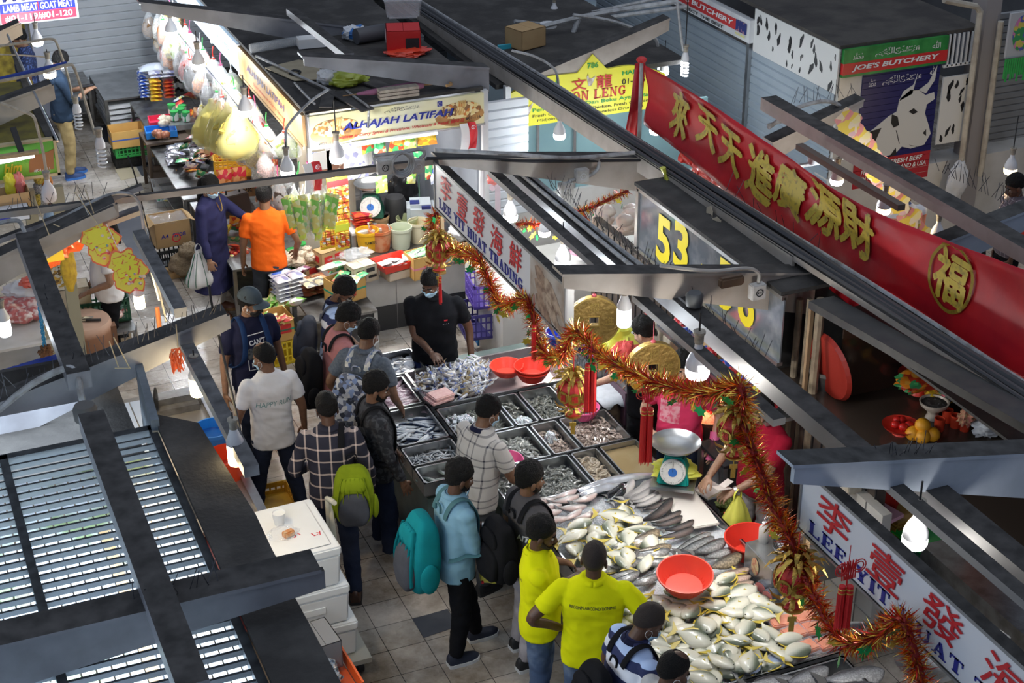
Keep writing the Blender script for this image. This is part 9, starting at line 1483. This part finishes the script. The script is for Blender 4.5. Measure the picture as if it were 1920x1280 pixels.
for i,(a,b)in enumerate((((1540,560),(1545,760)),((1500,560),(1498,700)),((1518,560),(1515,740)))):p,q=UX(*a,6.2),UX(*b,6.2); m=MB(); m.tb([p,V((p.x,p.y,.0))],.035-.008*i,8); st(m.B('trim_down_pipe',M('tan_pipe',(.36,.29,.2),.6,nz=(9,(.22,.17,.12)))))
# ---- raw chicken counter behind bracket one
m=MB(); m.bx((5.3,12.9,0),(7.4,13.9,.82)); tag(m.B('white_counter',WTILE),'white tiled counter of the chicken stall','counter'); CHK=M('raw_chicken',(.74,.58,.50),.4,nz=(8,(.78,.70,.62)),sss=.1)
for i in range(16):a=rr(0,1); crm('raw_chicken','pale raw chicken on the white tiled counter','chicken',UY(1130+rr(-10,60),425+rr(-32,14),13.3+rr(-.2,.2)),(.10,.08,.07),CHK,140+i,.2,2.0,group='raw chickens',nu=18,nv=12)
o=pail('steel bowl of pinkish offal before the raw chickens',UY(1125,452,13.1),.15,.06,QS,handle=False,fill=MEAT,fz=.85,name='bowl',cat='bowl'); pail('white basin of red onions glimpsed between the dark beams',UY(1096,492,12.9),.17,.13,WHITE,handle=False,fill=M('red_onions',(.28,.05,.14),.4,nz=(40,(.5,.3,.4))),fz=.85,name='basin',cat='basin'); pail('white basin of pale offal next to the onions',UY(1125,510,12.9),.16,.1,WHITE,handle=False,fill=CHK,fz=.85,name='basin',cat='basin'); crm('meat_tray','dark red meat on a tray between the dark beams','meat',UY(1160,490,12.9),(.16,.1,.05),M('dark_meat',(.3,.03,.04),.3),160,.2)
m=MB(); q=UY(928,352,13.6); m.tb([q+V((-.03,0,0)),q+V((.05,.1,0))],.03,10); m.sheet(4,8,lambda u,v:q+V((.0+.1*u,.0+.1*u,-.4*v+.01*math.sin(v*9)))); tag(m.B('bag_roll',M('pinkish_film',(.7,.55,.62),.3,alpha=.8)),'roll of pinkish plastic bags hanging behind the first signboard','roll'); crm('plastic_bag','coral bag above the pinkish bag roll','bag',UY(928,332,13.6),(.08,.06,.08),M('coral_film'),161,.3); cdt('trim_conduit',[UY(904,300,13.9),UY(903,420,13.9)],.03,WHITE); shutter('wall_chicken_shutter',(5.75,14.6),(6.3,14.6),.9,2.3,SHUT,.1)
cdt('trim_conduit',[UY(1055,380,11.85),UY(1058,352,11.85),UY(1072,338,11.85),UY(1100,332,11.85),UY(1120,318,11.85),UY(1122,300,11.85),UY(1105,296,11.85)],.016); cdt('trim_conduit',[UY(815,282,11.85),UY(950,288,11.85),UY(1070,296,11.85),UY(1190,286,11.85)],.018); cdt('trim_conduit',[UY(800,297,11.85),UY(900,297,11.85),UY(1000,302,11.85),UY(1200,300,11.85)],.014,BLACK)
cdt('trim_conduit',[UY(1238,498,9.15),UY(1330,508,9.15),UY(1400,503,9.15),UY(1422,512,9.15),UY(1422,530,9.15)],.014,M('cream_conduit',(.5,.47,.42),.5));
for i,(px,py,Y,w_)in enumerate(((1060,345+10,11.86,.13),(1090,328,11.86,.12),(720,312,12.2,.13),(782,310,12.2,.12),(1419,545,9.15,.12))):
 o=E('socket_box',['grey socket box with a round outlet under the bracket','white switched socket beside the round outlet box','grey socket box hanging from the thin angle rail by the cable coil','white socket box hanging from the angle rail beyond the cable coil','white three-pin socket under the tan bracket'][i],'socket',UY(px,py,Y)); m=MB(); m.bx((-w_/2,-.04,-w_/2),(w_/2,.03,w_/2)); m.B('casing',M('grey_white_plastic',(.55,.54,.52),.5,nz=(20,(.45,.43,.4))),o,bev=.006); m=MB(); m.T=Matrix.Translation((0,-.041,0))@Matrix.Rotation(R(90),4,'X'); rgp(m,Matrix(),0,0,.03,.03,.006,.006,0,360,16,.004); m.box((-.01,0,.002),(.006,.012,.004)); m.box((.01,0,.002),(.006,.012,.004)); m.B('outlet',BLACK if i in(2,4)else WHITE,o)
m=MB()
for k in range(4):m.tb([UY(752,305,12.15)+V((math.cos(t*.42)*(.075+.008*k),-.02*k,math.sin(t*.42)*(.085+.008*k)))for t in range(16)],.010,6)
tag(m.B('cable_coil',CONDUIT,sm=True),'coil of grey cable hanging between two socket boxes','cable'); cdt('trim_conduit',[UY(700,292,12.25),UY(760,284,12.2),UY(790,280,12.2),UY(795,290,12.2),UY(784,300,12.2)],.016); m=MB(); p=UY(1371,527,9.15); m.box(p,(.20,.06,.08)); tag(m.B('lamp_box',M('rust_brown_box',(.16,.10,.06),.6),bev=.015),'rusty brown junction box under the tan bracket','box'); m=MB(); p=UX(1302,560,5.2); m.lth([(0,-.05),(.06,-.05),(.065,.03),(.05,.05),(0,.05)],16,p); tag(m.B('junction_box',M('dark_grey_plastic',(.08,.085,.09),.5),sm=40),'round dark junction box at the conduit end on the long beam','box')
p=U(160,772,2.72); m=MB(); m.lth([(0,-.05),(.07,-.05),(.075,.02),(.06,.05),(0,.05)],16,p); tag(m.B('junction_box',M('dusty_grey_box',(.12,.115,.11),.8),sm=40),'round dusty junction box on the near left beam','box')
# ================================================================ stalls at the back right
SLX0,SLX1=UY(950,230,15).x,UY(1245,130,15).x; zb_,zt_=UY(1190,205,15).z,UY(1240,120,15).z; o=E('arched_signboard','yellow arched signboard of the chicken stall with red capitals','sign',(SLX0,15.0,zb_)); W_=SLX1-SLX0; H_=zt_-zb_+.04; T=fr_((0,0,0),(1,0,0),(0,0,1)); m=MB(); out=[(0,0),(W_,0),(W_,H_*.72)]+[(W_*(.99-.27*i/8),H_*(.74+.28*math.sin(i/8*1.57)))for i in range(9)]+[(W_*.62,H_*1.0),(W_*.525,H_*1.36),(W_*.43,H_*1.0)]+[(W_*(.28-.27*i/8),H_*(.74+.28*math.cos(i/8*1.57)))for i in range(9)]; m.prs(out,.04,T); m.B('yellow_board',SIGNYEL,o); mi=PI(o).inverted()
def F3(x,z):return mi@fr_((x,-.045,z),(1,0,0),(0,0,1))
srf('SOON LENG','red_capitals',SIGNRED,o,F3(W_*.52,H_*.50),H_*.2,W_*.44); txt_('786','green_number',SIGNGREEN,o,F3(W_*.525,H_*1.13),H_*.12,W_*.07,.003,.02)
for x in(.24,.79):txt_('HALAL','green_word',SIGNGREEN,o,F3(W_*x,H_*.87),H_*.09,W_*.15,.003,.02); txt_('01-115','unit_number',INKK,o,F3(W_*x,H_*.68),H_*.12,W_*.15,.003,.01)
txt_('文','red_character',SIGNRED,o,F3(W_*.44,H_*.76),H_*.26,W_*.095,.003,.01); txt_('龍','red_character',SIGNRED,o,F3(W_*.60,H_*.76),H_*.28,W_*.10,.003,.01); txt_('Pembekal Segar Dan Beku Ayam Halal','green_line',SIGNGREEN,o,F3(W_*.54,H_*.32),H_*.1,W_*.78,.003,.01); txt_('Fresh Chicken, Frozen Chicken, Fresh Chicken','black_line',INKK,o,F3(W_*.52,H_*.2),H_*.075,W_*.74,.003); txt_('Midjoint, Boneless Leg, Boneless Drumstick','black_line',INKK,o,F3(W_*.52,H_*.09),H_*.075,W_*.68,.003)
m=MB(); [m.prs([(W_*x+a*.05*s_,H_*z+b*.07*s_)for a,b in((-.6,-.9),(.2,-.9),(.7,-.1),(1.1,.6),(.5,.3),(0,.2),(-.5,.4),(-.7,1.1),(-1.0,.5),(-.8,-.1))],.003,fr_((0,-.044,0),(1,0,0),(0,0,1)))for x,z,s_ in((.515,.82,1.0),(.10,.35,1.9))]; m.B('printed_rooster',M('print_rooster',(.35,.25,.18),.5,nz=(20,(.7,.66,.6))),o)
m=MB(); m.bx((SLX0,15.05,.9),(SLX1+.6,15.09,zb_)); tag(m.B('glass_screen',M('green_blue_glass',(.30,.48,.50),.1,alpha=.8,nz=(1,(.22,.36,.40)))),'pale green glass screen below the yellow arched signboard','glass'); m=MB(); [m.bx((SLX0+x,15.02,.9),(SLX0+x+.03,15.1,zb_))for x in(0,.2,.36,.8,1.6)]; tag(m.B('screen_posts',QS),'slim posts of the glass screen below the arched signboard','frame'); m=MB(); m.bx((SLX0,15.0,0),(SLX1+.6,15.4,.9)); st(m.B('wall_chicken_stall',WTILE)); m=MB(); m.bx((SLX0-.1,15.05,zt_-.05),(SLX1+.3,21,zt_)); st(m.B('roof_chicken_stall',ROOF)); m=MB(); m.bx((SLX0-.03,14.95,0),(SLX0+.03,15.02,zt_)); st(m.B('column_slim',WHITE))
# butchery with the cow mural
JX,JY=U(1580,92,2.5).x,U(1580,92,2.5).y; JZ=2.5
sgr=UY(1775,72,JY).x; zg=UY(1575,145,JY).z; COWW=M('cow_patch_white',(.66,.66,.64),.5); o=E('fascia_sign','green and red butchery fascia with white slanted capitals','sign',(JX,JY-.04,zg)); W_=sgr-JX; H_=JZ-zg; mi=PI(o).inverted(); m=MB(); m.bx((0,0,H_*.5),(W_,.05,H_)); m.bx((0,0,0),(W_,.05,H_*.1)); m.B('green_band',M('fascia_green',(.02,.20,.04),.4,nz=(4,(.06,.34,.08))),o); m=MB(); m.bx((0,-.004,H_*.1),(W_,.05,H_*.5)); m.B('red_band',M('fascia_red',(.60,.03,.03),.4),o)
def F4(x,z,d=-.008):return mi@fr_((x,d,z),(1,0,0),(0,0,1))
txt_("JOE'S BUTCHERY",'white_capitals',INKW,o,F4(W_*.5,H_*.30),H_*.24,W_*.84,.003,.035,shear=.2); txt_('\ufdf4','calligraphy',INKW,o,F4(W_*.13,H_*.74),H_*.24,W_*.1,.003); txt_('\ufdfd','calligraphy',INKW,o,F4(W_*.5,H_*.75),H_*.3,W_*.42,.003); txt_('\ufdf2','calligraphy',INKW,o,F4(W_*.88,H_*.76),H_*.28,W_*.08,.003)
zc0,zc1=UY(1690,300,JY).z,zg; x0,x1=UY(1617,145,JY).x,UY(1762,128,JY).x; o=E('cow_mural','roller shutter painted with a white cow head on dark blue','mural',(x0,JY,zc0-.25)); W_=x1-x0; H_=zc1-zc0+.25; mi=PI(o).inverted(); zr_=H_*.24; m=MB(); n_=int(H_/.07)
def slats(a,b,nm,mt):
 m=MB(); [m.bx((0,-.012,a+k*.07),(W_,.02,min(b,a+k*.07+.066)))for k in range(int((b-a)/.07)+1)if a+k*.07<b]; m.B(nm,mt,o)
slats(zr_,H_,'blue_slats',M('mural_blue',(.012,.012,.11),.4)); slats(0,zr_,'red_slats',M('mural_red',(.42,.02,.03),.45))
def cowp(pts):return[(x*W_,zr_+z*(H_-zr_))for x,z in pts]
T=fr_((0,-.014,0),(1,0,0),(0,0,1)); head=cowp([(.02,.28),(.20,.36),(.38,.48),(.48,.52),(.50,.66),(.62,.74),(.74,.73),(.84,.66),(.95,.68),(.97,.60),(.87,.55),(.86,.45),(.93,.30),(.97,.20),(.90,.08),(.72,.06),(.60,.10),(.52,.03),(.18,.0),(.30,.10),(.02,.16)]); m=MB(); m.prs(head,.006,T); m.B('white_cow_head',M('mural_white',(.62,.62,.60),.5),o)
m=MB(); [m.prs(cowp(q),.006,T)for q in([(.50,.64),(.54,.74),(.66,.80),(.70,.90),(.66,.70)],[(.74,.73),(.86,.80),(.95,.98),(.94,.82),(.84,.68)])]; m.B('horns',M('mural_white'),o); m=MB(); [m.prs(cowp(q),.008,T)for q in([(.02,.27),(.16,.34),(.30,.36),(.24,.22),(.20,.10),(.02,.04)],[(.42,.50),(.5,.46),(.53,.36),(.46,.34),(.42,.40)],[(.64,.50),(.70,.53),(.76,.48),(.70,.46)],[(.86,.22),(.90,.26),(.91,.18)],[(.44,.0),(.52,.10),(.54,.02)])]; [m.prs([(p[0]+.006,p[1])for p in(cowp([a])[0],cowp([b])[0])]+[(cowp([b])[0][0]-.006,cowp([b])[0][1]+.008),(cowp([a])[0][0]-.006,cowp([a])[0][1]+.008)],.008,T)for a,b in(((.50,.30),(.56,.14)),((.70,.10),(.80,.07)),((.62,.74),(.74,.73)))]; m.B('black_patches',M('mural_black',(.012,.012,.014),.5),o)
txt_('\ufdf4','calligraphy',INKW,o,mi@fr_((W_*.12,-.02,H_*.92),(1,0,0),(0,0,1)),.09,.09,.003); txt_('\ufdfd','calligraphy',INKW,o,mi@fr_((W_*.5,-.02,H_*.92),(1,0,0),(0,0,1)),.1,W_*.5,.003); txt_('\ufdf2','calligraphy',INKW,o,mi@fr_((W_*.9,-.02,H_*.95),(1,0,0),(0,0,1)),.1,.08,.003); txt_('FINEST FRESH BEEF','white_lettering',INKW,o,mi@fr_((W_*.54,-.02,zr_*.82),(1,0,0),(0,0,1)),.055,W_*.7,.003,.02,shear=.15); txt_('FROM NEW ZEALAND & USA','white_lettering',INKW,o,mi@fr_((W_*.52,-.02,zr_*.58),(1,0,0),(0,0,1)),.055,W_*.86,.003,.02,shear=.15); txt_('IN AUSTRALIA','white_lettering',INKW,o,mi@fr_((W_*.3,-.02,zr_*.34),(1,0,0),(0,0,1)),.05,W_*.4,.003,.02,shear=.15)
def cowpanel(label,o_,xd,w_,h_,seed):
 x=V(xd).normalized(); zz=V((0,0,1)); n=x.cross(zz); o=E('cow_print_panel',label,'panel',o_); T=fr_((0,0,0),x,zz); m=MB(); m.prs([(0,0),(w_,0),(w_,h_),(0,h_)],.02,T); m.B('white_board',COWW,o); r=random.Random(seed); m=MB()
 for i in range(int(w_*h_*26)+4):
  cx,cz=r.uniform(.05,w_-.05),r.uniform(.05,h_-.05); k=r.uniform(.02,.07)*min(1.3,max(.8,h_)); a0=r.uniform(-.3,.5); ph=r.uniform(0,6)
  pts=[((1+.35*math.sin(3*a+ph))*math.cos(a)*k*.55,(1+.3*math.sin(2*a+ph))*math.sin(a)*k*1.5)for a in[6.283*t/14 for t in range(14)]]; m.prs([(min(max(cx+x_*math.cos(a0)+y_*math.sin(a0),.0),w_),min(max(cz-x_*math.sin(a0)+y_*math.cos(a0),0),h_))for x_,y_ in pts],.003,T@Matrix.Translation((0,0,.02)))
 m.B('black_patches',M('mural_black'),o); return o
yf=UX(1420,45,JX).y; cowpanel('cow-patterned fascia board running back from the butchery corner',(JX-.02,yf,JZ-.5),(0,-1,0),yf-JY,.5,1); xp0,xp1=UY(1765,140,JY).x,UY(1818,135,JY).x; cowpanel('tall cow-patterned panel beside the cow mural',(xp0,JY-.03,UY(1755,268,JY).z),(1,0,0),xp1-xp0,UY(1818,135,JY).z-UY(1755,268,JY).z,2)
m=MB(); [m.bx((xp0+.04+k*.06,JY-.02,zg-.05),(xp0+.06+k*.06,JY,JZ))for k in range(int((xp1-xp0)/.06))]; m.bx((xp0,JY-.02,zg-.06),(xp1,JY,zg-.03)); tag(m.B('barred_vent',WHITE),'white barred opening between the fascia and the pipes','vent'); m=MB(); m.bx((xp0,JY+.3,zg-.1),(xp1,JY+.32,JZ)); st(m.B('wall_vent_back',BLKMET)); m=MB(); m.bx((x0-.3,JY-.01,.0),(15,JY+.3,zc0-.1)); st(m.B('wall_butchery_front',WTILE)); m=MB(); m.bx((JX,JY,0),(x0,JY+.1,zg)); st(m.B('wall_butchery_pier',WTILE))
shutter('wall_butchery_side',(JX,21),(JX,JY+.05),.0,JZ-.5,SHUTB,.1); m=MB(); m.bx((JX-.06,yf+.05,0),(JX-.01,yf+.11,JZ-.4)); st(m.B('trim_shutter_post',QS)); m=MB(); m.bx((JX-.03,JY,JZ),(xp1+.1,21,JZ+.04)); st(m.B('roof_butchery',M('brown_sooty_roof',(.075,.068,.06),.95,nz=(3,(.045,.04,.038)),bump=(20,.6)))); m=MB(); m.bx((xp1+.08,JY-.05,0),(xp1+.28,JY+.2,3.)); st(m.B('column_grey',M('grey_column',(.30,.28,.28),.5))); shutter('wall_far_stall',(xp1+.3,JY+.3),(14.8,JY+.3),.8,2.6,SHUTD,.08)
for(a,b)in(((1838,20),(1800,320)),((1877,40),(1838,330))):m=MB(); m.tb([UY(*a,JY-.12),UY(*b,JY-.12)],.035,8); st(m.B('trim_pipe',M('cream_pipe',(.5,.46,.38),.5,nz=(7,(.36,.31,.25))),sm=True))
m=MB(); m.tb([UY(1838,22,JY-.12),UY(1830,12,JY-.12),UY(1770,0,JY-.12)],.035,8); st(m.B('trim_pipe',M('cream_pipe')))
o=E('signboard','white butchery signboard with a red band and a small flag','sign',UX(1404,82,JX-.1)); a,b,c=UX(1404,72,JX-.1),UX(1265,2,JX-.1),UX(1404,28,JX-.1); L_=b.y-a.y; H_=c.z-a.z; mi=PI(o).inverted(); m=MB(); m.bx((0,0,0),(.08,L_+.6,H_)); m.B('white_board',WHITE,o); m=MB(); m.bx((-.006,.08,H_*.3),(0,L_+.6,H_*.78)); m.B('red_band',M('fascia_red'),o); txt_("JOE'S BUTCHERY",'white_capitals',INKW,o,mi@fr_((-.01,L_*.62,H_*.54),(0,-1,0),(0,0,1)),H_*.3,L_*.85,.003,.03,shear=.15); txt_('EXPECT THE BEST','black_capitals',INKK,o,mi@fr_((-.01,L_*.62,H_*.15),(0,-1,0),(0,0,1)),H_*.14,L_*.6,.003,.02); m=MB(); m.bx((-.012,.06,H_*.32),(-.006,.30,H_*.8)); m.B('small_flag',M('flag_navy',(.02,.03,.16),.5,nz=(14,(.4,.2,.25),.6,.65)),o); txt_('FOO-BAR','yellow_lettering',SIGNYEL,o,mi@fr_((-.014,.18,H_*.2),(0,-1,0),(0,0,1)),H_*.1,.22,.003,.02)
o=E('hanging_sign','grey sign with a coloured emblem and green fringe at the edge','sign',UY(1885,110,JY-.3)); m=MB(); m.bx((0,0,0),(.5,.03,.5)); m.B('board',M('pale_grey_board',(.45,.46,.48),.5),o); m=MB(); m.T=fr_((.18,-.004,.27),(1,0,0),(0,0,1)); m.prs([(math.cos(t*.314)*.13,math.sin(t*.314)*.2)for t in range(20)],.004,Matrix()); m.B('emblem',msc('emblem_print',[(.05,.3,.1),(.6,.5,.1),(.1,.12,.4),(.6,.2,.4)],18,.5),o); m=MB(); [m.bx((-.02+k*.03,-.03,-.22-.05*math.sin(k*2.3)),(.0+k*.03,-.02,.0))for k in range(18)]; m.B('green_fringe',GREENP,o)
for i in range(9):p=UY(1590+42*i/2.2,230+33*i/1.1,11.2); cutp=E('lucky_cutout','small pale lucky cut-out in the strip hung behind the long beam','decoration',p,-.3,'pale lucky cut-outs behind the banner'); m=MB(); m.prs([((1+.2*math.sin(5*a+i))*math.cos(a)*.11,(1+.2*math.sin(4*a+i))*math.sin(a)*.13)for a in[6.283*t/24 for t in range(24)]],.004,fr_((0,0,0),(1,0,0),(0,0,1))); m.B('card',msc('pale_lucky_print',[(.80,.70,.35),(.75,.3,.3),(.78,.66,.5),(.8,.6,.1),(.7,.45,.5)],16,.5),cutp)
o=E('security_camera','small white security camera on an arm above the banner','camera',UY(1525,296,11.2)); m=MB(); m.lth([(0,-.05),(.045,-.05),(.05,0),(.04,.05),(0,.06)],16); m.B('housing',WHITE,o,sm=40); m=MB(); m.ell((-.01,-.045,.015),(.02,.012,.022)); m.B('lens',BLACK,o); m=MB(); m.bx((-.15,.0,-.075),(.22,.04,-.05)); m.B('arm',CONDUIT,o)
bb_=[UX(1475,205,7.6),UX(1840,395,7.6)]
m=MB(); a,b=UX(1440,195,7.6),UX(1850,395,7.6); zz=(a.z+b.z)/2; m.beam((7.6,a.y,zz),(7.6,3.5,zz),.16,.12); st(m.B('beam',BEAMW)); m=MB(); a=UX(1500,255,7.35); m.beam((7.35,a.y,zz-.1),(7.35,9.6,zz-.1),.07,.05); st(m.B('beam',M('warm_dark_rail',(.12,.09,.07),.5)))
cdt('trim_conduit',[UY(1440,240,12),UY(1475,215,12),UY(1500,200,12),UY(1540,190,12),UY(1570,195,12),UY(1582,210,12)],.02); cdt('trim_conduit',[UY(1440,235,12),UY(1490,222,12),UY(1500,232,12),UY(1500,255,12)],.016); cdt('trim_conduit',[UY(1570,300,11.3),UY(1595,290,11.3),UY(1598,270,11.3),UY(1580,255,11.3)],.012)
# crossed pipes at the top edge and far dim clutter
for pts,Y,r_ in((((960,65),(1100,30),(1270,2)),16.5,.03),(((965,40),(1040,45),(1160,30),(1290,12)),17,.025),(((1075,28),(1150,40),(1215,65),(1232,80),(1234,130)),15.6,.02),(((1000,100),(1040,60),(1085,30),(1270,-10)),17.2,.02),(((1270,5),(1276,60),(1281,95)),15.0,.016),(((1085,35),(1070,75)),16.5,.03),(((960,95),(1000,105),(1035,125),(1046,150),(1048,215)),14.3,.014),(((1200,65),(1201,105)),15.8,.03)):cdt('trim_conduit',[UY(*p,Y)for p in pts],r_,M('pale_pipe',(.46,.47,.48),.45,nz=(12,(.3,.3,.3))))
shutter('wall_far_shutters',(6.6,20.6),(JX,20.6),0,2.6,SHUTD,.12); m=MB(); m.bx((7.2,18.6,0),(9.0,19.4,1.9)); st(m.B('wall_blue_kiosk',M('pale_blue_kiosk',(.30,.38,.45),.5,nz=(1.5,(.2,.26,.32))))); m=MB(); m.box((0,0,0),(.28,.03,.12)); tag(m.B('cyan_banner',M('cyan_print',(.05,.45,.6),.4),loc=UY(955,92,16.2)),'small cyan board among the crossed pipes at the top edge','board'); m=MB(); p=UY(1028,62,16.8); m.lth([(0,-.1),(.1,-.1),(.1,.12),(0,.12)],14,p); tag(m.B('white_fixture',WHITE),'round white fixture among the crossed pipes at the top edge','fixture'); ctn('tan carton on its side among the crossed pipes',UY(985,85,16.2),.35,.3,.22,CARD,.3)
# far counters right of the banner
m=MB(); m.bx((9.5,9.6,0),(10.6,11.0,.9)); tag(m.B('far_counter',WTILE),'white counter beside the woman in candy pink','counter'); pail('large steel bowl on the white counter beside the candy pink tee',(9.75,10.55,.9),.26,.14,QS,handle=False,name='bowl',cat='bowl'); pail('green pail in front of the steel bowl',(9.4,9.75,.5),.16,.26,M('lime_pail',(.2,.42,.06),.4),handle=False); m=MB(); m.bx((-.2,-.1,0),(.2,.1,.2)); tag(m.B('red_box',RED,loc=UY(1905,440,11.4)),'bright red tray above the steel bowl at the far counter','box'); crm('cloth_rag','white cloth hanging on the tiled wall by the pipes','cloth',UY(1795,340,JY-.2),(.14,.06,.24),M('white_rag',(.6,.62,.66),.9),171,.2)
blb('white lamp glowing under the dusty roof grille',U(55,1185,2.0),'dome',COOL,8,0,1.5,CW); m=MB(); m.bx((.86,4.8,1.74),(.93,9,1.76)); tag(m.B('timber_strip',WOOD),'orange-brown timber strip seen through the roof grille','strip')
